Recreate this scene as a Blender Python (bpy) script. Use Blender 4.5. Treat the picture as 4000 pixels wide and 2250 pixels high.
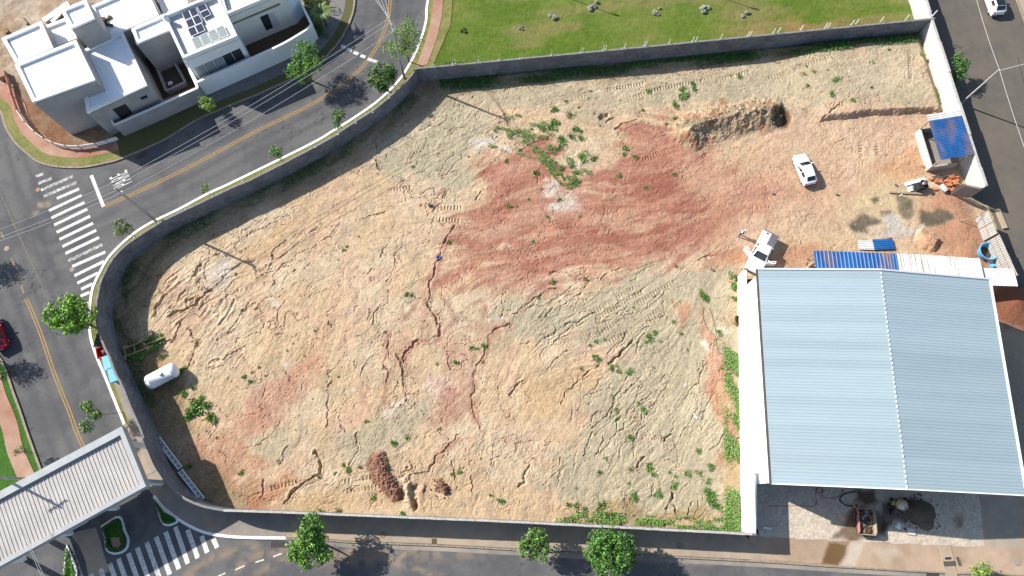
import bpy, bmesh, math, random
import numpy as np
from mathutils import Matrix, Vector
from mathutils.geometry import tessellate_polygon
for o in list(bpy.data.objects): bpy.data.objects.remove(o)
scene = bpy.context.scene
R = math.radians
rnd = random.Random(11)

# ------------------------------------------------------------------ camera
# a survey of the site: the drone hovers 73 m up, tilted 17 degrees off the vertical
H, FPX, NADX, NADY = 73.0, 2700.0, 1990.0, 1970.0
_down = np.array([(NADX-2000)/FPX, (1125-NADY)/FPX, -1.0]); _down /= np.linalg.norm(_down)
_up = -_down
_y = np.array([0, 1.0, 0]) - _up*_up[1]; _y /= np.linalg.norm(_y)
_x = np.cross(_y, _up)
ROT = np.array([_x, _y, _up])
cam_data = bpy.data.cameras.new('camera'); cam = bpy.data.objects.new('camera', cam_data)
scene.collection.objects.link(cam)
cam_data.sensor_fit = 'HORIZONTAL'; cam_data.sensor_width = 36.0
cam_data.lens = FPX/4000*36.0; cam_data.clip_start = 1.0; cam_data.clip_end = 6000
cam.matrix_world = Matrix.Translation((0, 0, H)) @ Matrix([list(r) for r in ROT]).to_4x4()
scene.camera = cam

# ------------------------------------------------------------------ light
SUN_EL, SHADOW_AZ = 35.5, -24.5           # shadows fall to the east, a little south
SUN_STRENGTH, SKY_STRENGTH, EXPOSURE = 4.8, 0.10, 0.86
world = bpy.data.worlds.new('World'); scene.world = world; world.use_nodes = True
nt = world.node_tree
sky = nt.nodes.new('ShaderNodeTexSky'); sky.sky_type = 'NISHITA'; sky.sun_disc = False
sky.sun_elevation = R(SUN_EL)
_sd = np.array([-math.cos(R(SHADOW_AZ))*math.cos(R(SUN_EL)), -math.sin(R(SHADOW_AZ))*math.cos(R(SUN_EL)), math.sin(R(SUN_EL))])
sky.sun_rotation = math.atan2(_sd[0], _sd[1])
bg = nt.nodes['Background']; bg.inputs['Strength'].default_value = SKY_STRENGTH
nt.links.new(sky.outputs[0], bg.inputs['Color'])
sl = bpy.data.lights.new('sun', 'SUN'); sl.energy = SUN_STRENGTH; sl.angle = R(0.55); sl.color = (1.0, 0.95, 0.87)
so = bpy.data.objects.new('sun', sl); scene.collection.objects.link(so)
so.rotation_euler = Vector(_sd).to_track_quat('Z', 'Y').to_euler(); so.location = (-60, 40, 90)
scene.view_settings.view_transform = 'Standard'; scene.view_settings.look = 'None'
scene.view_settings.exposure = EXPOSURE; scene.view_settings.gamma = 1.0
scene.view_settings.use_curve_mapping = False

# ------------------------------------------------------------------ helpers
def G(px, py, z=0.0):
    """survey coordinates (position in the 4000 x 2250 plan) to metres at height z"""
    r = ROT @ np.array([(px-2000)/FPX, (1125-py)/FPX, -1.0])
    t = (z-H)/r[2]
    return Vector((float(r[0]*t), float(r[1]*t), z))
def T(c, r, pts):
    """survey tile c, r (a sixteenth of the plan) to plan positions"""
    return [(1000*c + x/2.575, 562.4*r + y/2.575) for x, y in pts]
def GT(c, r, pts, z=0.0): return [G(x, y, z) for x, y in T(c, r, pts)]
def lin(c):
    c = c/255.0
    return c/12.92 if c <= 0.04045 else ((c+0.055)/1.055)**2.4
def col(r, g, b, k=0.60): return (lin(r)*k, lin(g)*k, lin(b)*k, 1.0)

C = scene.collection
OFF = {}
class MB:
    def __init__(s): s.v = []; s.f = []; s.c = None
    def add(s, vs, fs, color=None):
        n = len(s.v); s.v += [tuple(v) for v in vs]; s.f += [tuple(i+n for i in f) for f in fs]
        if color is not None:
            if s.c is None: s.c = []
            s.c += [color]*(len(s.v)-len(s.c))
        return s
    def box(s, c, size, rz=0.0, color=None, tilt=None):
        hx, hy, hz = size[0]/2, size[1]/2, size[2]/2
        M = Matrix.Rotation(rz, 3, 'Z')
        if tilt is not None: M = M @ tilt
        c = Vector(c)
        vs = [c + M @ Vector((x*hx, y*hy, z*hz)) for z in (-1, 1) for x, y in ((-1, -1), (1, -1), (1, 1), (-1, 1))]
        return s.add(vs, [(3, 2, 1, 0), (4, 5, 6, 7), (0, 1, 5, 4), (1, 2, 6, 5), (2, 3, 7, 6), (3, 0, 4, 7)], color)
    def bar(s, a, b, w, h, color=None):
        """a straight rail of width w and height h from a to b"""
        a, b = Vector(a), Vector(b); d = (b-a); L = d.length
        if L < 1e-6: return s
        q = d.to_track_quat('X', 'Z').to_matrix()
        m = (a+b)/2
        vs = [m + q @ Vector((x*L/2, y*w/2, z*h/2)) for z in (-1, 1) for x, y in ((-1, -1), (1, -1), (1, 1), (-1, 1))]
        return s.add(vs, [(3, 2, 1, 0), (4, 5, 6, 7), (0, 1, 5, 4), (1, 2, 6, 5), (2, 3, 7, 6), (3, 0, 4, 7)], color)
    def prism(s, poly, z0, z1, color=None, top=True, bottom=True):
        n = len(poly); p = [Vector((q[0], q[1], 0)) for q in poly]
        area = sum(p[i].x*p[(i+1) % n].y-p[(i+1) % n].x*p[i].y for i in range(n))
        if area < 0: p.reverse()
        vs = [(q.x, q.y, z0) for q in p] + [(q.x, q.y, z1) for q in p]
        fs = [(i, (i+1) % n, n+(i+1) % n, n+i) for i in range(n)]
        tr = tessellate_polygon([p])
        for a, b, c in tr:
            nz = (p[b]-p[a]).cross(p[c]-p[a]).z
            if nz < 0: b, c = c, b
            if top: fs.append((n+a, n+b, n+c))
            if bottom: fs.append((c, b, a))
        return s.add(vs, fs, color)
    def tube(s, pts, r, seg=8, cap=True, color=None):
        pts = [Vector(p) for p in pts]; rs = r if isinstance(r, (list, tuple)) else [r]*len(pts)
        n = len(pts); vs = []
        for i, p in enumerate(pts):
            d = (pts[min(i+1, n-1)]-pts[max(i-1, 0)]).normalized()
            a = Vector((0, 0, 1)) if abs(d.z) < 0.9 else Vector((1, 0, 0))
            u = d.cross(a).normalized(); w = d.cross(u)
            for k in range(seg):
                t = 2*math.pi*k/seg
                vs.append(p + (u*math.cos(t)+w*math.sin(t))*rs[i])
        fs = [(i*seg+k, i*seg+(k+1) % seg, (i+1)*seg+(k+1) % seg, (i+1)*seg+k) for i in range(n-1) for k in range(seg)]
        if cap: fs += [tuple(range(seg)), tuple((n-1)*seg+k for k in reversed(range(seg)))]
        return s.add(vs, fs, color)
    def lathe(s, prof, seg=20, M=None, color=None):
        vs = []
        for r, z in prof:
            for k in range(seg):
                t = 2*math.pi*k/seg; v = Vector((r*math.cos(t), r*math.sin(t), z))
                vs.append(M @ v if M is not None else v)
        n = len(prof)
        fs = [(i*seg+k, i*seg+(k+1) % seg, (i+1)*seg+(k+1) % seg, (i+1)*seg+k) for i in range(n-1) for k in range(seg)]
        return s.add(vs, fs, color)
    def grid(s, P, color=None):
        """P: list of rows of points"""
        m, n = len(P), len(P[0])
        vs = [q for row in P for q in row]
        fs = [(i*n+j, i*n+j+1, (i+1)*n+j+1, (i+1)*n+j) for i in range(m-1) for j in range(n-1)]
        return s.add(vs, fs, color)
    def blob(s, c, r, seed=0, rough=0.25, squash=0.7, color=None):
        """a rough stone of 20 faces"""
        g = (1+5**0.5)/2; rr = random.Random(seed)
        vs = [(-1, g, 0), (1, g, 0), (-1, -g, 0), (1, -g, 0), (0, -1, g), (0, 1, g), (0, -1, -g), (0, 1, -g), (g, 0, -1), (g, 0, 1), (-g, 0, -1), (-g, 0, 1)]
        k = r/1.9
        vs = [(c[0]+x*k*(1+rr.uniform(-rough, rough)), c[1]+y*k*(1+rr.uniform(-rough, rough)), c[2]+z*k*squash*(1+rr.uniform(-rough, rough))) for x, y, z in vs]
        fs = [(0, 11, 5), (0, 5, 1), (0, 1, 7), (0, 7, 10), (0, 10, 11), (1, 5, 9), (5, 11, 4), (11, 10, 2), (10, 7, 6), (7, 1, 8), (3, 9, 4), (3, 4, 2), (3, 2, 6), (3, 6, 8), (3, 8, 9), (4, 9, 5), (2, 4, 11), (6, 2, 10), (8, 6, 7), (9, 8, 1)]
        return s.add(vs, fs, color)

def build(name, mb, mat, parent=None, smooth=False, kind=None, local=False):
    off = OFF.get(parent.name, Vector((0, 0, 0))) if parent else None
    if off is None:
        if local or not mb.v: off = Vector((0, 0, 0))
        else:
            a = np.array(mb.v); off = Vector((float((a[:, 0].min()+a[:, 0].max())/2), float((a[:, 1].min()+a[:, 1].max())/2), float(a[:, 2].min())))
    me = bpy.data.meshes.new(name)
    me.from_pydata([(v[0]-off.x, v[1]-off.y, v[2]-off.z) for v in mb.v], [], mb.f)
    if mb.c is not None:
        cc = mb.c + [(1, 1, 1, 1)]*(len(mb.v)-len(mb.c))
        at = me.color_attributes.new('Col', 'FLOAT_COLOR', 'POINT')
        at.data.foreach_set('color', np.array(cc, dtype=np.float32).ravel())
    me.materials.append(mat)
    if smooth: me.polygons.foreach_set('use_smooth', [True]*len(me.polygons))
    me.update()
    o = bpy.data.objects.new(name, me); C.objects.link(o)
    if parent: o.parent = parent
    else: o.location = off
    OFF[o.name] = off
    if kind: o['kind'] = kind
    return o
def tag(o, label, cat=None, group=None):
    o['label'] = label
    if cat: o['category'] = cat
    if group: o['group'] = group
    return o
def thing(name, label, cat, loc=(0, 0, 0), group=None, local=False):
    o = bpy.data.objects.new(name, None); C.objects.link(o); o.empty_display_size = 0.3
    o.location = (0, 0, 0) if local else loc
    OFF[o.name] = Vector((0, 0, 0)) if local else Vector(loc)
    return tag(o, label, cat, group)
def copy_tree(o, parent=None):
    c = o.copy(); C.objects.link(c); c.parent = parent
    for ch in list(o.children): copy_tree(ch, c)
    return c

# ------------------------------------------------------------------ materials
MATS = {}
def nmat(name, c1, c2=None, scale=3.0, detail=6, rough=0.85, bump=0.0, bscale=None, metal=0.0, vcol=False, spec=0.3, c3=None, stretch=None, mixrange=(0.35, 0.65), stains=None):
    """two or three base colours mixed by noise, with optional fine relief; vcol multiplies in the mesh's own colours"""
    m = bpy.data.materials.new(name); m.use_nodes = True; n = m.node_tree; b = n.nodes['Principled BSDF']
    b.inputs['Roughness'].default_value = rough; b.inputs['Metallic'].default_value = metal
    b.inputs['Specular IOR Level'].default_value = spec
    tc = n.nodes.new('ShaderNodeTexCoord'); geo = n.nodes.new('ShaderNodeNewGeometry')
    src = geo.outputs['Position']
    if stretch:
        mp = n.nodes.new('ShaderNodeMapping'); mp.inputs['Rotation'].default_value = (0, 0, stretch[2]); mp.inputs['Scale'].default_value = (stretch[0], stretch[1], 1)
        n.links.new(src, mp.inputs['Vector']); src = mp.outputs[0]
    out = None
    def mix(f, a, bcol, mode='MIX'):
        x = n.nodes.new('ShaderNodeMix'); x.data_type = 'RGBA'; x.blend_type = mode
        for s_, v in ((x.inputs[0], f), (x.inputs[6], a), (x.inputs[7], bcol)):
            if hasattr(v, 'is_linked'): n.links.new(v, s_)
            else: s_.default_value = v
        return x.outputs[2]
    def noise(sc, seed, lo, hi):
        t = n.nodes.new('ShaderNodeTexNoise'); t.noise_dimensions = '4D'; t.inputs['W'].default_value = seed
        t.inputs['Scale'].default_value = sc; t.inputs['Detail'].default_value = detail; t.inputs['Roughness'].default_value = 0.62
        n.links.new(src, t.inputs['Vector'])
        mr = n.nodes.new('ShaderNodeMapRange'); mr.inputs['From Min'].default_value = lo; mr.inputs['From Max'].default_value = hi
        n.links.new(t.outputs['Fac'], mr.inputs['Value'])
        return mr.outputs[0]
    out = mix(noise(scale, 1.3, *mixrange), c1, c2, 'MIX') if c2 else c1
    if c3: out = mix(noise(scale*0.21, 7.7, 0.45, 0.68), out, c3)
    if stains: out = mix(noise(stains[1], 3.9, 0.52, 0.66), out, stains[0])
    if vcol:
        at = n.nodes.new('ShaderNodeAttribute'); at.attribute_name = 'Col'
        out = mix(1.0, out, at.outputs['Color'], 'MULTIPLY')
    if hasattr(out, 'is_linked'): n.links.new(out, b.inputs['Base Color'])
    else: b.inputs['Base Color'].default_value = out
    if bump:
        t = n.nodes.new('ShaderNodeTexNoise'); t.inputs['Scale'].default_value = bscale or scale*6; t.inputs['Detail'].default_value = 5
        n.links.new(geo.outputs['Position'], t.inputs['Vector'])
        bp = n.nodes.new('ShaderNodeBump'); bp.inputs['Strength'].default_value = 1.0; bp.inputs['Distance'].default_value = bump
        n.links.new(t.outputs['Fac'], bp.inputs['Height']); n.links.new(bp.outputs[0], b.inputs['Normal'])
    MATS[name] = m
    return m
def glass(name, c=(0.02, 0.028, 0.035, 1), rough=0.08):
    m = nmat(name, c, rough=rough, spec=0.6); return m

M_asphalt = nmat('asphalt', col(122, 122, 122, .62), col(110, 110, 112, .62), 0.35, bump=0.012, bscale=18, rough=0.9, c3=col(132, 128, 122, .62), stains=(col(98, 98, 101, .62), .12), detail=9)
M_asphalt_e = nmat('asphalt_east', col(118, 112, 102, .60), col(106, 101, 94, .60), 0.8, bump=0.01, bscale=18, rough=0.9, c3=col(128, 118, 104, .60))
M_earth = nmat('earth_far', (0.20, 0.16, 0.09, 1), (0.10, 0.14, 0.05, 1), 0.05, rough=0.95)
M_verge = nmat('verge_grass', col(158, 156, 88, .55), col(118, 130, 62, .55), 2.5, bump=0.05, bscale=14, rough=0.95, c3=col(176, 160, 110, .55))
M_verge_dark = nmat('verge_grass_dark', col(105, 120, 62, .5), col(128, 112, 80, .5), 1.8, bump=0.05, bscale=14, rough=0.95)
M_lushgrass = nmat('lush_grass', col(88, 140, 40, .5), col(60, 112, 30, .5), 3.0, bump=0.06, bscale=14, rough=0.95)
M_conc = nmat('concrete', col(196, 178, 156, .60), col(176, 160, 142, .60), 1.1, bump=0.006, bscale=20, rough=0.88, c3=col(206, 184, 158, .60))
M_conc_pink = nmat('concrete_pink', col(205, 172, 148, .60), col(190, 150, 128, .60), 0.8, bump=0.006, bscale=20, rough=0.9, c3=col(178, 120, 100, .60))
M_conc_grey = nmat('concrete_grey', col(168, 160, 150, .60), col(146, 140, 132, .60), 0.9, bump=0.006, bscale=20, rough=0.88, c3=col(184, 172, 158, .6))
M_kerbwhite = nmat('painted_kerb', (0.80, 0.80, 0.78, 1), (0.62, 0.61, 0.58, 1), 5, rough=0.75, mixrange=(.5, .8))
M_kerb = nmat('kerb_stone', col(190, 172, 152, .6), col(150, 138, 124, .6), 4, rough=0.9, bump=0.01)
M_white = nmat('white_paint', (0.80, 0.80, 0.79, 1), (0.72, 0.72, 0.70, 1), 1.2, rough=0.6)
M_roadwhite = nmat('road_paint_white', (0.60, 0.59, 0.565, 1), (0.26, 0.255, 0.25, 1), 4.5, rough=0.8, mixrange=(.46, .70))
M_roadworn = nmat('road_paint_worn', (0.52, 0.51, 0.49, 1), (0.16, 0.155, 0.15, 1), 5, rough=0.85, mixrange=(.40, .56))
M_roadyellow = nmat('road_paint_yellow', col(205, 160, 80, .6), col(170, 140, 90, .6), 4, rough=0.8)
M_block = nmat('grey_block', (0.20, 0.205, 0.222, 1), (0.14, 0.144, 0.16, 1), 2.0, rough=0.92, bump=0.008, bscale=30, vcol=True, c3=(0.105, 0.108, 0.118, 1))
M_mortar = nmat('mortar', (0.08, 0.08, 0.085, 1), (0.11, 0.105, 0.10, 1), 3.0, rough=0.95)
M_coping = nmat('coping', (0.44, 0.42, 0.38, 1), (0.30, 0.29, 0.27, 1), 2.5, rough=0.92, bump=0.006, bscale=25)
M_render_lt = nmat('cement_render_pale', (0.50, 0.485, 0.455, 1), (0.41, 0.395, 0.37, 1), 1.4, rough=0.88, bump=0.005, bscale=12, c3=(0.53, 0.515, 0.485, 1))
M_render_gr = nmat('cement_render_grey', (0.36, 0.345, 0.34, 1), (0.28, 0.27, 0.265, 1), 0.9, rough=0.9, bump=0.006, bscale=14, c3=(0.40, 0.37, 0.35, 1))
M_whitewall = nmat('white_wall', (0.78, 0.79, 0.80, 1), (0.72, 0.73, 0.74, 1), 0.5, rough=0.7)
M_bluewall = nmat('pale_blue_wall', (0.62, 0.70, 0.76, 1), (0.56, 0.65, 0.72, 1), 0.7, rough=0.7)
M_creamwall = nmat('cream_wall', (0.74, 0.72, 0.64, 1), (0.68, 0.66, 0.58, 1), 0.7, rough=0.75)
M_roofblue = nmat('warehouse_roof', (0.32, 0.40, 0.43, 1), (0.295, 0.375, 0.41, 1), 0.35, rough=0.45, metal=0.2, spec=0.5, c3=(0.335, 0.41, 0.43, 1), stretch=(.25, 1.6, R(-2)), vcol=True)
M_roofwhite = nmat('white_roof_sheet', (0.86, 0.87, 0.88, 1), (0.82, 0.83, 0.85, 1), 0.4, rough=0.5)
M_roofcream = nmat('cream_roof_sheet', (0.38, 0.355, 0.33, 1), (0.32, 0.30, 0.28, 1), 0.6, rough=0.6)
M_roofgrey = nmat('pale_grey_sheet', (0.56, 0.56, 0.55, 1), (0.50, 0.50, 0.49, 1), 1.2, rough=0.5)
M_fence = nmat('pale_fence_sheet', (0.44, 0.43, 0.41, 1), (0.36, 0.35, 0.34, 1), 1.6, rough=0.55)
M_sheetwhite = nmat('zinc_white_sheet', (0.62, 0.62, 0.62, 1), (0.50, 0.49, 0.48, 1), 1.4, rough=0.45, stains=((0.34, 0.29, 0.25, 1), 0.35), stretch=(1, 0.25, 0.06))
M_sheetblue = nmat('blue_sheet', (0.012, 0.060, 0.195, 1), (0.020, 0.105, 0.29, 1), 1.6, rough=0.42, spec=0.4, stains=((0.17, 0.12, 0.115, 1), 0.42), stretch=(1, 0.4, 0.06), c3=(0.02, 0.13, 0.36, 1))
M_sheetbrown = nmat('brown_grey_sheet', (0.30, 0.27, 0.25, 1), (0.24, 0.22, 0.20, 1), 2, rough=0.6)
M_darkmetal = nmat('dark_metal', (0.06, 0.055, 0.055, 1), (0.10, 0.08, 0.07, 1), 6, rough=0.6)
M_black = nmat('black_plastic', (0.025, 0.025, 0.028, 1), rough=0.6)
M_glass = glass('window_glass')
M_carglass = glass('car_glass', (0.014, 0.02, 0.024, 1), 0.06)
M_solar = nmat('solar_cells', (0.018, 0.022, 0.045, 1), (0.025, 0.03, 0.06, 1), 6, rough=0.25, spec=0.5)
M_collector = nmat('solar_water_glass', (0.20, 0.24, 0.24, 1), (0.26, 0.29, 0.28, 1), 0.8, rough=0.2, spec=0.5)
M_alu = nmat('aluminium', (0.62, 0.63, 0.65, 1), rough=0.4, metal=0.3)
M_carwhite = nmat('car_paint_white', (0.80, 0.80, 0.81, 1), rough=0.25, spec=0.5)
M_carred = nmat('car_paint_red', (0.42, 0.012, 0.035, 1), rough=0.22, spec=0.5)
M_tyre = nmat('tyre', (0.02, 0.02, 0.02, 1), rough=0.85)
M_rim = nmat('rim', (0.45, 0.45, 0.46, 1), rough=0.4, metal=0.5)
M_redlight = nmat('red_lamp', (0.35, 0.01, 0.01, 1), rough=0.2)
M_lamp = nmat('lamp_glass', (0.65, 0.66, 0.66, 1), rough=0.2)
M_bark = nmat('bark', (0.16, 0.12, 0.08, 1), (0.10, 0.075, 0.05, 1), 6, rough=0.95, bump=0.02)
M_poleconc = nmat('pole_concrete', (0.40, 0.37, 0.34, 1), (0.33, 0.31, 0.29, 1), 2, rough=0.9)
M_wire = nmat('wire', (0.45, 0.45, 0.46, 1), rough=0.6)
M_wood = nmat('raw_timber', (0.34, 0.26, 0.17, 1), (0.24, 0.18, 0.12, 1), 5, rough=0.9)
M_rust = nmat('rusty_steel', (0.30, 0.20, 0.10, 1), (0.20, 0.11, 0.06, 1), 6, rough=0.85)
M_brick = nmat('hollow_clay_brick', (0.52, 0.20, 0.09, 1), (0.42, 0.15, 0.075, 1), 3, rough=0.9, vcol=True)
M_blueplastic = nmat('blue_plastic', (0.10, 0.30, 0.52, 1), (0.16, 0.38, 0.58, 1), 2, rough=0.5)
M_bluebin = nmat('blue_bin', (0.10, 0.36, 0.62, 1), (0.14, 0.42, 0.68, 1), 2, rough=0.45)
M_redbin = nmat('red_bin', (0.55, 0.03, 0.015, 1), (0.65, 0.08, 0.04, 1), 2, rough=0.5)
M_skin = nmat('skin', (0.42, 0.25, 0.17, 1), rough=0.6)
M_navy = nmat('navy_cloth', (0.035, 0.05, 0.12, 1), (0.05, 0.07, 0.15, 1), 9, rough=0.9)
M_whitecloth = nmat('white_cloth', (0.72, 0.72, 0.70, 1), rough=0.9)
M_leaf = nmat('leaf', (1, 1, 1, 1), rough=0.55, vcol=True, spec=0.35)
M_soil = nmat('soil', (1, 1, 1, 1), (0.82, 0.81, 0.80, 1), 9.0, rough=0.97, vcol=True, bump=0.045, bscale=10.0, spec=0.1)
M_road = nmat('asphalt_worn', (1, 1, 1, 1), (0.84, 0.84, 0.85, 1), 2.6, rough=0.9, vcol=True, bump=0.012, bscale=18, spec=0.2, detail=9)
def add_clods(m):
    """crumbs and pebbles too small for the mesh: fine relief of two grain sizes"""
    n = m.node_tree; b = n.nodes['Principled BSDF']; geo = [x for x in n.nodes if x.type == 'NEW_GEOMETRY'][0]; prev = b.inputs['Normal'].links[0].from_socket
    for sc, dist in ((4.2, .055), (9.5, .035)):
        v = n.nodes.new('ShaderNodeTexVoronoi'); v.inputs['Scale'].default_value = sc; v.inputs['Randomness'].default_value = 1.0
        ns = n.nodes.new('ShaderNodeTexNoise'); ns.inputs['Scale'].default_value = sc*.16; ns.inputs['Detail'].default_value = 4
        mr = n.nodes.new('ShaderNodeMapRange'); mr.inputs['From Min'].default_value = .46; mr.inputs['From Max'].default_value = .66
        mu = n.nodes.new('ShaderNodeMath'); mu.operation = 'MULTIPLY'
        bp = n.nodes.new('ShaderNodeBump'); bp.inputs['Distance'].default_value = dist; bp.invert = True
        n.links.new(geo.outputs['Position'], v.inputs['Vector']); n.links.new(geo.outputs['Position'], ns.inputs['Vector']); n.links.new(ns.outputs['Fac'], mr.inputs['Value'])
        n.links.new(v.outputs['Distance'], mu.inputs[0]); n.links.new(mr.outputs[0], mu.inputs[1]); n.links.new(mu.outputs[0], bp.inputs['Height'])
        n.links.new(prev, bp.inputs['Normal']); prev = bp.outputs[0]
    n.links.new(prev, b.inputs['Normal'])
add_clods(M_soil)
M_paint = nmat('ground_colour', (1, 1, 1, 1), (0.90, 0.90, 0.90, 1), 5.0, rough=0.93, vcol=True, bump=0.008, bscale=22, spec=0.15)
M_stone = nmat('stone', (1, 1, 1, 1), (0.85, 0.85, 0.85, 1), 5.0, rough=0.95, vcol=True, spec=0.1)
M_lawn = nmat('lawn', col(104, 128, 50, .52), col(128, 138, 70, .52), 0.55, rough=0.95, bump=0.05, bscale=11, c3=col(150, 138, 90, .52), stretch=(0.35, 1.6, R(6.0)))
M_brownsoil = nmat('brown_gravel', (0.11, 0.075, 0.045, 1), (0.085, 0.055, 0.035, 1), 4, rough=0.95, bump=0.02)
M_waterdark = nmat('pool_bottom', (0.07, 0.065, 0.05, 1), (0.055, 0.05, 0.04, 1), 2, rough=0.6)
def leafmat(): return M_leaf
# ------------------------------------------------------------------ numpy noise
def _hash(ix, iy, seed):
    h = (ix.astype(np.int64)*374761393 + iy.astype(np.int64)*668265263 + seed*974634777) & 0xffffffff
    h = ((h ^ (h >> 13))*1274126177) & 0xffffffff
    h = (h ^ (h >> 16)) & 0xffffff
    return h.astype(np.float64)/0xffffff
def vnoise(x, y, seed=0):
    ix = np.floor(x); iy = np.floor(y); fx = x-ix; fy = y-iy
    u = fx*fx*fx*(fx*(fx*6-15)+10); v = fy*fy*fy*(fy*(fy*6-15)+10)
    a = _hash(ix, iy, seed); b = _hash(ix+1, iy, seed); c = _hash(ix, iy+1, seed); d = _hash(ix+1, iy+1, seed)
    return (a*(1-u)+b*u)*(1-v) + (c*(1-u)+d*u)*v
def fbm(x, y, seed=0, oct=4, gain=0.5):
    s = 0; a = 1; n = 0
    for i in range(oct):
        s = s + a*vnoise(x*2**i+i*17.3, y*2**i-i*9.1, seed+i*13); n += a; a *= gain
    return s/n
def sstep(a, b, x):
    t = np.clip((x-a)/(b-a), 0, 1); return t*t*(3-2*t)
def inside(poly, X, Y):
    r = np.zeros(X.shape, bool); n = len(poly)
    for i in range(n):
        x1, y1 = poly[i][:2]; x2, y2 = poly[(i+1) % n][:2]
        if y1 == y2: continue
        c = ((y1 > Y) != (y2 > Y)) & (X < (x2-x1)*(Y-y1)/(y2-y1)+x1)
        r ^= c
    return r
def segdist(pts, X, Y, closed=False):
    best = np.full(X.shape, 1e9); par = np.zeros(X.shape); acc = 0.0
    n = len(pts)
    for i in range(n if closed else n-1):
        x1, y1 = pts[i][:2]; x2, y2 = pts[(i+1) % n][:2]
        dx, dy = x2-x1, y2-y1; L2 = dx*dx+dy*dy+1e-9
        t = np.clip(((X-x1)*dx+(Y-y1)*dy)/L2, 0, 1)
        d = np.hypot(X-x1-t*dx, Y-y1-t*dy)
        m = d < best; best = np.where(m, d, best); par = np.where(m, acc+t*math.sqrt(L2), par)
        acc += math.sqrt(L2)
    return best, par
def sdpoly(poly, X, Y):
    d, _ = segdist(poly, X, Y, True)
    return np.where(inside(poly, X, Y), -d, d)

def smooth_path(pts, step=0.5):
    """a Catmull-Rom curve through the points, resampled"""
    P = [Vector((p[0], p[1], p[2] if len(p) > 2 else 0)) for p in pts]
    P = [P[0]*2-P[1]] + P + [P[-1]*2-P[-2]]
    out = []
    for i in range(1, len(P)-2):
        n = max(2, int((P[i+1]-P[i]).length/step))
        for k in range(n):
            t = k/n
            out.append(0.5*((2*P[i]) + (P[i+1]-P[i-1])*t + (2*P[i-1]-5*P[i]+4*P[i+1]-P[i+2])*t*t + (3*P[i]-P[i-1]-3*P[i+1]+P[i+2])*t**3))
    out.append(P[-2])
    return out
def offset(path, d):
    """shift a path to its left by d"""
    out = []
    for i, p in enumerate(path):
        t = path[min(i+1, len(path)-1)]-path[max(i-1, 0)]; t = Vector((t.x, t.y, 0)).normalized()
        out.append(Vector((p.x-t.y*d, p.y+t.x*d, p.z)))
    return out
def strip(path, d0, d1, z0, z1, mb=None):
    """a solid strip along a path between two offsets: top at z1, sides down to z0"""
    mb = mb or MB(); a = offset(path, d0); b = offset(path, d1); n = len(path)
    vs = [(p.x, p.y, z1) for p in a] + [(p.x, p.y, z1) for p in b] + [(p.x, p.y, z0) for p in a] + [(p.x, p.y, z0) for p in b]
    fs = []
    for i in range(n-1):
        fs += [(i, i+1, n+i+1, n+i), (2*n+i, 2*n+i+1, i+1, i), (n+i, n+i+1, 3*n+i+1, 3*n+i)]
    fs += [(0, n, 3*n, 2*n), (n-1, 3*n-1, 4*n-1, 2*n-1)]
    return mb.add(vs, fs)
def flat(poly, z): 
    return MB().prism(poly, z-0.3, z)
def sheet_top(poly, z):
    p = [Vector((q[0], q[1], 0)) for q in poly]; mb = MB(); fs = []
    for a, b, c in tessellate_polygon([p]):
        if (p[b]-p[a]).cross(p[c]-p[a]).z < 0: b, c = c, b
        fs.append((a, b, c))
    return mb.add([(q.x, q.y, z) for q in p], fs)
def struct(name, mb, mat, parent=None):
    o = build(name, mb, mat, parent)
    if not parent: o['kind'] = 'structure'
    return o
def painted(name, poly, z, res, colorfn, mat=None, heightfn=None, kind='structure', grow=False):
    """a fine ground sheet inside a polygon whose own colours vary from place to place"""
    xs = [p[0] for p in poly]; ys = [p[1] for p in poly]
    gx = np.arange(min(xs), max(xs)+res, res); gy = np.arange(min(ys), max(ys)+res, res)
    X, Y = np.meshgrid(gx, gy); nx = len(gx)
    m = inside(poly, X, Y)
    Z = np.full(X.shape, z) if heightfn is None else heightfn(X, Y)
    Cc = colorfn(X, Y)
    jj, ii = np.nonzero((m[:-1, :-1] | m[:-1, 1:] | m[1:, :-1] | m[1:, 1:]) if grow else (m[:-1, :-1] & m[:-1, 1:] & m[1:, :-1] & m[1:, 1:]))
    a = jj*nx+ii; quads = np.stack([a, a+1, a+nx+1, a+nx], 1)
    used = np.unique(quads); rem = np.full(X.size, -1); rem[used] = np.arange(len(used)); quads = rem[quads]
    V = np.stack([X.ravel()[used], Y.ravel()[used], Z.ravel()[used]], 1)
    me = bpy.data.meshes.new(name)
    me.vertices.add(len(V)); me.vertices.foreach_set('co', V.astype(np.float32).ravel())
    me.loops.add(quads.size); me.loops.foreach_set('vertex_index', quads.astype(np.int32).ravel())
    me.polygons.add(len(quads)); me.polygons.foreach_set('loop_start', np.arange(0, quads.size, 4, dtype=np.int32))
    me.polygons.foreach_set('loop_total', np.full(len(quads), 4, dtype=np.int32))
    me.update(calc_edges=True); me.polygons.foreach_set('use_smooth', np.ones(len(quads), bool))
    at = me.color_attributes.new('Col', 'FLOAT_COLOR', 'POINT')
    cc = np.concatenate([Cc.reshape(-1, 3)[used], np.ones((len(used), 1))], 1)
    at.data.foreach_set('color', cc.astype(np.float32).ravel())
    me.materials.append(mat or M_paint)
    o = bpy.data.objects.new(name, me); C.objects.link(o); o['kind'] = kind; OFF[o.name] = Vector((0, 0, 0))
    return o
def cvec(r, g, b, k=0.60): return np.array(col(r, g, b, k)[:3])

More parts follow.
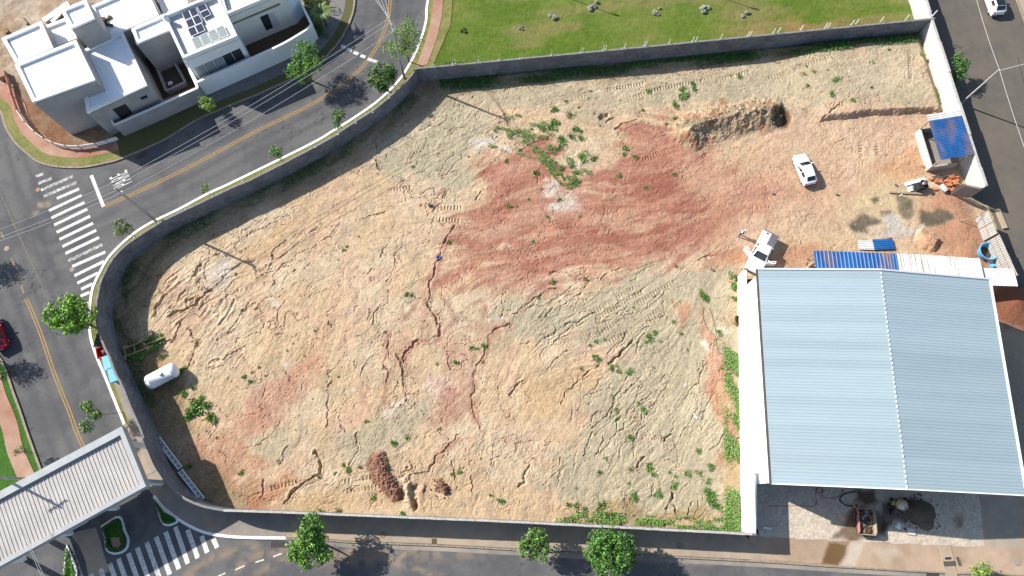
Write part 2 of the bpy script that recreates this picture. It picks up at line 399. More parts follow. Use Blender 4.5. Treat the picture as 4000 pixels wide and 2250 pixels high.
# ------------------------------------------------------------------ the large ground, streets, kerbs
g0 = MB(); g0.add([(-3000, -3000, -0.85), (3000, -3000, -0.85), (3000, 3000, -0.85), (-3000, 3000, -0.85)], [(0, 1, 2, 3)])
struct('ground', g0, M_earth)

KERB = T(1, 0, [(1722, 0), (1700, 220), (1620, 480), (1500, 710), (1420, 820), (1340, 905), (1200, 1030), (1000, 1170), (760, 1320), (540, 1448)]) \
     + T(0, 1, [(2340, 380), (2100, 490), (1800, 650), (1520, 785), (1340, 900), (1200, 1020), (1080, 1150), (1000, 1290), (930, 1440)]) \
     + T(0, 2, [(900, 170), (895, 350), (905, 500), (960, 680), (1040, 870), (1120, 1070), (1180, 1220), (1245, 1380)]) \
     + T(0, 3, [(1440, 470), (1545, 650), (1640, 770), (1790, 888), (1900, 955), (2060, 1025), (2300, 1065), (2574, 1078)]) \
     + T(1, 3, [(300, 1082), (730, 1098), (1000, 1118), (1800, 1148), (2574, 1190)]) \
     + T(2, 3, [(700, 1228), (1500, 1260), (2574, 1315)]) + T(3, 3, [(700, 1362), (1800, 1424), (2574, 1452)])
kerb_w = smooth_path([G(1735, -260)] + [G(*p) for p in KERB] + [G(4350, 2290)], 0.6)
def cut(path, a, b):
    """the stretch of a path between the places nearest to a and b"""
    a, b = Vector((a[0], a[1], 0)), Vector((b[0], b[1], 0))
    i = min(range(len(path)), key=lambda k: (Vector((path[k].x, path[k].y, 0))-a).length); j = min(range(len(path)), key=lambda k: (Vector((path[k].x, path[k].y, 0))-b).length)
    return path[min(i, j):max(i, j)+1]
street_poly = [(p.x, p.y) for p in kerb_w] + [tuple(G(4500, 2700)[:2]), tuple(G(2000, 2900)[:2]), tuple(G(-900, 2900)[:2]), tuple(G(-1100, 1000)[:2]), tuple(G(-1100, -500)[:2]), tuple(G(1400, -500)[:2])]
_ycl = [G(*q) for q in T(1, 0, [(1348, 0), (1322, 200), (1242, 420), (1100, 638), (900, 828), (700, 968), (400, 1130), (0, 1320)]) + T(0, 1, [(2000, 182), (1500, 428), (1060, 622), (500, 900)])]
_ywl = [G(*q) for q in T(0, 1, [(-60, 600), (40, 950), (195, 1370)]) + T(0, 2, [(262, 110), (420, 490), (520, 790), (618, 1050), (765, 1440)]) + T(0, 3, [(900, 320), (1200, 900)])]
def roadcol(X, Y):
    a, b, c, d = cvec(124, 123, 122, .62), cvec(108, 108, 110, .62), cvec(150, 138, 124, .62), cvec(86, 87, 90, .62)
    f = sstep(.35, .65, fbm(X/3, Y/3, 301, 5, .6))[..., None]; cc = a*(1-f)+b*f
    for path in (_ycl, _ywl):
        dd, tt = segdist(path, X, Y); w = sum(np.exp(-((dd-o)/.42)**2) for o in (1.1, 2.7)); m = (.42*np.clip(w, 0, 1)*(dd < 6)*(.4+1.1*fbm(tt/6, dd/.5, 302, 3)))[..., None]; cc = cc*(1-m)+d*m
    # dusty tyre arcs and washed-out soil along the south street
    for pts, w in ((T(0, 3, [(1900, 1449), (2150, 1250), (2574, 1150)]), .5), (T(0, 3, [(2300, 1449), (2500, 1280)]) + T(1, 3, [(300, 1170)]), .5), (T(1, 3, [(0, 1420), (300, 1280), (500, 1200)]), .4), (T(1, 3, [(760, 1160), (1100, 1180), (1500, 1200), (1800, 1190), (2200, 1175)]), 1.0), (T(1, 3, [(700, 1280), (1100, 1260), (1450, 1230)]), .8), (T(2, 3, [(100, 1235), (900, 1262), (2000, 1310)]) , .35), (T(1, 3, [(1400, 1330), (1700, 1400), (1850, 1440)]), .2)):
        dd, tt = segdist([G(*q) for q in pts], X+.5*(fbm(X, Y, 303)-.5), Y+.5*(fbm(X, Y, 304)-.5)); m = (.55*np.exp(-(dd/w)**2)*sstep(.3, .6, fbm(X/.8, Y/.8, 305, 4)))[..., None]; cc = cc*(1-m)+cvec(188, 164, 138, .6)*m
    q = G(175, 800); dd = np.hypot((X-q.x)/1.0, (Y-q.y)/.6)+.8*(fbm(X/.6, Y/.6, 306)-.5); m = (.8*(1-sstep(.4, .9, dd)))[..., None]; cc = cc*(1-m)+cvec(198, 176, 150, .6)*m
    q = G(130, 835); dd = np.hypot(X-q.x, Y-q.y)+.8*(fbm(X/.6, Y/.6, 307)-.5); m = (.6*(1-sstep(.2, .7, dd)))[..., None]; cc = cc*(1-m)+cvec(190, 168, 142, .6)*m
    for pts in ([(20, 560), (60, 700), (150, 900), (230, 1100)], [(70, 562), (130, 700), (210, 880)]):
        dd, tt = segdist([G(*q_) for q_ in pts], X, Y); m = (.5*np.exp(-(dd/.35)**2))[..., None]; cc = cc*(1-m)+d*m
    crack = np.exp(-(np.abs(fbm(X/4, Y/4, 308, 5)-.5)/.004)**2)*sstep(.5, .62, fbm(X/9, Y/9, 309, 2)); cc = cc*(1-.5*crack[..., None])
    return cc
street = painted('street', street_poly, 0.0, .22, roadcol, M_road, grow=True)

# wall line round the lot (top edge, surveyed at the height of its coping)
def wz(t): return t
WALL_NW = T(1, 0, [(1612, 692), (1555, 768), (1470, 858), (1370, 948), (1200, 1092), (1000, 1222), (850, 1322), (690, 1424)]) \
     + T(0, 1, [(2574, 335), (2350, 432), (2140, 532), (1900, 647), (1700, 742), (1550, 827), (1400, 922), (1250, 1032), (1130, 1162), (1055, 1290), (1010, 1400)]) \
     + T(0, 2, [(985, 60), (968, 170), (972, 300), (1000, 450), (1050, 590), (1100, 690), (1160, 850), (1230, 990), (1310, 1190), (1400, 1390)]) \
     + T(0, 3, [(1430, 20), (1485, 160), (1565, 335), (1685, 512), (1850, 665), (2050, 748), (2250, 788)])
_n = len(WALL_NW)
wall_nw_top = [G(x, y, 2.7 + 0.75*min(1, max(0, (i-14)/10))) for i, (x, y) in enumerate(WALL_NW)]
wall_nw = smooth_path(wall_nw_top, 0.4)
wall_s = [G(*T(0, 3, [(2250, 792)])[0], 3.5), G(*T(1, 3, [(300, 808)])[0], 3.5), G(*T(1, 3, [(2574, 903)])[0], 3.5), G(*T(2, 3, [(2440, 1030)])[0], 3.5)]
wall_s[0] = Vector((wall_nw[-1].x+0.05, wall_nw[-1].y, 3.5))
NCOR = G(*T(1, 0, [(1612, 690)])[0], 2.7)
ECOR = G(*T(3, 0, [(1650, 188)])[0], 2.7)
wall_n = [NCOR, G(*T(2, 0, [(1280, 478)])[0], 2.7), ECOR]
# east wall: plan line from the north-east corner southwards
E_END = G(*T(3, 1, [(2195, 425)])[0], 2.7)
EDIR = (E_END-ECOR); EDIR.z = 0; EDIR.normalize()
print('E wall', ECOR, E_END)

# verge between the white kerb and the wall
pre = cut(kerb_w, G(1735, -260), G(*T(0, 2, [(1245, 1380)])[0]))
vpoly = [p for p in offset(pre, 0.2)] + [Vector((p.x, p.y, 0)) for p in reversed(cut(wall_nw, wall_nw[0], G(*T(0, 2, [(1430, 1420)])[0], 3.4)))] + [G(1690, 262), G(1760, 100), G(1790, -260)]
struct('grass_verge', flat([(p.x, p.y) for p in vpoly], 0.11), M_verge)
path_n = GT(1, 0, [(1792, -600), (1785, 0), (1760, 220), (1695, 450), (1612, 672), (1722, 655), (1822, 390), (1868, 180), (1884, 0), (1890, -600)])
struct('footpath', flat([(p.x, p.y) for p in path_n], 0.145), M_conc_pink)
wpath = GT(0, 2, [(1100, 820), (1150, 950), (1250, 1225), (1345, 1440)]) + GT(0, 3, [(1440, 200), (1560, 500)])
wall_low = cut(wall_nw, G(*T(0, 2, [(1150, 830)])[0], 3.2), wall_nw[-1])
kerb_low = cut(kerb_w, G(*T(0, 3, [(1545, 650)])[0]), G(*T(1, 3, [(300, 1082)])[0]))
kerb_s = cut(kerb_w, G(*T(1, 3, [(300, 1082)])[0]), G(4350, 2290))
xy_ = lambda p: (p[0], p[1])
swpoly = wpath + offset(kerb_low, 0.2)[2:] + [Vector((p.x, p.y, 0)) for p in [wall_s[1]] + list(reversed(wall_low))]
struct('sidewalk', flat([(p.x, p.y) for p in swpoly], 0.14), M_conc_grey)
kb_ = cut(kerb_w, G(*T(0, 2, [(1040, 870)])[0]), G(*T(1, 3, [(300, 1082)])[0]))
struct('sidewalk', flat([(p.x, p.y) for p in offset(kb_, .05)] + [xy_(p) for p in [wall_s[1]] + list(reversed(wall_low))], 0.095), M_conc)
k_end = cut(kerb_s, kerb_s[0], G(*T(3, 3, [(0, 1320)])[0]))
ss = offset(k_end, 0.2) + [Vector((wall_s[3].x, wall_s[3].y, 0)), Vector((wall_s[2].x, wall_s[2].y, 0)), Vector((wall_s[1].x, wall_s[1].y, 0))]
struct('sidewalk', flat([(p.x, p.y) for p in ss], 0.14), M_conc)
kw1 = cut(kerb_w, G(1735, -260), G(*T(0, 2, [(1245, 1380)])[0]))
kw2 = cut(kerb_w, G(*T(0, 3, [(1545, 650)])[0]), G(*T(1, 3, [(300, 1082)])[0]))
struct('kerb', strip(kw1, 0.0, 0.27, -0.05, 0.15), M_kerbwhite)
struct('kerb', strip(kw2, 0.0, 0.27, -0.05, 0.165), M_kerbwhite)
struct('kerb', strip(kerb_s, 0.0, 0.16, -0.05, 0.17), M_kerb)
struct('gutter', strip(kerb_s, -0.45, -0.01, -0.05, 0.006), M_conc_grey)

# house side of the north-west street
HK = [(-260, 330), (-60, 400), (0, 437), (17, 492), (55, 556), (107, 605), (151, 637), (220, 655), (319, 658), (406, 643), (478, 623), (640, 553)] + T(0, 0, [(2000, 1212), (2400, 1040)]) + T(1, 0, [(0, 972), (330, 822), (600, 700), (735, 558), (865, 400), (962, 200), (1003, 0)]) + [(1398, -200)]
kerb_h = smooth_path([G(*p) for p in HK], 0.6)
hpoly = [p for p in offset(kerb_h, 0.2)] + [G(1300, -420), G(-700, -420), G(-700, 330)]
def lotcol(X, Y):
    f = sstep(.40, .62, fbm(X/4, Y/4, 3, 5, .6))[..., None]; g = sstep(.5, .7, fbm(X/1.5, Y/1.5, 6, 4))[..., None]
    q = G(170, 480); m = (1-sstep(3, 9, np.hypot(X-q.x, Y-q.y)+3*(fbm(X/2, Y/2, 8)-.5)))[..., None]
    cc = cvec(188, 160, 134)*(1-f)+cvec(208, 190, 168)*f; cc = cc*(1-m)+cvec(150, 112, 88)*m; cc = cc*(1-.6*g)+cvec(170, 146, 118)*.6*g
    return cc*(.62+.76*fbm(X*1.6, Y*1.6, 9, 4, .65)[..., None])
hl_edge = [(p.x, p.y) for p in hpoly]
painted('house_lots_ground', hl_edge, 0.12, 0.22, lotcol, M_soil, lambda X, Y: .10+(.16*(fbm(X/.7, Y/.7, 12, 4, .6)-.5)+.25*(fbm(X/3, Y/3, 13)-.4))*sstep(3.2, 4.6, segdist([(p.x, p.y) for p in kerb_h[::5]], X, Y)[0])*(Y > G(300, 560).y)*(X < G(470, 480).x))
struct('kerb', strip(kerb_h, 0.0, 0.24, -0.05, 0.15), M_kerb)
corner = cut(kerb_h, G(-60, 400), G(470, 625))
side = cut(kerb_h, G(470, 625), G(1390, -200))
struct('grass_strip', strip(corner, 0.26, 1.35, 0.0, 0.145), M_verge)
struct('footpath', strip(corner, 1.35, 2.95, 0.0, 0.16), M_conc_pink)
struct('grass_strip', strip(side, 0.26, 1.25, 0.0, 0.145), M_verge_dark)
struct('grass_strip', strip(cut(side, G(470, 625), G(800, 470)), 1.25, 4.2, 0.0, 0.14), M_verge_dark)
M_mosaic = nmat('mosaic_pavement', (0.20, 0.19, 0.18, 1), (0.12, 0.115, 0.11, 1), 6.0, rough=0.9, bump=0.02, bscale=12)
struct('stone_pavement', strip(cut(side, G(800, 470), G(1390, -200)), 1.25, 3.25, 0.0, 0.15), M_mosaic)

# far side of the west street (left edge of the picture)
lk = GT(0, 2, [(-30, 640), (35, 730), (90, 860), (150, 1040), (210, 1200), (290, 1440)]) + GT(0, 3, [(350, 160), (420, 350), (520, 620)])
lk = [G(-60, 1290)] + lk
lkerb = smooth_path(lk, 0.6)
lk_out = [Vector((p.x, p.y, 0)) for p in lkerb]
lp = [p for p in lk_out] + [G(-700, 2300), G(-700, 1290)]
struct('grass_verge', flat([(p.x, p.y) for p in lp], 0.10), M_lushgrass)
struct('kerb', strip(lkerb, -0.02, -0.26, -0.05, 0.15), M_kerb)
struct('footpath', strip(smooth_path(GT(0, 2, [(-60, 900), (0, 1110), (60, 1250), (120, 1420)]) + GT(0, 3, [(160, 160), (270, 430), (400, 700)]), .6), 0.75, -0.85, 0.0, 0.14), M_conc_pink)

# lawn beyond the north wall
lawn = [G(*T(1, 0, [(1718, 660)])[0]), G(*T(1, 0, [(1885, 180)])[0]), G(1735, -500)]
lawn_poly = [(p.x, p.y) for p in [G(*q) for q in T(1, 0, [(1722, 656), (1822, 390), (1868, 180), (1884, 0), (1890, -900)])]] + [(ECOR.x-EDIR.x*25, ECOR.y-EDIR.y*25), (ECOR.x, ECOR.y), (NCOR.x, NCOR.y)]
def lawncol(X, Y):
    a, b, c, d = cvec(118, 142, 56, .53), cvec(138, 152, 78, .53), cvec(170, 154, 106, .53), cvec(98, 132, 46, .53)
    u = X*math.cos(R(5.5))+Y*math.sin(R(5.5)); v = -X*math.sin(R(5.5))+Y*math.cos(R(5.5))
    f = .6*sstep(.3, .7, fbm(u/7, v/3, 5))[..., None]
    g = sstep(.52, .72, fbm(u/9+3, v/4, 21)+0.10*np.sin(v*2.6))[..., None]
    e = sstep(1.6, 0.2, np.abs(v-(v.min()*0+segdist([NCOR, wall_n[1], ECOR], X, Y)[0]*0)))*0
    h = sstep(.45, .7, fbm(u/4-8, v/4, 31))[..., None]
    dw = segdist([NCOR, ECOR], X, Y)[0]
    dirt = (np.exp(-((X-36)/9)**2-((dw-1.8)/2.2)**2)*sstep(.3, .6, fbm(X/3, Y/1.5, 4)))[..., None]
    cc = a*(1-f)+b*f; cc = cc*(1-.55*h)+d*.55*h; cc = cc*(1-.5*g)+c*.5*g; cc = cc*(1-.8*dirt)+cvec(190, 150, 108, .52)*.8*dirt
    nn = 0.74+0.52*fbm(u*1.6, v*3.2, 8, 4, .65)[..., None]
    return cc*nn
painted('lawn', lawn_poly, 0.06, 0.22, lawncol, M_soil)

# east street, half a metre lower
e0 = Vector((ECOR.x, ECOR.y, 0)) - EDIR*40; e1 = Vector((ECOR.x, ECOR.y, 0)) + EDIR*62
perp = Vector((-EDIR.y, EDIR.x, 0)); perp = perp if perp.x > 0 else -perp
est = [e0+perp*0.05, e1+perp*0.05, e1+perp*60, e0+perp*60]
struct('east_street', sheet_top([(p.x, p.y) for p in est], -0.5), M_asphalt_e)
ek = T(3, 0, [(2470, -60), (2520, 80), (2576, 230)])
ekp = [G(*p, -0.5) for p in ek]; ed = (ekp[-1]-ekp[0]).normalized(); ekp = [ekp[0]-ed*20, ekp[-1]+ed*40]
ekp = [Vector((p.x, p.y, 0)) for p in ekp]
struct('kerb', strip(ekp, 0.0, 0.25, -0.55, -0.36), M_kerb)
struct('sidewalk', strip(ekp, 0.25, 14, -0.55, -0.38), M_conc)
# ------------------------------------------------------------------ the bare lot
WH_NW = G(2905, 1084, 2.0)
def xy(p): return (p[0], p[1])
wh_w0 = G(2881, 1125, 0.0); wh_w1 = G(2908, 1687, 0.0)      # foot of the warehouse's west wall
wd = (wh_w1-wh_w0).normalized()
WH_A = wh_w0 - wd*1.3                                        # north-west foot
WH_S = Vector((wall_s[3].x, wall_s[3].y, 0))
lot_poly = [xy(p) for p in wall_nw] + [xy(wall_s[1]), xy(wall_s[2]), xy(wall_s[3])] + [(WH_A.x+0.25, WH_A.y-0.2)] + [xy(G(3450, 1085)), xy(G(3880, 1110)), xy(G(3985, 1112)), xy(G(3872, 800)), xy(E_END), xy(ECOR), xy(wall_n[1]), xy(NCOR)]
RES = 0.125
def P2(c, r, pts): return [xy(G(*q)) for q in T(c, r, pts)]
gullies = [  # path, half width, depth
 (P2(1, 1, [(1990, 840), (1920, 950), (1870, 1080), (1830, 1170), (1800, 1290), (1765, 1400)]) + P2(1, 2, [(1750, 20), (1720, 150), (1830, 280), (1850, 420), (1830, 510), (1600, 550), (1540, 600), (1500, 700), (1470, 750)]), .22, .26),
 (P2(1, 2, [(2576, 370), (2400, 410), (2340, 500), (2360, 570), (2300, 680), (2240, 780), (2190, 900), (2190, 1000), (2180, 1250), (2240, 1400)]), .20, .24),
 (P2(1, 2, [(1420, 650), (1470, 800), (1500, 950), (1510, 1130)]), .16, .34),
 (P2(1, 2, [(740, 250), (748, 400)]), .12, .22), (P2(1, 2, [(725, 830), (752, 950), (730, 1050), (740, 1250), (715, 1400)]), .14, .26),
 (P2(1, 2, [(1310, 430), (1330, 520), (1320, 650), (1300, 800), (1330, 870), (1290, 950)]), .14, .24),
 (P2(1, 2, [(1235, 180), (1170, 370)]), .16, .38), (P2(1, 2, [(1130, 240), (1125, 340)]), .10, .25),
 (P2(1, 3, [(1000, 0), (1025, 150), (1010, 250), (930, 340)]), .15, .28),
 (P2(1, 3, [(600, 200), (645, 260), (650, 330), (640, 430), (480, 520), (400, 590), (300, 720)]), .22, .42),
 (P2(1, 3, [(2030, 40), (2000, 110), (1900, 200), (1800, 270), (1740, 390), (1480, 460)]), .18, .26),
 (P2(1, 3, [(1590, 560), (1585, 640), (1600, 770)]), .55, .95),
 (P2(1, 3, [(1560, 300), (1530, 400), (1460, 440)]), .12, .22), (P2(1, 3, [(1970, 260), (1990, 480), (2000, 560)]), .12, .25),
 (P2(1, 3, [(2170, 430), (2200, 540), (2180, 640)]), .12, .22), (P2(1, 3, [(70, 480), (60, 620), (0, 700)]), .12, .22),
 (P2(1, 3, [(320, 140), (250, 220), (240, 340)]), .12, .22), (P2(1, 3, [(1690, 560), (1680, 610)]), .2, .4),
 (P2(2, 2, [(480, 0), (300, 60), (120, 180), (0, 290)]), .18, .30), (P2(2, 2, [(1260, 220), (1190, 270), (1080, 310)]), .1, .2),
 (P2(2, 2, [(870, 770), (720, 900), (640, 980), (520, 1050), (500, 1180)]), .14, .26),
 (P2(2, 2, [(1240, 970), (1150, 1010), (1110, 1090), (1060, 1180)]), .13, .28), (P2(2, 2, [(1240, 1340), (1150, 1420), (1060, 1460)]), .18, .38),
 (P2(2, 2, [(720, 930), (690, 1060), (660, 1250)]), .12, .2), (P2(2, 2, [(1210, 540), (1070, 680), (980, 770)]), .22, .42),
 (P2(2, 2, [(470, 690), (380, 790), (280, 900)]), .14, .28), (P2(2, 2, [(840, 490), (700, 560), (500, 670)]), .10, .2),
 (P2(2, 2, [(90, 940), (30, 1010), (-20, 1060)]), .2, .45), (P2(2, 2, [(1010, 1220), (940, 1290), (820, 1400)]), .12, .22),
 (P2(2, 2, [(440, 380), (430, 470), (330, 590), (270, 760)]), .10, .16),
 (P2(2, 3, [(190, 330), (130, 430), (120, 520), (60, 560)]), .16, .34), (P2(2, 3, [(815, 0), (780, 100), (720, 230)]), .12, .22),
 (P2(2, 3, [(920, 50), (880, 180), (840, 270)]), .12, .24), (P2(2, 3, [(1600, 610), (1595, 680), (1650, 760), (1640, 830)]), .2, .42),
 (P2(2, 3, [(1570, 760), (1550, 830), (1600, 850)]), .14, .3), (P2(2, 3, [(1780, 730), (1770, 860)]), .1, .22), (P2(2, 3, [(1860, 700), (1870, 760), (1850, 860)]), .1, .24),
 (P2(2, 3, [(1980, 780), (1950, 840)]), .1, .2), (P2(2, 3, [(640, 220), (640, 330), (620, 430)]), .1, .2), (P2(2, 3, [(1320, 250), (1260, 350)]), .2, .35),
 (P2(2, 3, [(1600, 10), (1550, 110)]), .25, .4), (P2(2, 3, [(100, 60), (180, 200), (220, 320)]), .1, .2),
 (P2(0, 2, [(2120, 20), (1960, 170), (1760, 240), (1690, 290)]), .22, .42), (P2(0, 2, [(1690, 60), (1600, 160), (1540, 280)]), .25, .45),
 (P2(0, 2, [(1900, 420), (1990, 520), (1960, 640), (1890, 780)]), .16, .25), (P2(0, 2, [(1800, 340), (1770, 440), (1740, 540)]), .16, .25),
 (P2(0, 2, [(2480, 600), (2280, 700), (2100, 750)]), .14, .22), (P2(0, 2, [(2576, 150), (2400, 260)]), .14, .25),
 (P2(0, 1, [(2200, 1100), (2000, 1250), (1900, 1400)]), .18, .3), (P2(0, 1, [(2500, 1150), (2330, 1250), (2150, 1420)]), .14, .25),
 (P2(1, 1, [(300, 990), (190, 1060), (140, 1200), (110, 1270)]), .16, .3), (P2(1, 1, [(280, 1200), (200, 1310), (150, 1420)]), .16, .3),
 (P2(1, 1, [(1210, 0), (1200, 130), (1260, 260)]), .14, .3), (P2(1, 1, [(1560, 90), (1540, 160)]), .1, .2),
 (P2(1, 1, [(2100, 300), (1990, 380), (1870, 560), (1790, 660), (1780, 790), (1740, 900)]), .12, .2),
 (P2(1, 1, [(1460, 1040), (1400, 1140), (1390, 1230), (1330, 1400)]), .14, .24), (P2(1, 1, [(1310, 1020), (1270, 1130)]), .1, .22),
 (P2(1, 1, [(2010, 90), (1870, 220)]), .1, .2), (P2(1, 1, [(2290, 280), (2330, 430), (2220, 550)]), .14, .2),
 (P2(1, 1, [(1320, 690), (1180, 720), (1010, 770)]), .1, .18), (P2(1, 1, [(960, 850), (920, 900)]), .1, .2),
 (P2(2, 1, [(180, 1370), (160, 1300), (400, 1290), (900, 1350), (1000, 1290), (1400, 1230)]), .14, .2),
 (P2(2, 1, [(1010, 880), (960, 935)]), .1, .16), (P2(2, 1, [(2060, 1100), (1900, 1170), (1790, 1180)]), .1, .18),
 (P2(2, 0, [(1280, 1190), (1150, 1240), (1040, 1290)]), .2, .3), (P2(2, 0, [(960, 1140), (890, 1180)]), .3, .4), (P2(2, 0, [(1020, 1180), (950, 1220)]), .2, .3),
 (P2(3, 0, [(240, 810), (200, 880), (190, 960)]), .1, .2), (P2(3, 0, [(690, 1090), (600, 1150)]), .2, .35), (P2(3, 0, [(910, 1280), (915, 1400)]), .1, .12),
]
_gr = random.Random(31)
scrapes = []
for d_ in (4.6, 5.2, 6.1, 6.9, 7.8, 8.6, 9.7, 10.6, 11.8, 12.9, 14.2):        # scraper arcs sweeping round the western end
    arc = offset(cut(wall_nw, G(560, 930, 2.7), G(380, 1300, 3.2)), d_); a_ = _gr.randrange(0, max(1, len(arc)//3)); b_ = _gr.randrange(2*len(arc)//3, len(arc))
    scrapes.append(([xy(p) for p in arc[a_:b_:3]], _gr.uniform(.10, .18), _gr.uniform(.06, .14)))
def _sweep(n, box, a0, a1, l0, l1, w, d, seed):
    g_ = random.Random(seed)
    for _ in range(n):
        px, py = g_.uniform(box[0], box[2]), g_.uniform(box[1], box[3]); c_ = G(px, py); a_ = R(g_.uniform(a0, a1)); L_ = g_.uniform(l0, l1); bend = g_.uniform(-.25, .25)
        gullies.append(([(c_.x+math.cos(a_+bend*t)*L_*t*.5, c_.y+math.sin(a_+bend*t)*L_*t*.5) for t in (-1, -.5, 0, .5, 1)], g_.uniform(w*.5, w*1.3), g_.uniform(d*.25, d*.95)))
_sweep(26, (2150, 1120, 2720, 1330), 26, 38, 3, 9, .12, .18, 1); _sweep(34, (2300, 1330, 2830, 1750), 44, 66, 2, 5.5, .14, .24, 2); _sweep(16, (2150, 1600, 2700, 1950), 45, 75, 1.5, 4, .12, .22, 3)
_sweep(18, (1500, 430, 1950, 700), 25, 50, 1.5, 4.5, .10, .18, 4); _sweep(26, (2000, 270, 3000, 400), 4, 14, 2, 7, .10, .13, 5); _sweep(22, (700, 850, 1400, 1150), 25, 45, 2, 6, .12, .18, 6); _sweep(12, (1050, 1880, 1450, 1990), 6, 18, 3, 7, .12, .14, 7); _sweep(18, (1750, 850, 2750, 1080), 8, 28, 2, 6, .09, .10, 8); _sweep(26, (950, 1150, 2000, 1850), 50, 110, 1.2, 4, .10, .20, 9)
tracks = [P2(2, 2, a) for a in ([(820, 245), (1240, -10)], [(870, 300), (1300, 40)], [(1250, 160), (1620, -60)], [(1330, 320), (1620, 130)], [(1380, 350), (1700, 150)], [(870, 470), (1080, 330)], [(940, 560), (1180, 440)])] \
  + [P2(2, 0, a) for a in ([(690, 980), (990, 895)], [(1180, 995), (1500, 880)], [(1420, 900), (1900, 815)], [(1040, 890), (1330, 840)], [(620, 1020), (760, 990)], [(2080, 800), (2380, 720)])] \
  + [P2(3, 0, a) for a in ([(0, 790), (200, 735)], [(330, 690), (620, 590)], [(1390, 560), (1400, 840)])] + [P2(1, 3, a) for a in ([(880, 500), (1180, 455)], [(900, 600), (1240, 545)], [(100, 580), (420, 500)])] \
  + [P2(1, 1, a) for a in ([(1850, 650), (2080, 640)], [(1830, 755), (2060, 770)], [(1340, 470), (1560, 430)])] + [P2(3, 1, a) for a in ([(930, 0), (940, 130)], [(1100, 10), (1100, 120)])] + [P2(2, 1, a) for a in ([(1300, 160), (1560, 60)], [(1750, 260), (1950, 110)])]
heap_line = [xy(G(2690, 520)), xy(G(2760, 490)), xy(G(2860, 470)), xy(G(2960, 445)), xy(G(3012, 440))]
scarp = P2(3, 0, [(180, 1010), (520, 1215), (700, 1190), (860, 1170), (1000, 1140), (1200, 1150), (1450, 1130), (1800, 1120)])
clod = [xy(G(1478, 1790)), xy(G(1490, 1850)), xy(G(1520, 1900)), xy(G(1545, 1925))]
clod2 = [xy(G(1715, 1895)), xy(G(1735, 1912))]
FLOW = {}
def lic(N, cx, cy, steps):
    """smear a noise field along a direction field: scraper and wheel streaks"""
    ny, nx = N.shape; acc = N.copy()
    for sg in (1, -1):
        py, px = np.meshgrid(np.arange(ny, dtype=np.float32), np.arange(nx, dtype=np.float32), indexing='ij'); ox = oy = None
        for k in range(steps):
            iy = np.clip(np.rint(py).astype(np.int32), 0, ny-1); ix = np.clip(np.rint(px).astype(np.int32), 0, nx-1)
            dx, dy = cx[iy, ix], cy[iy, ix]
            px = px + sg*dx; py = py + sg*dy
            iy = np.clip(np.rint(py).astype(np.int32), 0, ny-1); ix = np.clip(np.rint(px).astype(np.int32), 0, nx-1)
            acc += N[iy, ix]*(1-k/steps)
    return (acc-acc.mean())/acc.std()
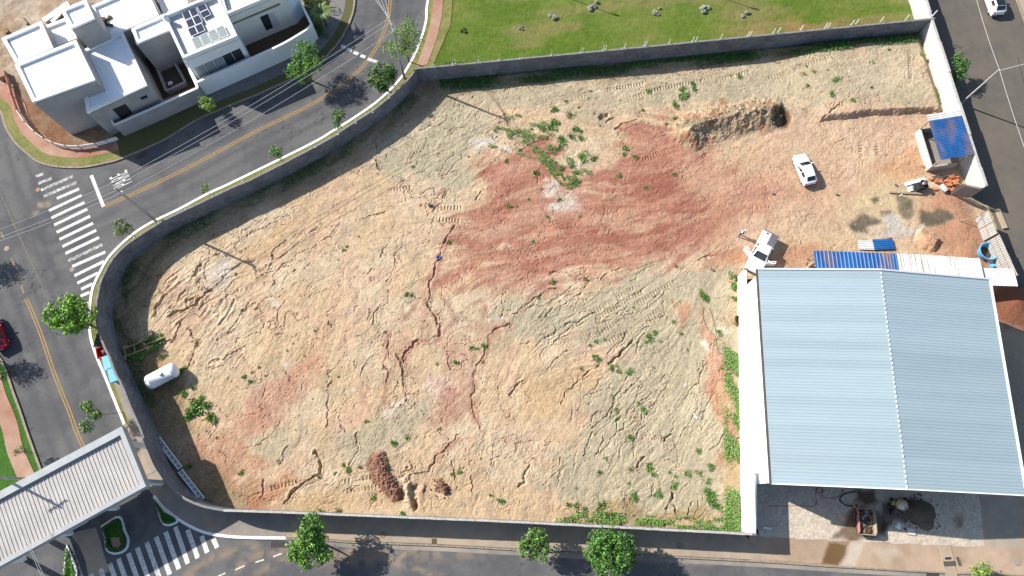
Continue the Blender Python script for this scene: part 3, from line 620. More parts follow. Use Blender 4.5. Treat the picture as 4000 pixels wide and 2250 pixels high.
def heights(X, Y):
    wx = X + 0.9*(fbm(X/3, Y/3, 40)-.5)*2; wy = Y + 0.9*(fbm(X/3, Y/3, 50)-.5)*2
    Z = 0.26*(fbm(X/9, Y/9, 1, 3)-.5) + 0.12*(fbm(X/2.4, Y/2.4, 2, 4)-.5)
    # directional relief: scraped ridges in the local direction of work
    cps = [((760, 1100), 52, 1.2, 1.0), ((620, 1230), 62, 1.1, 1.0), ((900, 950), 34, 1.0, 0.6), ((1200, 760), 30, .9, 0.45), ((1500, 900), 24, .9, 0.35), ((1300, 1150), 55, .8, 0.25), ((1500, 1500), 85, .8, 0.15), ((1100, 1500), 80, .7, 0.2), ((1300, 1900), 14, .9, 0.55), ((1800, 1850), 60, 1.0, 0.25), ((2100, 1700), 55, .8, 0.3), ((2300, 1250), 33, .9, 0.8), ((2500, 1450), 52, 1.1, 0.8), ((2650, 1650), 62, 1.1, 0.7), ((2800, 1900), 50, .9, 0.4), ((2000, 1000), 25, .6, 0.45), ((2400, 850), 14, .4, 0.5), ((2200, 450), 22, .9, 0.5), ((2700, 330), 8, .7, 0.6), ((3300, 300), 12, .6, 0.45), ((3300, 550), 70, .35, 0.3), ((3200, 800), 20, .45, 0.4), ((1700, 500), 40, .9, 0.5), ((3500, 850), 10, .3, 0.2)]
    wsum = np.zeros(X.shape); cx = np.zeros(X.shape); cy = np.zeros(X.shape); amp = np.zeros(X.shape); stk = np.zeros(X.shape)
    for p, a, s, sk in cps:
        q = G(*p); w = 1/((X-q.x)**2+(Y-q.y)**2+6)**1.5
        wsum += w; cx += w*math.cos(R(2*a)); cy += w*math.sin(R(2*a)); amp += w*s; stk += w*sk
    ang = np.arctan2(cy, cx)/2; amp = amp/wsum; stk = stk/wsum
    ang2 = ang + 1.1*(fbm(X/7, Y/7, 170, 3)-.5)*2*.8 + .5*(fbm(X/2, Y/2, 171, 2)-.5)
    ca, sa = np.cos(ang2).astype(np.float32), np.sin(ang2).astype(np.float32); rs_ = np.random.RandomState(4)
    w1 = rs_.rand(*X.shape).astype(np.float32); w2 = vnoise(X/.34, Y/.34, 172).astype(np.float32); w3 = vnoise(X/.7, Y/.7, 173).astype(np.float32)
    l1, l2, l3 = lic(w1, ca, sa, 14), lic(w2, ca, sa, 26), lic(w3, ca, sa, 40)
    FLOW['l1'], FLOW['l2'], FLOW['l3'] = l1, l2, l3
    patch_ = sstep(.38, .66, fbm(X/4.5, Y/4.5, 90, 3))
    p1 = .25+.9*sstep(.36, .64, fbm(X/4, Y/4, 174, 3)); p2 = .2+1.0*sstep(.36, .62, fbm(X/5+7, Y/5, 175, 3))
    am = .35+.75*amp
    FLOW['stk'] = stk
    Z += am*stk*(.012*l1*p1 + .026*l2*p2 + .016*l3*(1.2-p2*.5))
    Z -= am*(.25+.75*stk)*(.075*sstep(1.25, 2.1, l2)*p1 + .09*sstep(1.3, 2.2, -l3)*sstep(.45, .6, fbm(X/3, Y/3, 176, 3)))
    g1 = fbm(wx/1.5, wy/1.5, 177, 5, .62)*7; Z += (1.15-stk)*.026*(np.floor(g1)+sstep(.40, .58, g1-np.floor(g1))-3.5)*(.4+.8*patch_)
    NA = 9; ridge = np.zeros(X.shape); ws = np.zeros(X.shape); fine = np.zeros(X.shape)
    for k in range(NA):
        th = math.pi*k/NA
        w = np.clip(np.cos(2*(ang-th)), 0, 1)**18
        if w.max() < .01: continue
        u = wx*math.cos(th)+wy*math.sin(th); v = -wx*math.sin(th)+wy*math.cos(th)
        f1 = fbm(u/3.6, v/1.2, 60+k, 5, .6)*8; n1 = np.floor(f1)+sstep(.40, .56, f1-np.floor(f1))
        f2 = fbm(u/1.6, v/0.5, 80+k, 4, .6)*7; n2 = np.floor(f2)+sstep(.38, .58, f2-np.floor(f2))
        ridge += w*(n1-4.5); fine += w*(n2-3.5); ws += w
    ridge /= ws+1e-6; fine /= ws+1e-6
    patch = sstep(.38, .66, fbm(X/4.5, Y/4.5, 90, 3))
    Z += amp*(0.020*ridge*(.35+.9*patch) + 0.012*fine*(.25+1.1*sstep(.4, .65, fbm(X/2.2, Y/2.2, 91, 3))))
    # rough clods
    cl = sstep(.46, .68, fbm(X/2.2, Y/2.2, 95, 4))
    Z += (.35+.65*amp)*(.12+cl)*0.06*(vnoise(X/0.27+3*wx*0, Y/0.27, 96)-.5)*(.4+fbm(X/.9, Y/.9, 98, 2))
    Z += 0.035*(vnoise(X/0.17, Y/0.17, 97)-.5)
    # small dendritic rills
    ril = np.abs(fbm(wx/2.6, wy/2.6, 33, 4)-.5)
    Z -= 0.17*(.4+.6*amp)*np.exp(-(ril/0.007)**2)*sstep(.36, .56, fbm(X/5, Y/5, 34, 3))
    ril2 = np.abs(fbm(wx/1.5+31, wy/2.4, 35, 4)-.5)
    Z -= 0.10*(.3+.7*amp)*np.exp(-(ril2/0.009)**2)*sstep(.42, .6, fbm(X/3.5, Y/3.5, 36, 3))
    Z *= .72
    gx = X + 0.45*(fbm(X/0.9, Y/0.9, 70)-.5)*2; gy = Y + 0.45*(fbm(X/0.9, Y/0.9, 71)-.5)*2
    for pts, w, d in gullies:
        xs = [p[0] for p in pts]; ys = [p[1] for p in pts]
        jj = np.nonzero((Y[:, 0] > min(ys)-2) & (Y[:, 0] < max(ys)+2))[0]; ii = np.nonzero((X[0] > min(xs)-2) & (X[0] < max(xs)+2))[0]
        if not len(jj) or not len(ii): continue
        sl_ = (slice(jj[0], jj[-1]+1), slice(ii[0], ii[-1]+1))
        dd, tt = segdist(pts, gx[sl_], gy[sl_])
        ww = .62*w*(.6+.8*vnoise(tt*1.7, tt*0+w*50, 5))
        Z[sl_] -= .75*d*(.25+.95*sstep(.2, .65, vnoise(tt*1.1, tt*0+9+d*90, 6)))*(1-sstep(.25, 1.35, dd/ww)) - 0.10*d*np.exp(-((dd-ww*1.8)/(ww*.7))**2)
    sx_ = X + 0.14*(fbm(X/0.7, Y/0.7, 270)-.5)*2+.5*(fbm(X/4, Y/4, 272, 2)-.5)*2; sy_ = Y + 0.14*(fbm(X/0.7, Y/0.7, 271)-.5)*2+.5*(fbm(X/4, Y/4, 273, 2)-.5)*2
    for pts, w, d in scrapes:
        xs = [p[0] for p in pts]; ys = [p[1] for p in pts]
        jj = np.nonzero((Y[:, 0] > min(ys)-2) & (Y[:, 0] < max(ys)+2))[0]; ii = np.nonzero((X[0] > min(xs)-2) & (X[0] < max(xs)+2))[0]
        if not len(jj) or not len(ii): continue
        sl_ = (slice(jj[0], jj[-1]+1), slice(ii[0], ii[-1]+1)); dd, tt = segdist(pts, sx_[sl_], sy_[sl_]); gt_ = sstep(.25, .6, vnoise(tt*.35, tt*0+d*77, 8))
        Z[sl_] += gt_*d*(-.8*(1-sstep(.1, 1.3, dd/w)) + .45*np.exp(-((dd-w*2.0)/(w*.9))**2))
    for pts in tracks:
        xs = [p[0] for p in pts]; ys = [p[1] for p in pts]
        jj = np.nonzero((Y[:, 0] > min(ys)-1) & (Y[:, 0] < max(ys)+1))[0]; ii = np.nonzero((X[0] > min(xs)-1) & (X[0] < max(xs)+1))[0]
        if not len(jj) or not len(ii): continue
        sl_ = (slice(jj[0], jj[-1]+1), slice(ii[0], ii[-1]+1))
        dd, tt = segdist(pts, X[sl_], Y[sl_])
        m = (1-sstep(.16, .30, dd))*sstep(.3, .5, vnoise(tt*.7, tt*0+xs[0], 3)+.15)
        Z[sl_] += m*(-0.05+0.07*np.sin(tt*2*math.pi/0.36))
    # upper terrace in the north-east and its scarp
    sgn = np.where(inside(scarp+[xy(G(3900, 440)), xy(G(3800, -100)), xy(G(2850, -100)), xy(G(2880, 300))], X, Y), 1, -1)
    d1, t1 = segdist(scarp, X+.35*(fbm(X/.9, Y/.9, 72)-.5)*2, Y+.35*(fbm(X/.9, Y/.9, 73)-.5)*2)
    ramp = sstep(0, 9, X-G(3010, 400).x)
    Z += 0.75*sstep(-.25, .3, sgn*d1)*ramp*np.exp(-(np.clip(d1-6, 0, 99)/9)**2*.5)
    # spoil heap with stones
    dh, th_ = segdist(heap_line, gx, gy)
    fall = 2.3-0.35*sstep(0, 10, th_)
    hh = 1.55*np.clip(1-dh/(fall*1.12), 0, 1)**1.15
    Z += hh*(.85+.4*(fbm(X/1.1, Y/1.1, 77)-.5)) + np.clip(hh*4, 0, 1)*0.30*(fbm(X/.36, Y/.36, 78, 3)-.5)
    pit = G(3048, 462); dp = np.hypot(X-pit.x, Y-pit.y); Z -= .7*(1-sstep(.7, 1.6, dp))
    for ln, hgt, wid in ((clod, .55, .85), (clod2, .45, .55), ([xy(G(3612, 940)), xy(G(3628, 945))], .75, 1.25), ([xy(G(1590, 1880)), xy(G(1600, 1945))], .28, .6)):
        d_, t_ = segdist(ln, gx, gy); h_ = hgt*np.clip(1-(d_/wid)**1.6, 0, 1)
        rough = 0.0 if hgt == .75 else .42
        Z += h_ + (h_ > .03)*rough*(fbm(X/.28, Y/.28, 79, 3)-.5)
    # keep the working yard and the gateway smoother and on grade
    yard = sstep(3.0, 0.0, np.abs(Y-G(3600, 850).y)-4)*sstep(-6, 4, X-G(3250, 850).x)
    keep = np.zeros(X.shape)
    d_, _ = segdist([xy(G(3612, 940)), xy(G(3628, 945))], X, Y); keep = sstep(1.6, 1.2, d_)
    Z *= 1-.75*yard*(1-keep)
    for q, r_ in ((G(3140, 668), 1.8), (G(2975, 985), 2.2), (G(3140, 640), 1.6), (G(3150, 700), 1.6), (G(2990, 960), 1.8), (G(2888, 921), .7), (G(630, 1470), 1.9)):
        d_ = np.hypot(X-q.x, Y-q.y); Z *= 1-.9*sstep(r_+.8, r_*.6, d_)
    edge, _ = segdist(lot_poly, X, Y, True)
    Z = Z*sstep(0.0, 1.2, edge)*1.0 + 0.0
    out_e = (X-E_END.x)*(-EDIR.y*-1 if False else perp.x)+(Y-E_END.y)*perp.y
    return Z + 0.02
def shade_zone(X, Y):
    """the soils themselves: tan and cream fill, red clay, greenish silt, orange sand, pale spills"""
    wa = 2.4*(fbm(X/3.6, Y/3.6, 101, 6, .6)-.5)*2; wb = 2.4*(fbm(X/3.6, Y/3.6, 102, 6, .6)-.5)*2
    xw, yw = X+wa, Y+wb
    tan, cream, orange, green, red, dred, pale, peach, grey = cvec(219, 191, 156), cvec(228, 207, 177), cvec(216, 184, 142), cvec(194, 184, 156), cvec(186, 128, 108), cvec(167, 106, 89), cvec(230, 219, 203), cvec(220, 185, 156), cvec(178, 165, 142)
    Cc = np.empty(X.shape+(3,)); Cc[:] = tan
    def ov(c, m): 
        nonlocal Cc
        Cc = Cc*(1-m[..., None]) + c*m[..., None]
    f1 = fbm(X/5, Y/5, 110, 4); f2 = fbm(X/3.3, Y/3.3, 111, 4); f3 = fbm(X/2.2+9, Y/2.2, 112, 4)
    ov(cream, .7*sstep(.48, .66, f1)); ov(orange, .32*sstep(.55, .72, f2)); ov(peach, .6*sstep(.52, .68, f3)); ov(grey, .30*sstep(.55, .7, fbm(X/1.6+4, Y/1.6, 113, 4)))
    def ell(p, rx, ry, rot=0, c=None, s=.9, soft=.5):
        q = G(*p); a = R(rot); u = (xw-q.x)*math.cos(a)+(yw-q.y)*math.sin(a); v = -(xw-q.x)*math.sin(a)+(yw-q.y)*math.cos(a)
        d = np.hypot(u/rx, v/ry); ov(c, s*(1-sstep(1-soft, 1+soft*.5, d)))
    def pol(pts, c, s=.9, soft=1.2, drag=.35):
        d = sdpoly([xy(G(*p)) for p in pts], xw, yw) + drag*(1.2*FLOW['l3']+.8*FLOW['l2']); ov(c, s*(1-sstep(-soft, soft*.4, d)))
    k = 1.5528
    F = lambda L: [(x*k, y*k) for x, y in L]
    # greenish silts
    pol(F([(950, 340), (1080, 230), (1140, 220), (1230, 300), (1190, 380), (1220, 450), (1180, 500), (1080, 470), (960, 440)]), green, .85)
    pol(F([(1100, 210), (2330, 100), (2360, 270), (2000, 290), (1750, 280), (1560, 300), (1300, 300), (1150, 250)]), green, .72, 2.0)
    pol(F([(1230, 780), (1420, 730), (1650, 690), (1840, 690), (1860, 860), (1850, 1180), (1840, 1320), (1560, 1330), (1340, 1230), (1480, 1060), (1400, 960), (1470, 860), (1290, 830)]), green, .82)
    ell((1500, 1690), 6, 2.2, 20, green, .8); ell((1090, 1730), 4, 2.2, 10, green, .6); ell((1650, 1300), 2, 1, 0, green, .5)
    ell((2150, 1560), 3.5, 2.5, 30, orange, .7); ell((2330, 1430), 4, 2, 30, peach, .7); ell((1350, 1960), 7, 1.6, 4, orange, .6); ell((2270, 1480), 3, 2, 20, orange, .6)
    ell((1040, 960), 4, 2, 30, orange, .6); ell((860, 1050), 3, 2, 30, pale, .5); ell((1090, 850), 3, 1.5, 30, cream, .6)
    # red clay
    pol(F([(1215, 405), (1290, 380), (1330, 320), (1400, 310), (1440, 420), (1480, 440), (1560, 400), (1590, 300), (1680, 275), (1720, 340), (1780, 365), (1840, 405), (1900, 450), (1960, 520), (1930, 560), (1840, 580), (1800, 640), (1700, 655), (1560, 690), (1480, 705), (1350, 740), (1230, 705), (1100, 725), (1085, 690), (1130, 610), (1200, 540), (1225, 480)]), red, .92, 1.6, .6)
    pol(F([(1230, 430), (1300, 420), (1330, 500), (1270, 530), (1240, 500)]), dred, .6)
    pol(F([(1440, 560), (1560, 440), (1700, 420), (1820, 470), (1780, 560), (1640, 620), (1460, 690), (1300, 700), (1180, 680), (1230, 640)]), dred, .62, 2.0)
    us = X*math.cos(R(14))+Y*math.sin(R(14)); vs = -X*math.sin(R(14))+Y*math.cos(R(14))
    mred = 1-sstep(-1, 2, sdpoly([xy(G(*p)) for p in F([(1215, 405), (1500, 430), (1680, 275), (1960, 520), (1800, 640), (1350, 740), (1085, 700)])], X, Y))
    ov(peach, .55*mred*np.clip(sstep(.50, .70, fbm(us/5, vs/1.1, 150, 5, .6))+.22*FLOW['l3'], 0, 1)); ov(cvec(206, 156, 130), .5*mred*sstep(.5, .62, fbm(us/2.2+7, vs/.8, 151, 5, .6)))
    pol(F([(1700, 420), (1790, 380), (1960, 500), (1900, 560), (1800, 560)]), peach, .5, 2.5)
    ell((2950, 720), 7, 4, 15, cvec(200, 146, 122), .5, .9); ell((3150, 760), 8, 3.2, 5, cvec(210, 160, 134), .45, .9); ell((2850, 900), 5, 2.5, 15, cvec(196, 140, 116), .5, .9)
    ell((3250, 560), 12, 5, 5, peach, .6); ell((3550, 520), 5, 3, 0, peach, .6); ell((3150, 850), 7, 3, 10, peach, .4); ell((3550, 640), 6, 2, 20, cvec(214, 160, 120), .6)
    ell((2950, 920), 3, 1.6, 20, cream, .4); ell((2880, 1010), 4, 1.6, 20, cvec(200, 140, 108), .7); ell((3100, 1010), 4, 2, 0, cvec(196, 136, 106), .6)
    ell((3790, 960), 4.5, 5, 10, cvec(202, 148, 118), .8); ell((3700, 830), 4, 3, 0, cvec(206, 156, 126), .75); ell((3640, 770), 4, 1.4, -10, cvec(202, 148, 118), .7)
    # red patches in the west and south
    ell((1060, 1560), 4.5, 2.0, 40, cvec(204, 158, 134), .75); ell((990, 1640), 3.5, 1.6, 10, cvec(204, 152, 126), .7); ell((880, 1760), 4.2, 1.8, -20, cvec(198, 146, 118), .75); ell((940, 1900), 4, 1.6, -35, cvec(194, 140, 112), .7); ell((1080, 1890), 3, 1.2, 20, cvec(205, 146, 110), .6)
    ell((1180, 1480), 3, 1.5, 60, cvec(214, 164, 132), .6); ell((1730, 1600), 1.8, 2.6, 10, cvec(190, 148, 126), .75); ell((1250, 1330), 4, 1.2, 60, cvec(212, 170, 140), .5)
    ell((2800, 1480), .75, 7.5, 3, cvec(212, 164, 140), .85, .35); ell((2830, 1620), 1.2, 5.5, 0, cvec(210, 160, 130), .8); ell((2680, 1220), 1.6, .8, 20, cvec(196, 140, 112), .7)
    # whitish spills
    ell((1900, 555), 1.8, 1.4, 0, pale, .95); ell((1990, 580), .9, .5, 0, pale, .8); ell((2220, 790), 1.5, 2.0, 30, pale, .7, .6); ell((2130, 740), 1.3, .8, 20, pale, .8); ell((2240, 620), .6, .8, 0, pale, .9); ell((2170, 820), 1, .7, 0, pale, .8)
    ell((1690, 1520), 2.2, 1.1, 20, cvec(230, 206, 188), .75, .6); ell((1540, 1600), 1.7, .5, 35, cvec(238, 216, 196), .95, .3); ell((1080, 1180), .5, .7, 10, pale, .9); ell((860, 1030), 1.6, .9, 30, pale, .7)
    ell((1925, 1245), .55, .25, 0, pale, .95, .2); ell((2760, 1360), .45, .8, 20, pale, .9, .3); ell((2840, 1310), .9, .5, 0, pale, .7); ell((2650, 1515), .45, .4, 0, cvec(240, 230, 215), .95, .25); ell((1125, 1411), .4, .3, 0, pale, .9); ell((1360, 1535), .35, .35, 0, pale, .9)
    ell((1640, 490), 2.5, 1.2, 20, cream, .6); ell((2000, 960), 1.2, .5, 30, cream, .6); ell((2390, 330), 6, 1.5, 8, cream, .4); ell((3520, 290), 4, 3, 0, cream, .5)
    # spoil heap and the dug end of it
    dh, th_ = segdist(heap_line, xw, yw); m = 1-sstep(1.6, 2.6, dh); ov(cvec(198, 172, 138), .85*m)
    pit = G(3048, 462); dp = np.hypot(X-pit.x, Y-pit.y)+.5*(fbm(X/.6, Y/.6, 180)-.5); ov(cvec(112, 82, 60, .5), .92*(1-sstep(1.1, 1.75, dp)))
    ov(cvec(178, 122, 96), .8*m*sstep(.52, .62, fbm(X/1.3, Y/1.3, 120, 4))); ov(cvec(160, 148, 126), .8*m*sstep(.5, .62, fbm(X/1.6+9, Y/1.6, 121, 4)))
    for ln, w, c in ((clod, .95, cvec(158, 120, 101)), (clod2, .6, cvec(162, 124, 105)), ([xy(G(3612, 940)), xy(G(3628, 945))], 1.25, cvec(216, 172, 138))):
        d_, _ = segdist(ln, xw*.25+X*.75, yw*.25+Y*.75); ov(c, .95*(1-sstep(w*.8, w*1.15, d_)))
    # red silt along the rills
    ero = sstep(.30, .62, fbm(X/.7, Y/.7, 160, 4, .6)); wid = .35+1.1*fbm(X/1.6, Y/1.6, 161, 3)
    for p_, rx_, ry_, a_, s_ in (((1640, 1230), 1.2, 3.4, -10, .5), ((1560, 1380), 1.0, 3.0, 20, .4), ((1790, 1420), 1.3, 4.2, 15, .5), ((1730, 1600), 1.8, 2.8, 0, .5), ((1900, 1290), 2.4, .9, 30, .5), ((1420, 1560), 2.5, 1.4, 60, .25), ((1150, 1530), 4, 2.2, 45, .4), ((2080, 1120), 5, 1.2, 20, .4)): ell(p_, rx_, ry_, a_, cvec(196, 148, 128), s_, .9)
    for i, s, w in ((0, .75, .55), (1, .7, .45), (10, .45, .4), (17, .6, .5), (5, .5, .35)):
        pts = gullies[i][0]; d_, t_ = segdist(pts, X+wa*.16, Y+wb*.16); ov(cvec(186, 137, 118), s*ero*(1-sstep(w*.3, w*1.5, d_/wid)))
    for pts, w in ((P2(1, 2, [(1800, 20), (1900, 80), (1960, 200), (2000, 330), (1900, 400)]), .45), (P2(1, 2, [(2320, 60), (2280, 130), (2160, 190), (2010, 320)]), .4), (P2(1, 2, [(2240, 240), (2320, 180), (2280, 280)]), .5), (P2(1, 2, [(2200, 940), (2050, 1050), (1860, 1060)]), .45), (P2(1, 2, [(2200, 950), (2100, 1150), (2030, 1300)]), .7), (P2(1, 2, [(2210, 960), (2220, 1150), (2220, 1380)]), .6), (P2(1, 2, [(1330, 880), (1300, 1000), (1290, 1150)]), .5), (P2(1, 2, [(1650, 100), (1560, 220), (1420, 320)]), .7), (P2(1, 1, [(1880, 430), (1790, 600), (1780, 700)]), .35), (P2(1, 3, [(2300, 0), (2060, 70), (1900, 190)]), .45)):
        d_, t_ = segdist(pts, X+wa*.2, Y+wb*.2); ov(cvec(188, 142, 122), .7*ero*(1-sstep(w*.2, w*1.4, d_/wid)))
    rw = np.abs(fbm((X + 0.9*(fbm(X/3, Y/3, 40)-.5)*2)/2.6, (Y + 0.9*(fbm(X/3, Y/3, 50)-.5)*2)/2.6, 33, 4)-.5)
    ov(cvec(196, 156, 132), .45*np.exp(-(rw/.018)**2)*sstep(.36, .56, fbm(X/5, Y/5, 34, 3)))
    # ash, cement and lime on the working yard
    dark = cvec(108, 103, 88); lime = cvec(212, 206, 196)
    def yp(pts, c, s, soft=.5):
        d = sdpoly(P2(3, 1, pts), X+wa*.22, Y+wb*.22); ov(c, np.clip(s*(1-sstep(-soft*.5, soft*.7, d))*(.85+.4*fbm(X/.5, Y/.5, 130)), 0, 1))
    ell((3430, 790), 6, 1.6, 8, cvec(222, 200, 160), .8)
    yp([(800, 820), (880, 740), (960, 700), (1040, 740), (1130, 760), (1080, 800), (980, 830), (970, 890), (850, 880)], dark, .85)
    yp([(1290, 520), (1440, 560), (1460, 700), (1390, 760), (1310, 700), (1300, 600)], dark, .75)
    yp([(1540, 660), (1640, 690), (1690, 650), (1800, 680), (1860, 740), (1750, 790), (1600, 830), (1530, 790)], dark, .88)
    yp([(1020, 560), (1090, 545), (1125, 590), (1080, 610)], dark, .8, .3); yp([(1140, 700), (1230, 670), (1250, 700), (1150, 730)], dark, .7, .3)
    yp([(1160, 750), (1240, 700), (1330, 760), (1340, 830), (1250, 850), (1180, 800)], lime, .95); yp([(1080, 880), (1300, 830), (1540, 860), (1400, 910), (1100, 920)], lime, .7); yp([(1530, 820), (1570, 800), (1590, 850), (1540, 860)], lime, .8, .3)
    # darker soil beside the west wall and under the weeds
    ell((560, 1400), 3.2, 2.0, 20, cvec(150, 124, 92), .8); ell((640, 1600), 4, 3.0, -60, cvec(150, 126, 92), .8); ell((620, 1480), 3.5, 2.5, 0, cvec(158, 130, 96), .7); ell((840, 1880), 4, 2.4, -50, cvec(160, 136, 100), .7); ell((520, 1150), 2.5, 5, -20, cvec(170, 146, 110), .6)
    ell((2870, 1750), 1.3, 7, 0, cvec(176, 152, 110), .7); ell((2500, 2020), 9, .9, -3, cvec(168, 146, 104), .7)
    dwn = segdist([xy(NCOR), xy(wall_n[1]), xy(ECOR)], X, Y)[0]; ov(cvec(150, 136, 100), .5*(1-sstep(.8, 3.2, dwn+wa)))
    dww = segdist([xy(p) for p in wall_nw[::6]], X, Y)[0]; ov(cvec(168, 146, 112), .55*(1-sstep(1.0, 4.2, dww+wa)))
    st_ = np.clip(1+.03*FLOW['l1']+FLOW['stk']*(.05*FLOW['l2']+.03*FLOW['l3']), .7, 1.3); mott = st_*(.74+.52*fbm(X/.3, Y/.3, 140, 3, .75)) ; big = .88+.24*fbm(X/1.5, Y/1.5, 141, 4)
    return Cc*(1.05*mott*big)[..., None]
def terrain_h(X, Y):
    Z = heights(X, Y)
    # gateway slopes down to the street
    oe = (X-E_END.x)*perp.x+(Y-E_END.y)*perp.y
    return Z - 0.5*sstep(-2.5, 0.6, oe)*sstep(E_END.y+.5, E_END.y-1.0, Y)
dirt = painted('bare_soil', lot_poly, 0, RES, shade_zone, M_soil, terrain_h, grow=True)
dirt.data.polygons.foreach_set('use_smooth', np.zeros(len(dirt.data.polygons), bool))
_me = dirt.data; _co = np.empty(len(_me.vertices)*3, np.float32); _me.vertices.foreach_get('co', _co); _co = _co.reshape(-1, 3)
_kx = np.floor(_co[:, 0]/RES).astype(int); _ky = np.floor(_co[:, 1]/RES).astype(int)
ZMAP = {}
for _a, _b, _z in zip(_kx.tolist(), _ky.tolist(), _co[:, 2].tolist()): ZMAP[(_a, _b)] = _z
def soil_z(x, y):
    a, b = int(math.floor(x/RES)), int(math.floor(y/RES))
    for d in ((0, 0), (1, 0), (0, 1), (-1, 0), (0, -1), (1, 1), (-1, -1)):
        z = ZMAP.get((a+d[0], b+d[1]))
        if z is not None: return z
    return 0.0
def GS(px, py):
    """a place on the soil of the lot"""
    p = G(px, py)
    for _ in range(3): p = G(px, py, soil_z(p.x, p.y))
    return p
# stones of the spoil heap and loose clods
st = MB(); sr = random.Random(5)
for i in range(900):
    k = sr.random()*(len(heap_line)-1); a = int(k); f = k-a
    x = heap_line[a][0]*(1-f)+heap_line[a+1][0]*f+sr.gauss(0, 1.1); y = heap_line[a][1]*(1-f)+heap_line[a+1][1]*f+sr.gauss(0, 1.0)
    r = sr.choice((.035, .05, .06, .08)) if sr.random() < .97 else sr.uniform(.13, .22)
    c = sr.choice(((206, 184, 152), (218, 198, 168), (196, 156, 128), (192, 174, 146)))
    st.blob((x, y, soil_z(x, y)+r*.25), r, i, color=col(*c))
for i in range(1500):
    x = sr.uniform(-40, 52); y = sr.uniform(-1, 53)
    if (int(math.floor(x/RES)), int(math.floor(y/RES))) not in ZMAP: continue
    r = sr.uniform(.03, .085); c = sr.choice(((214, 186, 150), (226, 206, 172), (196, 164, 130), (204, 180, 150)))
    st.blob((x, y, soil_z(x, y)+r*.2), r, i+2000, color=col(*c))
for i in range(260):
    ln = clod if i < 200 else clod2; k = sr.random()*(len(ln)-1); a = min(int(k), len(ln)-2); f = k-a
    x = ln[a][0]*(1-f)+ln[a+1][0]*f+sr.gauss(0, .45); y = ln[a][1]*(1-f)+ln[a+1][1]*f+sr.gauss(0, .4); r = sr.uniform(.04, .13)
    st.blob((x, y, soil_z(x, y)+r*.2), r, i+5000, color=col(*sr.choice(((160, 118, 98), (174, 130, 108), (146, 108, 92)))))
o = build('loose_stones', st, M_stone, dirt, kind='stuff'); o['label'] = 'loose stones and clods on the bare soil and its heaps'
# ------------------------------------------------------------------ road markings (parts of the street)
def mark(name, pts, z=0.004, mat=None, parent=street): 
    o = build(name, sheet_top([(p[0], p[1]) for p in pts], z), mat or M_roadwhite, parent); return o
def stripe(a, b, w, mat=None, name='crosswalk_stripe', z=0.009):
    a, b = Vector((a[0], a[1], 0)), Vector((b[0], b[1], 0)); d = (b-a).normalized(); n = Vector((-d.y, d.x, 0))*w/2
    return mark(name, [a-n, b-n, b+n, a+n], z, mat)
CW = [((360, 325), (440, 300), 1), ((385, 397), (525, 343), 1), ((412, 465), (738, 322), 1), ((440, 527), (772, 386), 1), ((572, 548), (797, 452), 0), ((492, 672), (822, 517), 0), ((517, 745), (850, 588), 0), ((545, 815), (880, 655), 0), ((570, 888), (907, 727), 0), ((598, 960), (937, 797), 0), ((628, 1032), (968, 868), 0), ((657, 1102), (998, 940), 0), ((688, 1176), (1030, 1012), 1), ((728, 1232), (1060, 1086), 0), ((748, 1326), (1046, 1180), 0), ((778, 1400), (985, 1297), 0), ((816, 1462), (930, 1405), 0), ((812, 1530), (900, 1492), 0), ((848, 1602), (890, 1580), 0)]
for a, b, worn in CW:
    p = GT(0, 1, [a, b]); stripe(p[0], p[1], .36, M_roadworn if worn else M_roadwhite)
for x, y in ((880, 470), (940, 500), (1006, 535), (1076, 567), (1146, 600), (1200, 618)):
    p, q = GT(1, 0, [(x-24, y-8), (x+24, y+8)]); stripe(p, q, .42, None, 'crossing_square')
sp = GT(0, 1, [(918, 315), (1042, 632)]); stripe(sp[0], sp[1], .40, None, 'stop_line')
S2 = [((2145, 1075), (2185, 1165)), ((2028, 1048), (2085, 1215)), ((1888, 985), (1990, 1270)), ((1765, 955), (1890, 1325)), ((1665, 1005), (1800, 1380)), ((1570, 1055), (1708, 1435)), ((1475, 1110), (1612, 1490)), ((1380, 1165), (1517, 1545)), ((1290, 1220), (1427, 1600)), ((1190, 1275), (1327, 1655)), ((1105, 1325), (1242, 1705)), ((1010, 1375), (1147, 1755)), ((912, 1428), (1050, 1808)), ((820, 1480), (957, 1860))]
for a, b in S2:
    p = GT(0, 3, [a, b]); stripe(p[0], p[1], .46)
for c, pts in ((0, [(2365, 1388), (2460, 1345)]), (0, [(2190, 1455), (2266, 1420)]), (1, [(-5, 1312), (80, 1285)]), (1, [(172, 1256), (260, 1222)])):
    p = GT(c, 3, pts); stripe(p[0], p[1], .13, None, 'lane_dash')
ycl = smooth_path([G(*q) for q in [(1526, -200)] + T(1, 0, [(1348, 0), (1322, 200), (1242, 420), (1100, 638), (900, 828), (700, 968), (400, 1130), (0, 1320)]) + T(0, 1, [(2000, 182), (1500, 428), (1060, 622)])], .6)
for d in (-.14, .14):
    build('centre_line', strip(ycl, d-.06, d+.06, -0.02, 0.004), M_roadyellow, street)
yw_ = smooth_path([G(*q) for q in T(0, 2, [(262, 110), (322, 240), (420, 490), (520, 790), (618, 1050), (700, 1250), (765, 1440)]) + T(0, 3, [(830, 135), (900, 320)])], .6)
for d in (-.14, .14):
    build('centre_line', strip(yw_, d-.06, d+.06, -0.02, 0.004), M_roadyellow, street)
for c, r, pts in ((0, 1, [(10, 885), (38, 950)]), (0, 1, [(115, 1155), (142, 1225)]), (0, 1, [(166, 1300), (196, 1373)]), (0, 1, [(215, 1425), (240, 1500)])):
    p = GT(c, r, pts); stripe(p[0], p[1], .12, M_roadyellow, 'lane_dash')
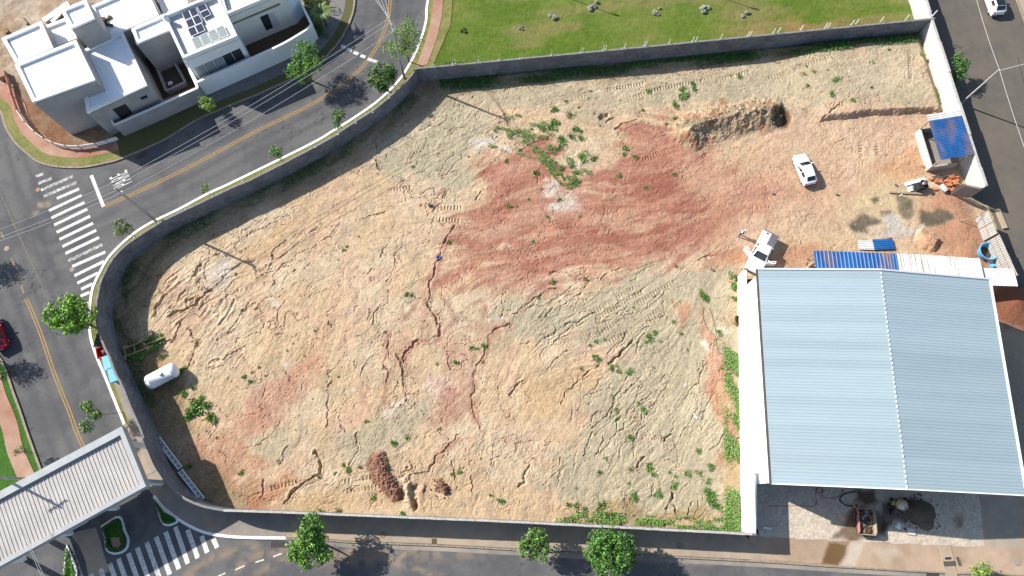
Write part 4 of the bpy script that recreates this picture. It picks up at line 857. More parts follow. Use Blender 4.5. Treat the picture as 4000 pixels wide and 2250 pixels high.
M_fadedyellow = nmat('road_paint_faded', col(160, 146, 118, .55), col(120, 116, 110, .55), 3, rough=0.9)
fd = smooth_path(GT(0, 1, [(0, 490), (110, 740), (250, 1050), (430, 1440)]), .6)
build('faded_line', strip(fd, -.05, .05, -.02, .004), M_fadedyellow, street)
# the word painted on the road before the stop line, letters drawn out along the lane
cu = bpy.data.curves.new('road_word', 'FONT'); cu.body = 'PARE'; cu.align_x = 'CENTER'; cu.align_y = 'CENTER'; cu.size = 1.0
to = bpy.data.objects.new('road_word', cu); C.objects.link(to)
bpy.context.view_layer.update()
tm = bpy.data.meshes.new_from_object(to.evaluated_get(bpy.context.evaluated_depsgraph_get()))
bpy.data.objects.remove(to)
tp = GT(0, 1, [(1225, 355), (1100, 330), (1345, 235), (1190, 450)])
tc_, lw = tp[0], None
ax = (GT(0, 1, [(1040, 440)])[0]-GT(0, 1, [(1300, 315)])[0]).normalized()      # letters' up: towards the stop line
rt = Vector((ax.y, -ax.x, 0))
for v in tm.vertices:
    x, y = v.co.x*0.82, v.co.y*3.1
    q = tc_ + rt*x + ax*y - OFF[street.name]
    v.co = Vector((q.x, q.y, 0.006-OFF[street.name].z))
tm.materials.clear(); tm.materials.append(M_roadwhite)
to = bpy.data.objects.new('road_word', tm); C.objects.link(to); to.parent = street; to['label'] = 'white word PARE painted on the asphalt before the stop line'
# patches of washed-out soil and manholes
def manhole(px, py, r, z, mat, parent, name='manhole_cover'):
    p = G(px, py, z); mb = MB(); mb.lathe([(0.001, 0.012), (r*.86, 0.012), (r*.88, 0.004), (r*.93, 0.004), (r*.95, .014), (r, .014), (r, -.05)], 20, Matrix.Translation(p))
    return build(name, mb, mat, parent)
manhole(26, 971, .30, 0.004, M_conc, street); manhole(281, 1052, .30, .004, M_conc_grey, street); manhole(148, 741, .27, .004, M_conc_pink, street)

# ------------------------------------------------------------------ block walls
BLK = None
M_copdark = nmat('coping_dark', (0.22, 0.215, 0.21, 1), (0.15, 0.15, 0.15, 1), 2.5, rough=0.92)
def block_mesh():
    me = bpy.data.meshes.new('block'); mb = MB().box((0, 0, 0), (.385, .19, .188))
    me.from_pydata(mb.v, [], mb.f)
    at = me.color_attributes.new('Col', 'FLOAT_COLOR', 'POINT'); at.data.foreach_set('color', np.ones(32, np.float32))
    me.materials.append(M_block); me.update(); return me
def block_wall(name, label, path, z0, thick=.19, single=300, pick=None, coping=True, copmat=None):
    """a masonry wall along a path whose points carry the height of its top"""
    me = BLOCK
    root = thing(name, label, 'wall', (path[len(path)//2].x, path[len(path)//2].y, z0))
    core = MB(); a = offset(path, thick/2-.018); b = offset(path, -thick/2+.018)
    for i in range(len(path)-1):
        zt0, zt1 = path[i].z-.02, path[i+1].z-.02
        vs = [(a[i].x, a[i].y, z0), (a[i+1].x, a[i+1].y, z0), (b[i+1].x, b[i+1].y, z0), (b[i].x, b[i].y, z0), (a[i].x, a[i].y, zt0), (a[i+1].x, a[i+1].y, zt1), (b[i+1].x, b[i+1].y, zt1), (b[i].x, b[i].y, zt0)]
        core.add(vs, [(0, 1, 5, 4), (2, 3, 7, 6), (4, 5, 6, 7), (3, 0, 4, 7), (1, 2, 6, 5)])
    build('mortar_core', core, M_mortar, root)
    S = [0.0]
    for i in range(1, len(path)): S.append(S[-1]+(Vector((path[i].x, path[i].y, 0))-Vector((path[i-1].x, path[i-1].y, 0))).length)
    def at(s):
        k = min(max(np.searchsorted(S, s)-1, 0), len(path)-2); f = (s-S[k])/max(1e-6, S[k+1]-S[k]); p = path[k].lerp(path[k+1], min(1, max(0, f)))
        d = path[k+1]-path[k]; return p, math.atan2(d.y, d.x)
    rest = MB(); rr = random.Random(len(path)); made = 0; off = OFF[root.name]
    nrow = int(3.6/.2); blocks = []
    for r in range(nrow):
        s = .2 if r % 2 else 0.0
        while s < S[-1]-.1:
            p, ang = at(s+.2)
            z = p.z - .1 - .2*r
            if z > z0+.05: blocks.append((p, ang, z, s))
            s += .4
    order = sorted(range(len(blocks)), key=lambda i: (abs(blocks[i][3]-(pick or S[-1]/2)) + (blocks[i][0].z-blocks[i][2])*6))
    chosen = set(order[:single])
    for i, (p, ang, z, s) in enumerate(blocks):
        if i in chosen:
            o = bpy.data.objects.new('block', me); C.objects.link(o); o.parent = root
            o.location = Vector((p.x, p.y, z))-off; o.rotation_euler = (0, 0, ang)
        else:
            v = rr.uniform(.78, 1.12); w = rr.uniform(-.03, .03)
            rest.box((p.x, p.y, z), (.385, thick, .188), ang, color=(v+w, v, v-w, 1))
    if rest.v:
        o = build('block', rest, M_block, root, kind='stuff')
    if coping:
        n = 0; s = 0.0; cm = bpy.data.meshes.new('coping_stone'); q = MB().box((0, 0, 0), (.79, thick+.02, .05)); cm.from_pydata(q.v, [], q.f); cm.materials.append(copmat or M_copdark); cm.update()
        while s < S[-1]-.2:
            p, ang = at(s+.4); o = bpy.data.objects.new('coping_stone', cm); C.objects.link(o); o.parent = root
            o.location = Vector((p.x+rr.uniform(-.012, .012), p.y+rr.uniform(-.012, .012), p.z+.022+rr.uniform(-.008, .008)))-off; o.rotation_euler = (0, 0, ang+rr.uniform(-.012, .012)); s += .8
    return root
BLOCK = block_mesh()
def rods(root, spots, z, lean, h=.85):
    """electric-fence rods with stand-off pegs on top of a wall"""
    off = OFF[root.name]; me = bpy.data.meshes.new('fence_rod'); mb = MB()
    mb.bar((0, 0, -.1), (0, 0, h), .035, .035)
    for k in range(4): mb.bar((0, 0, .15+k*.2), (.10*lean[0], .10*lean[1], .15+k*.2), .03, .03)
    mb.bar((0, 0, .02), (-.14*lean[1], .14*lean[0], .02), .05, .04)
    me.from_pydata(mb.v, [], mb.f); me.materials.append(M_white); me.update()
    for px, py in spots:
        p = G(px, py, z); o = bpy.data.objects.new('fence_rod', me); C.objects.link(o); o.parent = root; o.location = p-off
wn = [wall_n[0], wall_n[1], wall_n[2]]
wn_path = []
for i in range(2):
    n = int((wn[i+1]-wn[i]).length/2)
    wn_path += [wn[i].lerp(wn[i+1], k/n) for k in range(n)]
wn_path.append(wn[2])
w_n = block_wall('north_wall', 'straight grey block wall between the bare lot and the green lawn', wn_path, -.15, pick=16)
rods(w_n, T(1, 0, [(1790, 655), (1980, 642), (2006, 640), (2240, 612), (2448, 600)]) + T(2, 0, [(80, 588), (101, 586), (398, 553), (692, 528), (713, 526), (920, 502), (943, 500), (1134, 478), (1328, 462), (1348, 460), (1580, 436), (1816, 416), (1850, 414), (2098, 388), (2372, 362), (2394, 360)]) + T(3, 0, [(52, 335), (104, 322), (330, 300), (572, 280), (602, 276), (838, 250), (885, 240), (1134, 214), (1386, 196)]), 2.72, (0, 1))
w_w = block_wall('curved_wall', 'long curved grey block wall beside the white painted kerb', wall_nw, -.15, pick=22)
rods(w_w, T(1, 0, [(1585, 700), (1345, 985), (1180, 1130), (1010, 1240), (830, 1352), (600, 1480)]) + T(0, 1, [(2440, 372), (2140, 525), (1870, 655), (1600, 790), (1355, 940)]), 2.72, (-.5, .86))
ws_path = []
for i in range(3):
    n = max(1, int((wall_s[i+1]-wall_s[i]).length/2)); ws_path += [wall_s[i].lerp(wall_s[i+1], k/n) for k in range(n)]
ws_path.append(wall_s[3])
w_s = block_wall('south_wall', 'straight pale-topped wall along the south sidewalk of the lot', ws_path, -.15, single=0, copmat=M_coping)
# east wall: cement-rendered panels between piers
e_root = thing('east_wall', 'pale rendered wall between the lot and the east street', 'wall', (ECOR.x, ECOR.y, -.6))
Lw = (Vector((E_END.x, E_END.y, 0))-Vector((ECOR.x, ECOR.y, 0))).length
s = -26.0; k = 0
while s < Lw-.01:
    e = min(s+4.2, Lw); a = Vector((ECOR.x, ECOR.y, 0))+EDIR*s; b = Vector((ECOR.x, ECOR.y, 0))+EDIR*e
    top = 2.7 + (.05 if k % 2 else -.04)
    m = MB().bar((a.x, a.y, (top-.6)/2), (b.x, b.y, (top-.6)/2), .22, top+.6); build('wall_panel', m, M_render_lt, e_root)
    m = MB().bar((a.x, a.y, top+.03), (b.x-EDIR.x*.02, b.y-EDIR.y*.02, top+.03), .30, .055); build('coping_stone', m, M_coping, e_root)
    s = e; k += 1
rods(e_root, T(3, 0, [(1462, 150), (1655, 160), (1668, 150)]), 2.7, (0, 1), .8)

# ------------------------------------------------------------------ corrugated sheet helper
def corr(mb, o, u, v, nu, pitch, h, flat_=.5, color=None, thick=0.02):
    """a ribbed metal sheet: o corner, u along the ribs, v across them; trapezoid ribs of height h every pitch"""
    o, u, v = Vector(o), Vector(u), Vector(v); n = u.cross(v).normalized(); n = n if n.z > 0 or abs(n.z) < .3 and n.x < 0 else -n
    L = v.length; vd = v/L; prof = []; s = 0.0
    while s < L-1e-4:
        for f, z in ((0, 0), (flat_, 0), (flat_+.14, h), (.86, h)):
            if s+f*pitch <= L: prof.append((s+f*pitch, z))
        s += pitch
    prof.append((L, 0))
    rows = [[o + u*(i/nu) + vd*t + n*z for t, z in prof] for i in range(nu+1)]
    return mb.grid(rows, color)
# ------------------------------------------------------------------ warehouse
WZ, RZ = 6.6, 8.0
c_nw, c_ne, c_se, c_sw = G(2965, 1058, WZ), G(3865, 1090, WZ), G(4006, 1938, WZ), G(3010, 1883, WZ)
# square it up
ux = ((c_ne-c_nw)+(c_se-c_sw)).normalized(); uy = Vector((-ux.y, ux.x, 0))
wcen = (c_nw+c_ne+c_se+c_sw)/4
wl = ((c_ne-c_nw).length+(c_se-c_sw).length)/2; wdp = ((c_nw-c_sw).length+(c_ne-c_se).length)/2
def wh(a, b, z): p = wcen+ux*a+uy*b; return Vector((p.x, p.y, z))
wr = thing('warehouse', 'large warehouse with pale blue ribbed metal roof', 'building', (wcen.x, wcen.y, 0))
_rr = random.Random(6); nsh_ = int(wdp/.9)
for sgn in (-1, 1):
    for k in range(nsh_):
        b0, b1 = -wdp/2+wdp*k/nsh_, -wdp/2+wdp*(k+1)/nsh_+.02; v_ = _rr.uniform(.93, 1.05); dz = .004*(k % 2)
        lo, hi = wh(sgn*wl/2, b0, WZ+dz), wh(0, b0, RZ+dz)
        build('roof_sheet', corr(MB(), lo, hi-lo, uy*(b1-b0), 1, (b1-b0)/3.0, .017, color=(v_, v_, v_*_rr.uniform(.99, 1.01), 1)), M_roofblue, wr)
rcm = bpy.data.meshes.new('ridge_tile'); _q = MB().box((0, 0, 0), (.09, .22, .04)); rcm.from_pydata(_q.v, [], _q.f); rcm.materials.append(M_white); rcm.update()
nt_ = int(wdp/.45)
for k in range(nt_):
    o = bpy.data.objects.new('ridge_tile', rcm); C.objects.link(o); o.parent = wr; o.location = wh(0, -wdp/2+wdp*k/nt_+.15, RZ+.06)-OFF[wr.name]; o.rotation_euler = (0, 0, math.atan2(ux.y, ux.x))
gx_ = MB(); gx_.bar(wh(-wl/2-.08, -wdp/2-.1, WZ-.1), wh(-wl/2-.08, wdp/2+.1, WZ-.1), .2, .2); build('gutter', gx_, M_darkmetal, wr)
gx_ = MB(); gx_.bar(wh(wl/2+.08, -wdp/2-.1, WZ-.05), wh(wl/2+.08, wdp/2+.1, WZ-.05), .22, .2); build('gutter', gx_, M_white, wr)
gn = MB()
for sgn in (-1, 1): gn.bar(wh(sgn*wl/2, wdp/2+.08, WZ+.04), wh(0, wdp/2+.08, RZ+.04), .18, .16)
build('flashing', gn, M_alu, wr)
gs_ = MB()
for sgn in (-1, 1): gs_.bar(wh(sgn*wl/2, -wdp/2-.05, WZ+.02), wh(0, -wdp/2-.05, RZ+.02), .10, .14)
build('flashing', gs_, M_white, wr)
# walls: the west one stands on the old block wall
wx0 = -wl/2+.25
def wwall(name, p, q, z0, zt, th=.2, mat=None, mat2=None): 
    return build(name, MB().bar((p.x, p.y, (z0+zt)/2), (q.x, q.y, (z0+zt)/2), th, zt-z0), mat or M_whitewall, wr)
pA, pB = wh(wx0, wdp/2-.35, 0), wh(wx0, -wdp/2+.06, 0)
wwall('wall', pA, pB, 0, WZ-.22)
wwall('wall', wh(wx0+.12, wdp/2-.35, 0), wh(wl/2-.3, wdp/2-.35, 0), 0, WZ-.22)
wwall('wall', wh(wl/2-.3, wdp/2-.5, 0), wh(wl/2-.3, -wdp/2+.55, 0), 0, WZ-.22)
wwall('wall', wh(wx0+4.2, -wdp/2+1.2, 0), wh(wl/2-.4, -wdp/2+1.2, 0), 4.2, WZ-.22)
for k in range(5):
    a = wx0+.3 + (wl-1.0)*k/4; build('column', MB().box(wh(a, -wdp/2+1.0, 3.1), (.3, .3, 6.2), math.atan2(ux.y, ux.x)), M_conc_grey, wr)
for k in range(6):
    p = pA.lerp(pB, (k+.5)/6); build('rain_spout', MB().bar((p.x-.1, p.y, 4.4), (p.x-.28, p.y, 4.36), .06, .06), M_alu, wr)
build('floor', MB().prism([xy(wh(a, b, 0)) for a, b in ((wx0, -wdp/2+.6), (wl/2-.3, -wdp/2+.6), (wl/2-.3, wdp/2-.35), (wx0, wdp/2-.35))], -.3, .10), M_conc_grey, wr)
# boundary wall at its foot, running on south to the sidewalk
bwp = [WH_A+Vector((.0, 0, 0)), Vector((wh_w1.x, wh_w1.y, 0)), Vector((WH_S.x, WH_S.y, 0))]
bw = MB(); tops = [2.3, 2.3, 3.4]
bq = [WH_A + Vector((.12, 0, 0)), Vector((wh_w1.x+.12, wh_w1.y, 0)), Vector((WH_S.x-.02, WH_S.y+.1, 0))]
root = thing('boundary_wall', 'white boundary wall at the foot of the warehouse, running to the sidewalk', 'wall', (bq[1].x, bq[1].y, 0))
for k, (t0_, t1_, top) in enumerate(((0, .42, 2.35), (.42, .78, 2.42), (.78, 1.0, 3.45))):
    p, q = bq[0].lerp(bq[2], t0_), bq[0].lerp(bq[2], t1_)
    build('wall_panel', MB().bar((p.x, p.y, top/2-.1), (q.x, q.y, top/2-.1), .24, top+.2), M_whitewall, root)
    build('coping_stone', MB().bar((p.x, p.y, top+.035), (q.x, q.y, top+.035), .30, .07), M_white, root)
_e = bq[0].lerp(bq[2], .78); build('ledge', MB().prism([xy(bq[0]), xy(_e), xy(pB), xy(pA)], 0, 2.28), M_whitewall, root)
p, q = bq[0].lerp(bq[2], .80)+Vector((.33, 0, 0)), bq[2]+Vector((.33, .35, 0))
build('white_upstand', MB().bar((p.x, p.y, 1.5), (q.x, q.y, 1.5), .2, 3.4), M_white, root)

# forecourt of the warehouse: block paving with stains, concrete apron
fc = [xy(q) for q in [WH_S+Vector((.2, .2, 0)), G(*T(3, 3, [(0, 1052)])[0]), G(*T(3, 3, [(900, 1092)])[0]), G(*T(3, 3, [(2160, 1152)])[0]), G(*T(3, 3, [(2110, 640)])[0]), wh(4, -wdp/2+2.5, 0), wh(wx0, -wdp/2+2.5, 0)]]
fc[0] = xy(G(*T(2, 3, [(2490, 1040)])[0]))
def stains(X, Y, base, base2):
    wa = .5*(fbm(X/1.1, Y/1.1, 201, 4)-.5)*2; wb = .5*(fbm(X/1.1, Y/1.1, 202, 4)-.5)*2
    f = fbm(X/2.5, Y/2.5, 203, 4)[..., None]; Cc = base*(1-f)+base2*f
    def st_(pts, c, s, soft=.5):
        nonlocal Cc
        d = sdpoly([xy(G(*q)) for q in T(3, 3, pts)], X+wa, Y+wb); m = (s*(1-sstep(-soft, soft*.3, d)))[..., None]; Cc = Cc*(1-m)+c*m
    wet = cvec(142, 106, 64, .55); mud = cvec(118, 94, 74, .6); dk = cvec(110, 104, 98, .6)
    st_([(840, 560), (1080, 560), (1130, 700), (1000, 760), (860, 720)], mud, .9)
    st_([(860, 740), (760, 880), (680, 960), (640, 1080), (560, 1170), (620, 1090), (1010, 1110), (1100, 1080), (1180, 1060), (1240, 880), (1120, 760)], wet*.75, .8)
    st_([(1120, 700), (1460, 640), (1620, 700), (1660, 820), (1560, 910), (1440, 900), (1240, 900), (1120, 880)], dk, .85)
    st_([(1140, 860), (1260, 870), (1250, 960), (1140, 1010)], cvec(120, 72, 48, .5), .8, .3)
    st_([(1830, 850), (1960, 840), (1960, 960), (1840, 980)], cvec(140, 116, 84, .55), .6)
    return Cc
def pavcol(X, Y):
    Cc = stains(X, Y, cvec(240, 226, 206, .80), cvec(224, 210, 192, .80))
    # herringbone-like joints in the colour of each paver
    a = R(45)+math.atan2(ux.y, ux.x); u = X*math.cos(a)+Y*math.sin(a); v = -X*math.sin(a)+Y*math.cos(a)
    Cc = Cc*(.80+.40*vnoise(u/.22, v/.13, 211))[..., None]
    return Cc
M_pavers = nmat('block_pavers', (1, 1, 1, 1), (0.85, 0.85, 0.85, 1), 4, rough=0.9, vcol=True, spec=.2)
def add_paver_nodes(m):
    n = m.node_tree; b = n.nodes['Principled BSDF']; src = b.inputs['Base Color'].links[0].from_socket
    geo = [x for x in n.nodes if x.type == 'NEW_GEOMETRY'][0]
    mp = n.nodes.new('ShaderNodeMapping'); mp.inputs['Rotation'].default_value = (0, 0, R(40)); n.links.new(geo.outputs['Position'], mp.inputs['Vector'])
    br = n.nodes.new('ShaderNodeTexBrick'); br.inputs['Scale'].default_value = 1.0; br.inputs['Brick Width'].default_value = .24; br.inputs['Row Height'].default_value = .12; br.inputs['Mortar Size'].default_value = .014
    br.inputs['Color1'].default_value = (1, 1, 1, 1); br.inputs['Color2'].default_value = (.8, .8, .8, 1); br.inputs['Mortar'].default_value = (.35, .33, .3, 1)
    n.links.new(mp.outputs[0], br.inputs['Vector'])
    x = n.nodes.new('ShaderNodeMix'); x.data_type = 'RGBA'; x.blend_type = 'MULTIPLY'; x.inputs[0].default_value = .9
    n.links.new(src, x.inputs[6]); n.links.new(br.outputs['Color'], x.inputs[7]); n.links.new(x.outputs[2], b.inputs['Base Color'])
    bp = n.nodes.new('ShaderNodeBump'); bp.inputs['Distance'].default_value = .01; n.links.new(br.outputs['Fac'], bp.inputs['Height']); bp.invert = True; n.links.new(bp.outputs[0], b.inputs['Normal'])
add_paver_nodes(M_pavers)
painted('forecourt', fc, .13, .14, pavcol, M_pavers, grow=True)
ap = [xy(q) for q in [G(*T(2, 3, [(2380, 1030)])[0]), G(*T(2, 3, [(2492, 1040)])[0]), wh(wx0+.2, -wdp/2+1.6, 0), wh(wl/2, -wdp/2+1.6, 0), G(4300, 1930), G(4350, 2282)]] + [xy(p) for p in reversed(offset(cut(kerb_s, G(*T(2, 3, [(2430, 1306)])[0]), G(4350, 2290)), .14))]
def apcol(X, Y):
    f = sstep(.35, .65, fbm(X/2.2, Y/2.2, 220, 4))[..., None]; Cc = cvec(208, 182, 156)*(1-f)+cvec(192, 166, 142)*f
    wa = .35*(fbm(X/.8, Y/.8, 221, 4)-.5)*2
    def st_(pts, c, s, soft=.35):
        nonlocal Cc
        d = sdpoly([xy(G(*q)) for q in T(3, 3, pts)], X+wa, Y+wa); m = (s*(1-sstep(-soft, soft*.3, d)))[..., None]; Cc = Cc*(1-m)+c*m
    st_([(610, 1080), (830, 1100), (800, 1180), (770, 1260), (720, 1345), (530, 1330), (550, 1240), (580, 1150)], cvec(128, 98, 60, .52), .92)
    st_([(830, 1100), (980, 1120), (930, 1230), (880, 1350), (730, 1340), (780, 1230)], cvec(226, 214, 200), .7)
    st_([(0, 1290), (520, 1300), (560, 1340), (0, 1325)], cvec(140, 100, 66, .55), .8, .2)
    st_([(1000, 1120), (1300, 1130), (1350, 1250), (1200, 1320), (1000, 1260)], cvec(220, 204, 186), .6, .8)
    st_([(2100, 640), (2576, 640), (2576, 1200), (2160, 1160)], cvec(186, 178, 164), .75, .8)
    return Cc*(.9+.2*fbm(X*1.5, Y*1.5, 222))[..., None]
apron = painted('concrete_apron', ap, .122, .14, apcol, M_paint, grow=True)
manhole(*T(3, 3, [(2508, 1312)])[0], .34, .145, M_conc_grey, apron); 
for q in (T(1, 3, [(1272, 1035)])[0],): manhole(*q, .32, .145, M_rust, apron)
for q in (T(2, 3, [(1686, 1143)])[0],): manhole(*q, .33, .145, M_conc_grey, apron)
for q in (T(0, 3, [(2120, 925)])[0],): manhole(*q, .32, .145, M_conc_pink, apron)
# right of the warehouse: side yard with a heap of red earth behind a white fence
sy = [xy(q) for q in [G(3870, 1116), G(4300, 1130), G(4350, 1960), wh(wl/2-.2, -wdp/2, 0), wh(wl/2-.2, wdp/2-.3, 0)]]
def sycol(X, Y):
    q = G(3960, 1190); d = np.hypot(X-q.x, (Y-q.y)*1.1); m = sstep(3.6, 2.4, d+1.2*(fbm(X, Y, 230)-.5))[..., None]
    f = fbm(X/2, Y/2, 231)[..., None]
    return (cvec(196, 180, 150)*(1-f)+cvec(170, 160, 148)*f)*(1-m)+cvec(156, 104, 80)*m
def syh(X, Y):
    q = G(3960, 1190); d = np.hypot(X-q.x, Y-q.y)
    return .04+.7*np.clip(1-d/2.8, 0, 1)+.12*(d < 2.8)*(fbm(X/.4, Y/.4, 232)-.5)
painted('side_yard', sy, .04, .18, sycol, M_soil, syh)

# ------------------------------------------------------------------ gatehouse with ribbed roof
GZ = 5.6
M_parapet = nmat('parapet_paint', (.36, .375, .385, 1), (.30, .315, .325, 1), 1.2, rough=.7)
g_n, g_e = G(483, 1662, GZ), G(571, 1900, GZ); g_s = G(24, 2200, GZ)
gu = (g_s-g_e).normalized(); gv = Vector((-gu.y, gu.x, 0)); gv = gv if gv.dot(g_n-g_e) > 0 else -gv
gw = (g_n-g_e).dot(gv); gl = (g_s-g_e).length+1.2
def gh(a, b, z): p = g_e+gu*a+gv*b; return Vector((p.x, p.y, z))
gr = thing('gatehouse', 'gatehouse canopy with cream ribbed roof and white parapet over the street', 'gatehouse', (gh(gl/2, gw/2, 0)))
slab = MB().prism([xy(gh(a, b, 0)) for a, b in ((.05, .05), (gl-.05, .05), (gl-.05, gw-.05), (.05, gw-.05))], GZ-.95, GZ-.32); build('roof_slab', slab, M_whitewall, gr)
build('ribbed_roof', corr(MB(), gh(.45, .45, GZ-.30), gv*(gw-1.15), gu*(gl-.9), 1, .36, .05), M_roofcream, gr)
for a0, b0, a1, b1, w in ((0, .22, gl, .22, .42), (0, gw-.35, gl, gw-.35, .70), (.22, .42, .22, gw-.7, .44), (gl-.22, .42, gl-.22, gw-.7, .44)):
    build('parapet', MB().bar(gh((a0+a1)/2-(a1-a0)/2, (b0+b1)/2-(b1-b0)/2, GZ-.42), gh(a1, b1, GZ-.42), w, .92 if a0 != a1 else .914), M_parapet, gr)
for a in (.8, 5.6, 10.4, 15.2):
    for b in (1.0, gw-1.2): build('column', MB().box(gh(a, b, (GZ-.95)/2), (.4, .4, GZ-.95), math.atan2(gu.y, gu.x)), M_whitewall, gr)
bt = MB().prism([xy(gh(a, b, 0)) for a, b in ((8.6, 1.2), (11.2, 1.2), (11.2, 5.2), (8.6, 5.2))], 0, 2.9); build('guard_booth', bt, M_whitewall, gr)
build('booth_window', MB().bar(gh(8.9, 1.19, 1.6), gh(10.9, 1.19, 1.6), .04, 1.0), M_glass, gr)
build('gate_bar', MB().bar(gh(.3, 2.2, 1.0), gh(4.2, 2.2, 1.0), .07, .1), M_white, gr)
# planted islands below it
def island(name, label, pts, z=.16):
    P = smooth_path(GT(0, 3, pts+[pts[0]]), .25)[:-1]
    root = thing(name, label, 'traffic island', (sum(p.x for p in P)/len(P), sum(p.y for p in P)/len(P), 0))
    build('kerb', MB().prism([xy(p) for p in P], -.05, z), M_white, root)
    cen = Vector((sum(p.x for p in P)/len(P), sum(p.y for p in P)/len(P), 0))
    inn = [cen+(p-cen)*(1-.22/max(.3, (p-cen).length)) for p in P]
    build('lawn', MB().prism([xy(p) for p in inn], 0, z+.012), M_lushgrass, root)
    return root, inn
i1, in1 = island('traffic_island', 'triangular planted island with white kerb beside the gate crosswalk', [(1545, 655), (1640, 770), (1795, 888), (1760, 930), (1680, 948), (1625, 900), (1580, 760)])
i2, in2 = island('traffic_island', 'round-ended planted island with white kerb and a low hedge in front of the gatehouse', [(1020, 945), (1205, 845), (1270, 990), (1305, 1090), (1275, 1190), (1170, 1235), (1075, 1190), (1055, 1060)])
i3, in3 = island('traffic_island', 'narrow pointed planted island at the bottom edge left of the crosswalk', [(680, 1130), (730, 1250), (775, 1360), (780, 1460), (740, 1600), (650, 1600), (640, 1450), (655, 1290)])
hr = random.Random(4)
def leaf_cloud(mb, n, sampler, size, cols, rr, up=.35):
    for i in range(n):
        p, nrm = sampler(rr); s_ = size*rr.uniform(.6, 1.3)
        d = Vector((rr.gauss(0, 1), rr.gauss(0, 1), rr.gauss(0, 1)+up)); d = (d.normalized()+nrm*.9).normalized()
        a = d.orthogonal().normalized(); a.rotate(Matrix.Rotation(rr.uniform(0, 6.28), 3, d)); b = d.cross(a)
        c = rr.choice(cols); k = rr.uniform(.75, 1.25); c = (c[0]*k, c[1]*k, c[2]*k, 1)
        mb.add([p-a*s_*.5, p+b*s_*.32, p+a*s_*.6, p-b*s_*.32], [(0, 1, 2, 3)], c)
DKG = [(0.042, 0.105, 0.023, 1), (0.056, 0.14, 0.029, 1), (0.031, 0.077, 0.019, 1)]
MDG = [(0.084, 0.196, 0.029, 1), (0.063, 0.154, 0.026, 1), (0.119, 0.252, 0.039, 1), (0.042, 0.112, 0.023, 1)]
BRG = [(0.182, 0.35, 0.029, 1), (0.126, 0.266, 0.029, 1), (0.238, 0.406, 0.039, 1), (0.07, 0.168, 0.026, 1)]
YLG = [(0.266, 0.35, 0.065, 1), (0.196, 0.28, 0.058, 1), (0.14, 0.224, 0.052, 1)]
OLV = [(0.168, 0.196, 0.072, 1), (0.126, 0.161, 0.058, 1), (0.21, 0.224, 0.091, 1)]
GRY = [(.40, .41, .31, 1), (.46, .46, .37, 1), (.33, .36, .25, 1)]
hm = MB()
def hedge_s(rr, P=in2):
    k = rr.randrange(len(P)); p = P[k].lerp(P[(k+1) % len(P)], rr.random()); cen = sum(P, Vector((0, 0, 0)))/len(P)
    q = p.lerp(cen, rr.uniform(.02, .26)); return Vector((q.x, q.y, .2+rr.uniform(0, .35))), Vector((0, 0, 1))
leaf_cloud(hm, 1600, hedge_s, .14, DKG, hr); build('hedge', hm, M_leaf, i2)
hm = MB(); leaf_cloud(hm, 500, lambda rr: hedge_s(rr, in1), .12, DKG, hr); build('hedge', hm, M_leaf, i1)
hm = MB(); leaf_cloud(hm, 700, lambda rr: hedge_s(rr, in3), .12, DKG+YLG[:1], hr); build('hedge', hm, M_leaf, i3)
sl_ = MB().prism([xy(p) for p in GT(0, 3, [(1120, 1060), (1210, 1060), (1225, 1140), (1180, 1180), (1140, 1150)])], .15, .19); build('stone_bed', sl_, M_conc_pink, i2)
fp = GT(0, 3, [(905, 1190), (985, 1180), (990, 1230), (900, 1240)])
struct('driveway_slab', sheet_top([xy(p) for p in GT(0, 3, [(700, 1020), (960, 960), (1010, 1100), (1060, 1280), (1100, 1400), (900, 1500), (860, 1300), (800, 1150)])], .004), M_conc)
# ------------------------------------------------------------------ houses in the north-west
def on_plane(px, py, A, B):
    """where a surveyed line of sight meets the upright plane through A and B"""
    o_ = np.array([0, 0, H]); r = ROT @ np.array([(px-2000)/FPX, (1125-py)/FPX, -1.0])
    d = Vector((B.x-A.x, B.y-A.y, 0)); n = Vector((-d.y, d.x, 0)).normalized()
    t = n.dot(Vector((A.x, A.y, 0)))/(n.x*r[0]+n.y*r[1]); return Vector((float(r[0]*t), float(r[1]*t), float(H+r[2]*t)))
def roof_block(root, quad, z, wallmat, roofmat=None, par=.38, ph=.22, z0=.05, ribs=True, pitch=.33, along=0, skip=()):
    """walls, ribbed roof and white parapets over a four-cornered plan surveyed at the parapet's height"""
    q = [G(x, y, z) for x, y in quad]
    area = sum(q[i].x*q[(i+1) % 4].y-q[(i+1) % 4].x*q[i].y for i in range(4))
    if area < 0: q.reverse()
    build('wall', MB().prism([xy(p) for p in q], z0, z-ph-.16), wallmat, root)
    cen = sum(q, Vector((0, 0, 0)))/4
    if along: q = q[1:]+q[:1]
    u, v = q[1]-q[0], q[3]-q[0]
    ins = lambda p: p + (cen-p).normalized()*.22
    qq = [ins(p) for p in q]; base = qq[0]; base = Vector((base.x, base.y, z-ph))
    uu = Vector((qq[1].x-qq[0].x, qq[1].y-qq[0].y, -.10)); vv = Vector((qq[3].x-qq[0].x, qq[3].y-qq[0].y, 0))
    build('roof_sheet', corr(MB(), base, uu, vv, 1, pitch, .018), roofmat or M_roofwhite, root)
    for i in range(4):
        if i in skip: continue
        a, b = q[i], q[(i+1) % 4]; d = (b-a).normalized(); n = Vector((-d.y, d.x, 0)); n = n if n.dot(cen-a) > 0 else -n
        a2, b2 = a+n*par/2 - d*(0 if i % 2 else 0), b+n*par/2
        if i % 2: a2 = a2+d*par; b2 = b2-d*par
        hh = ph+.05
        build('parapet', MB().bar((a2.x, a2.y, z-hh/2-.002*i), (b2.x, b2.y, z-hh/2-.002*i), par, hh), M_white, root)
    return q
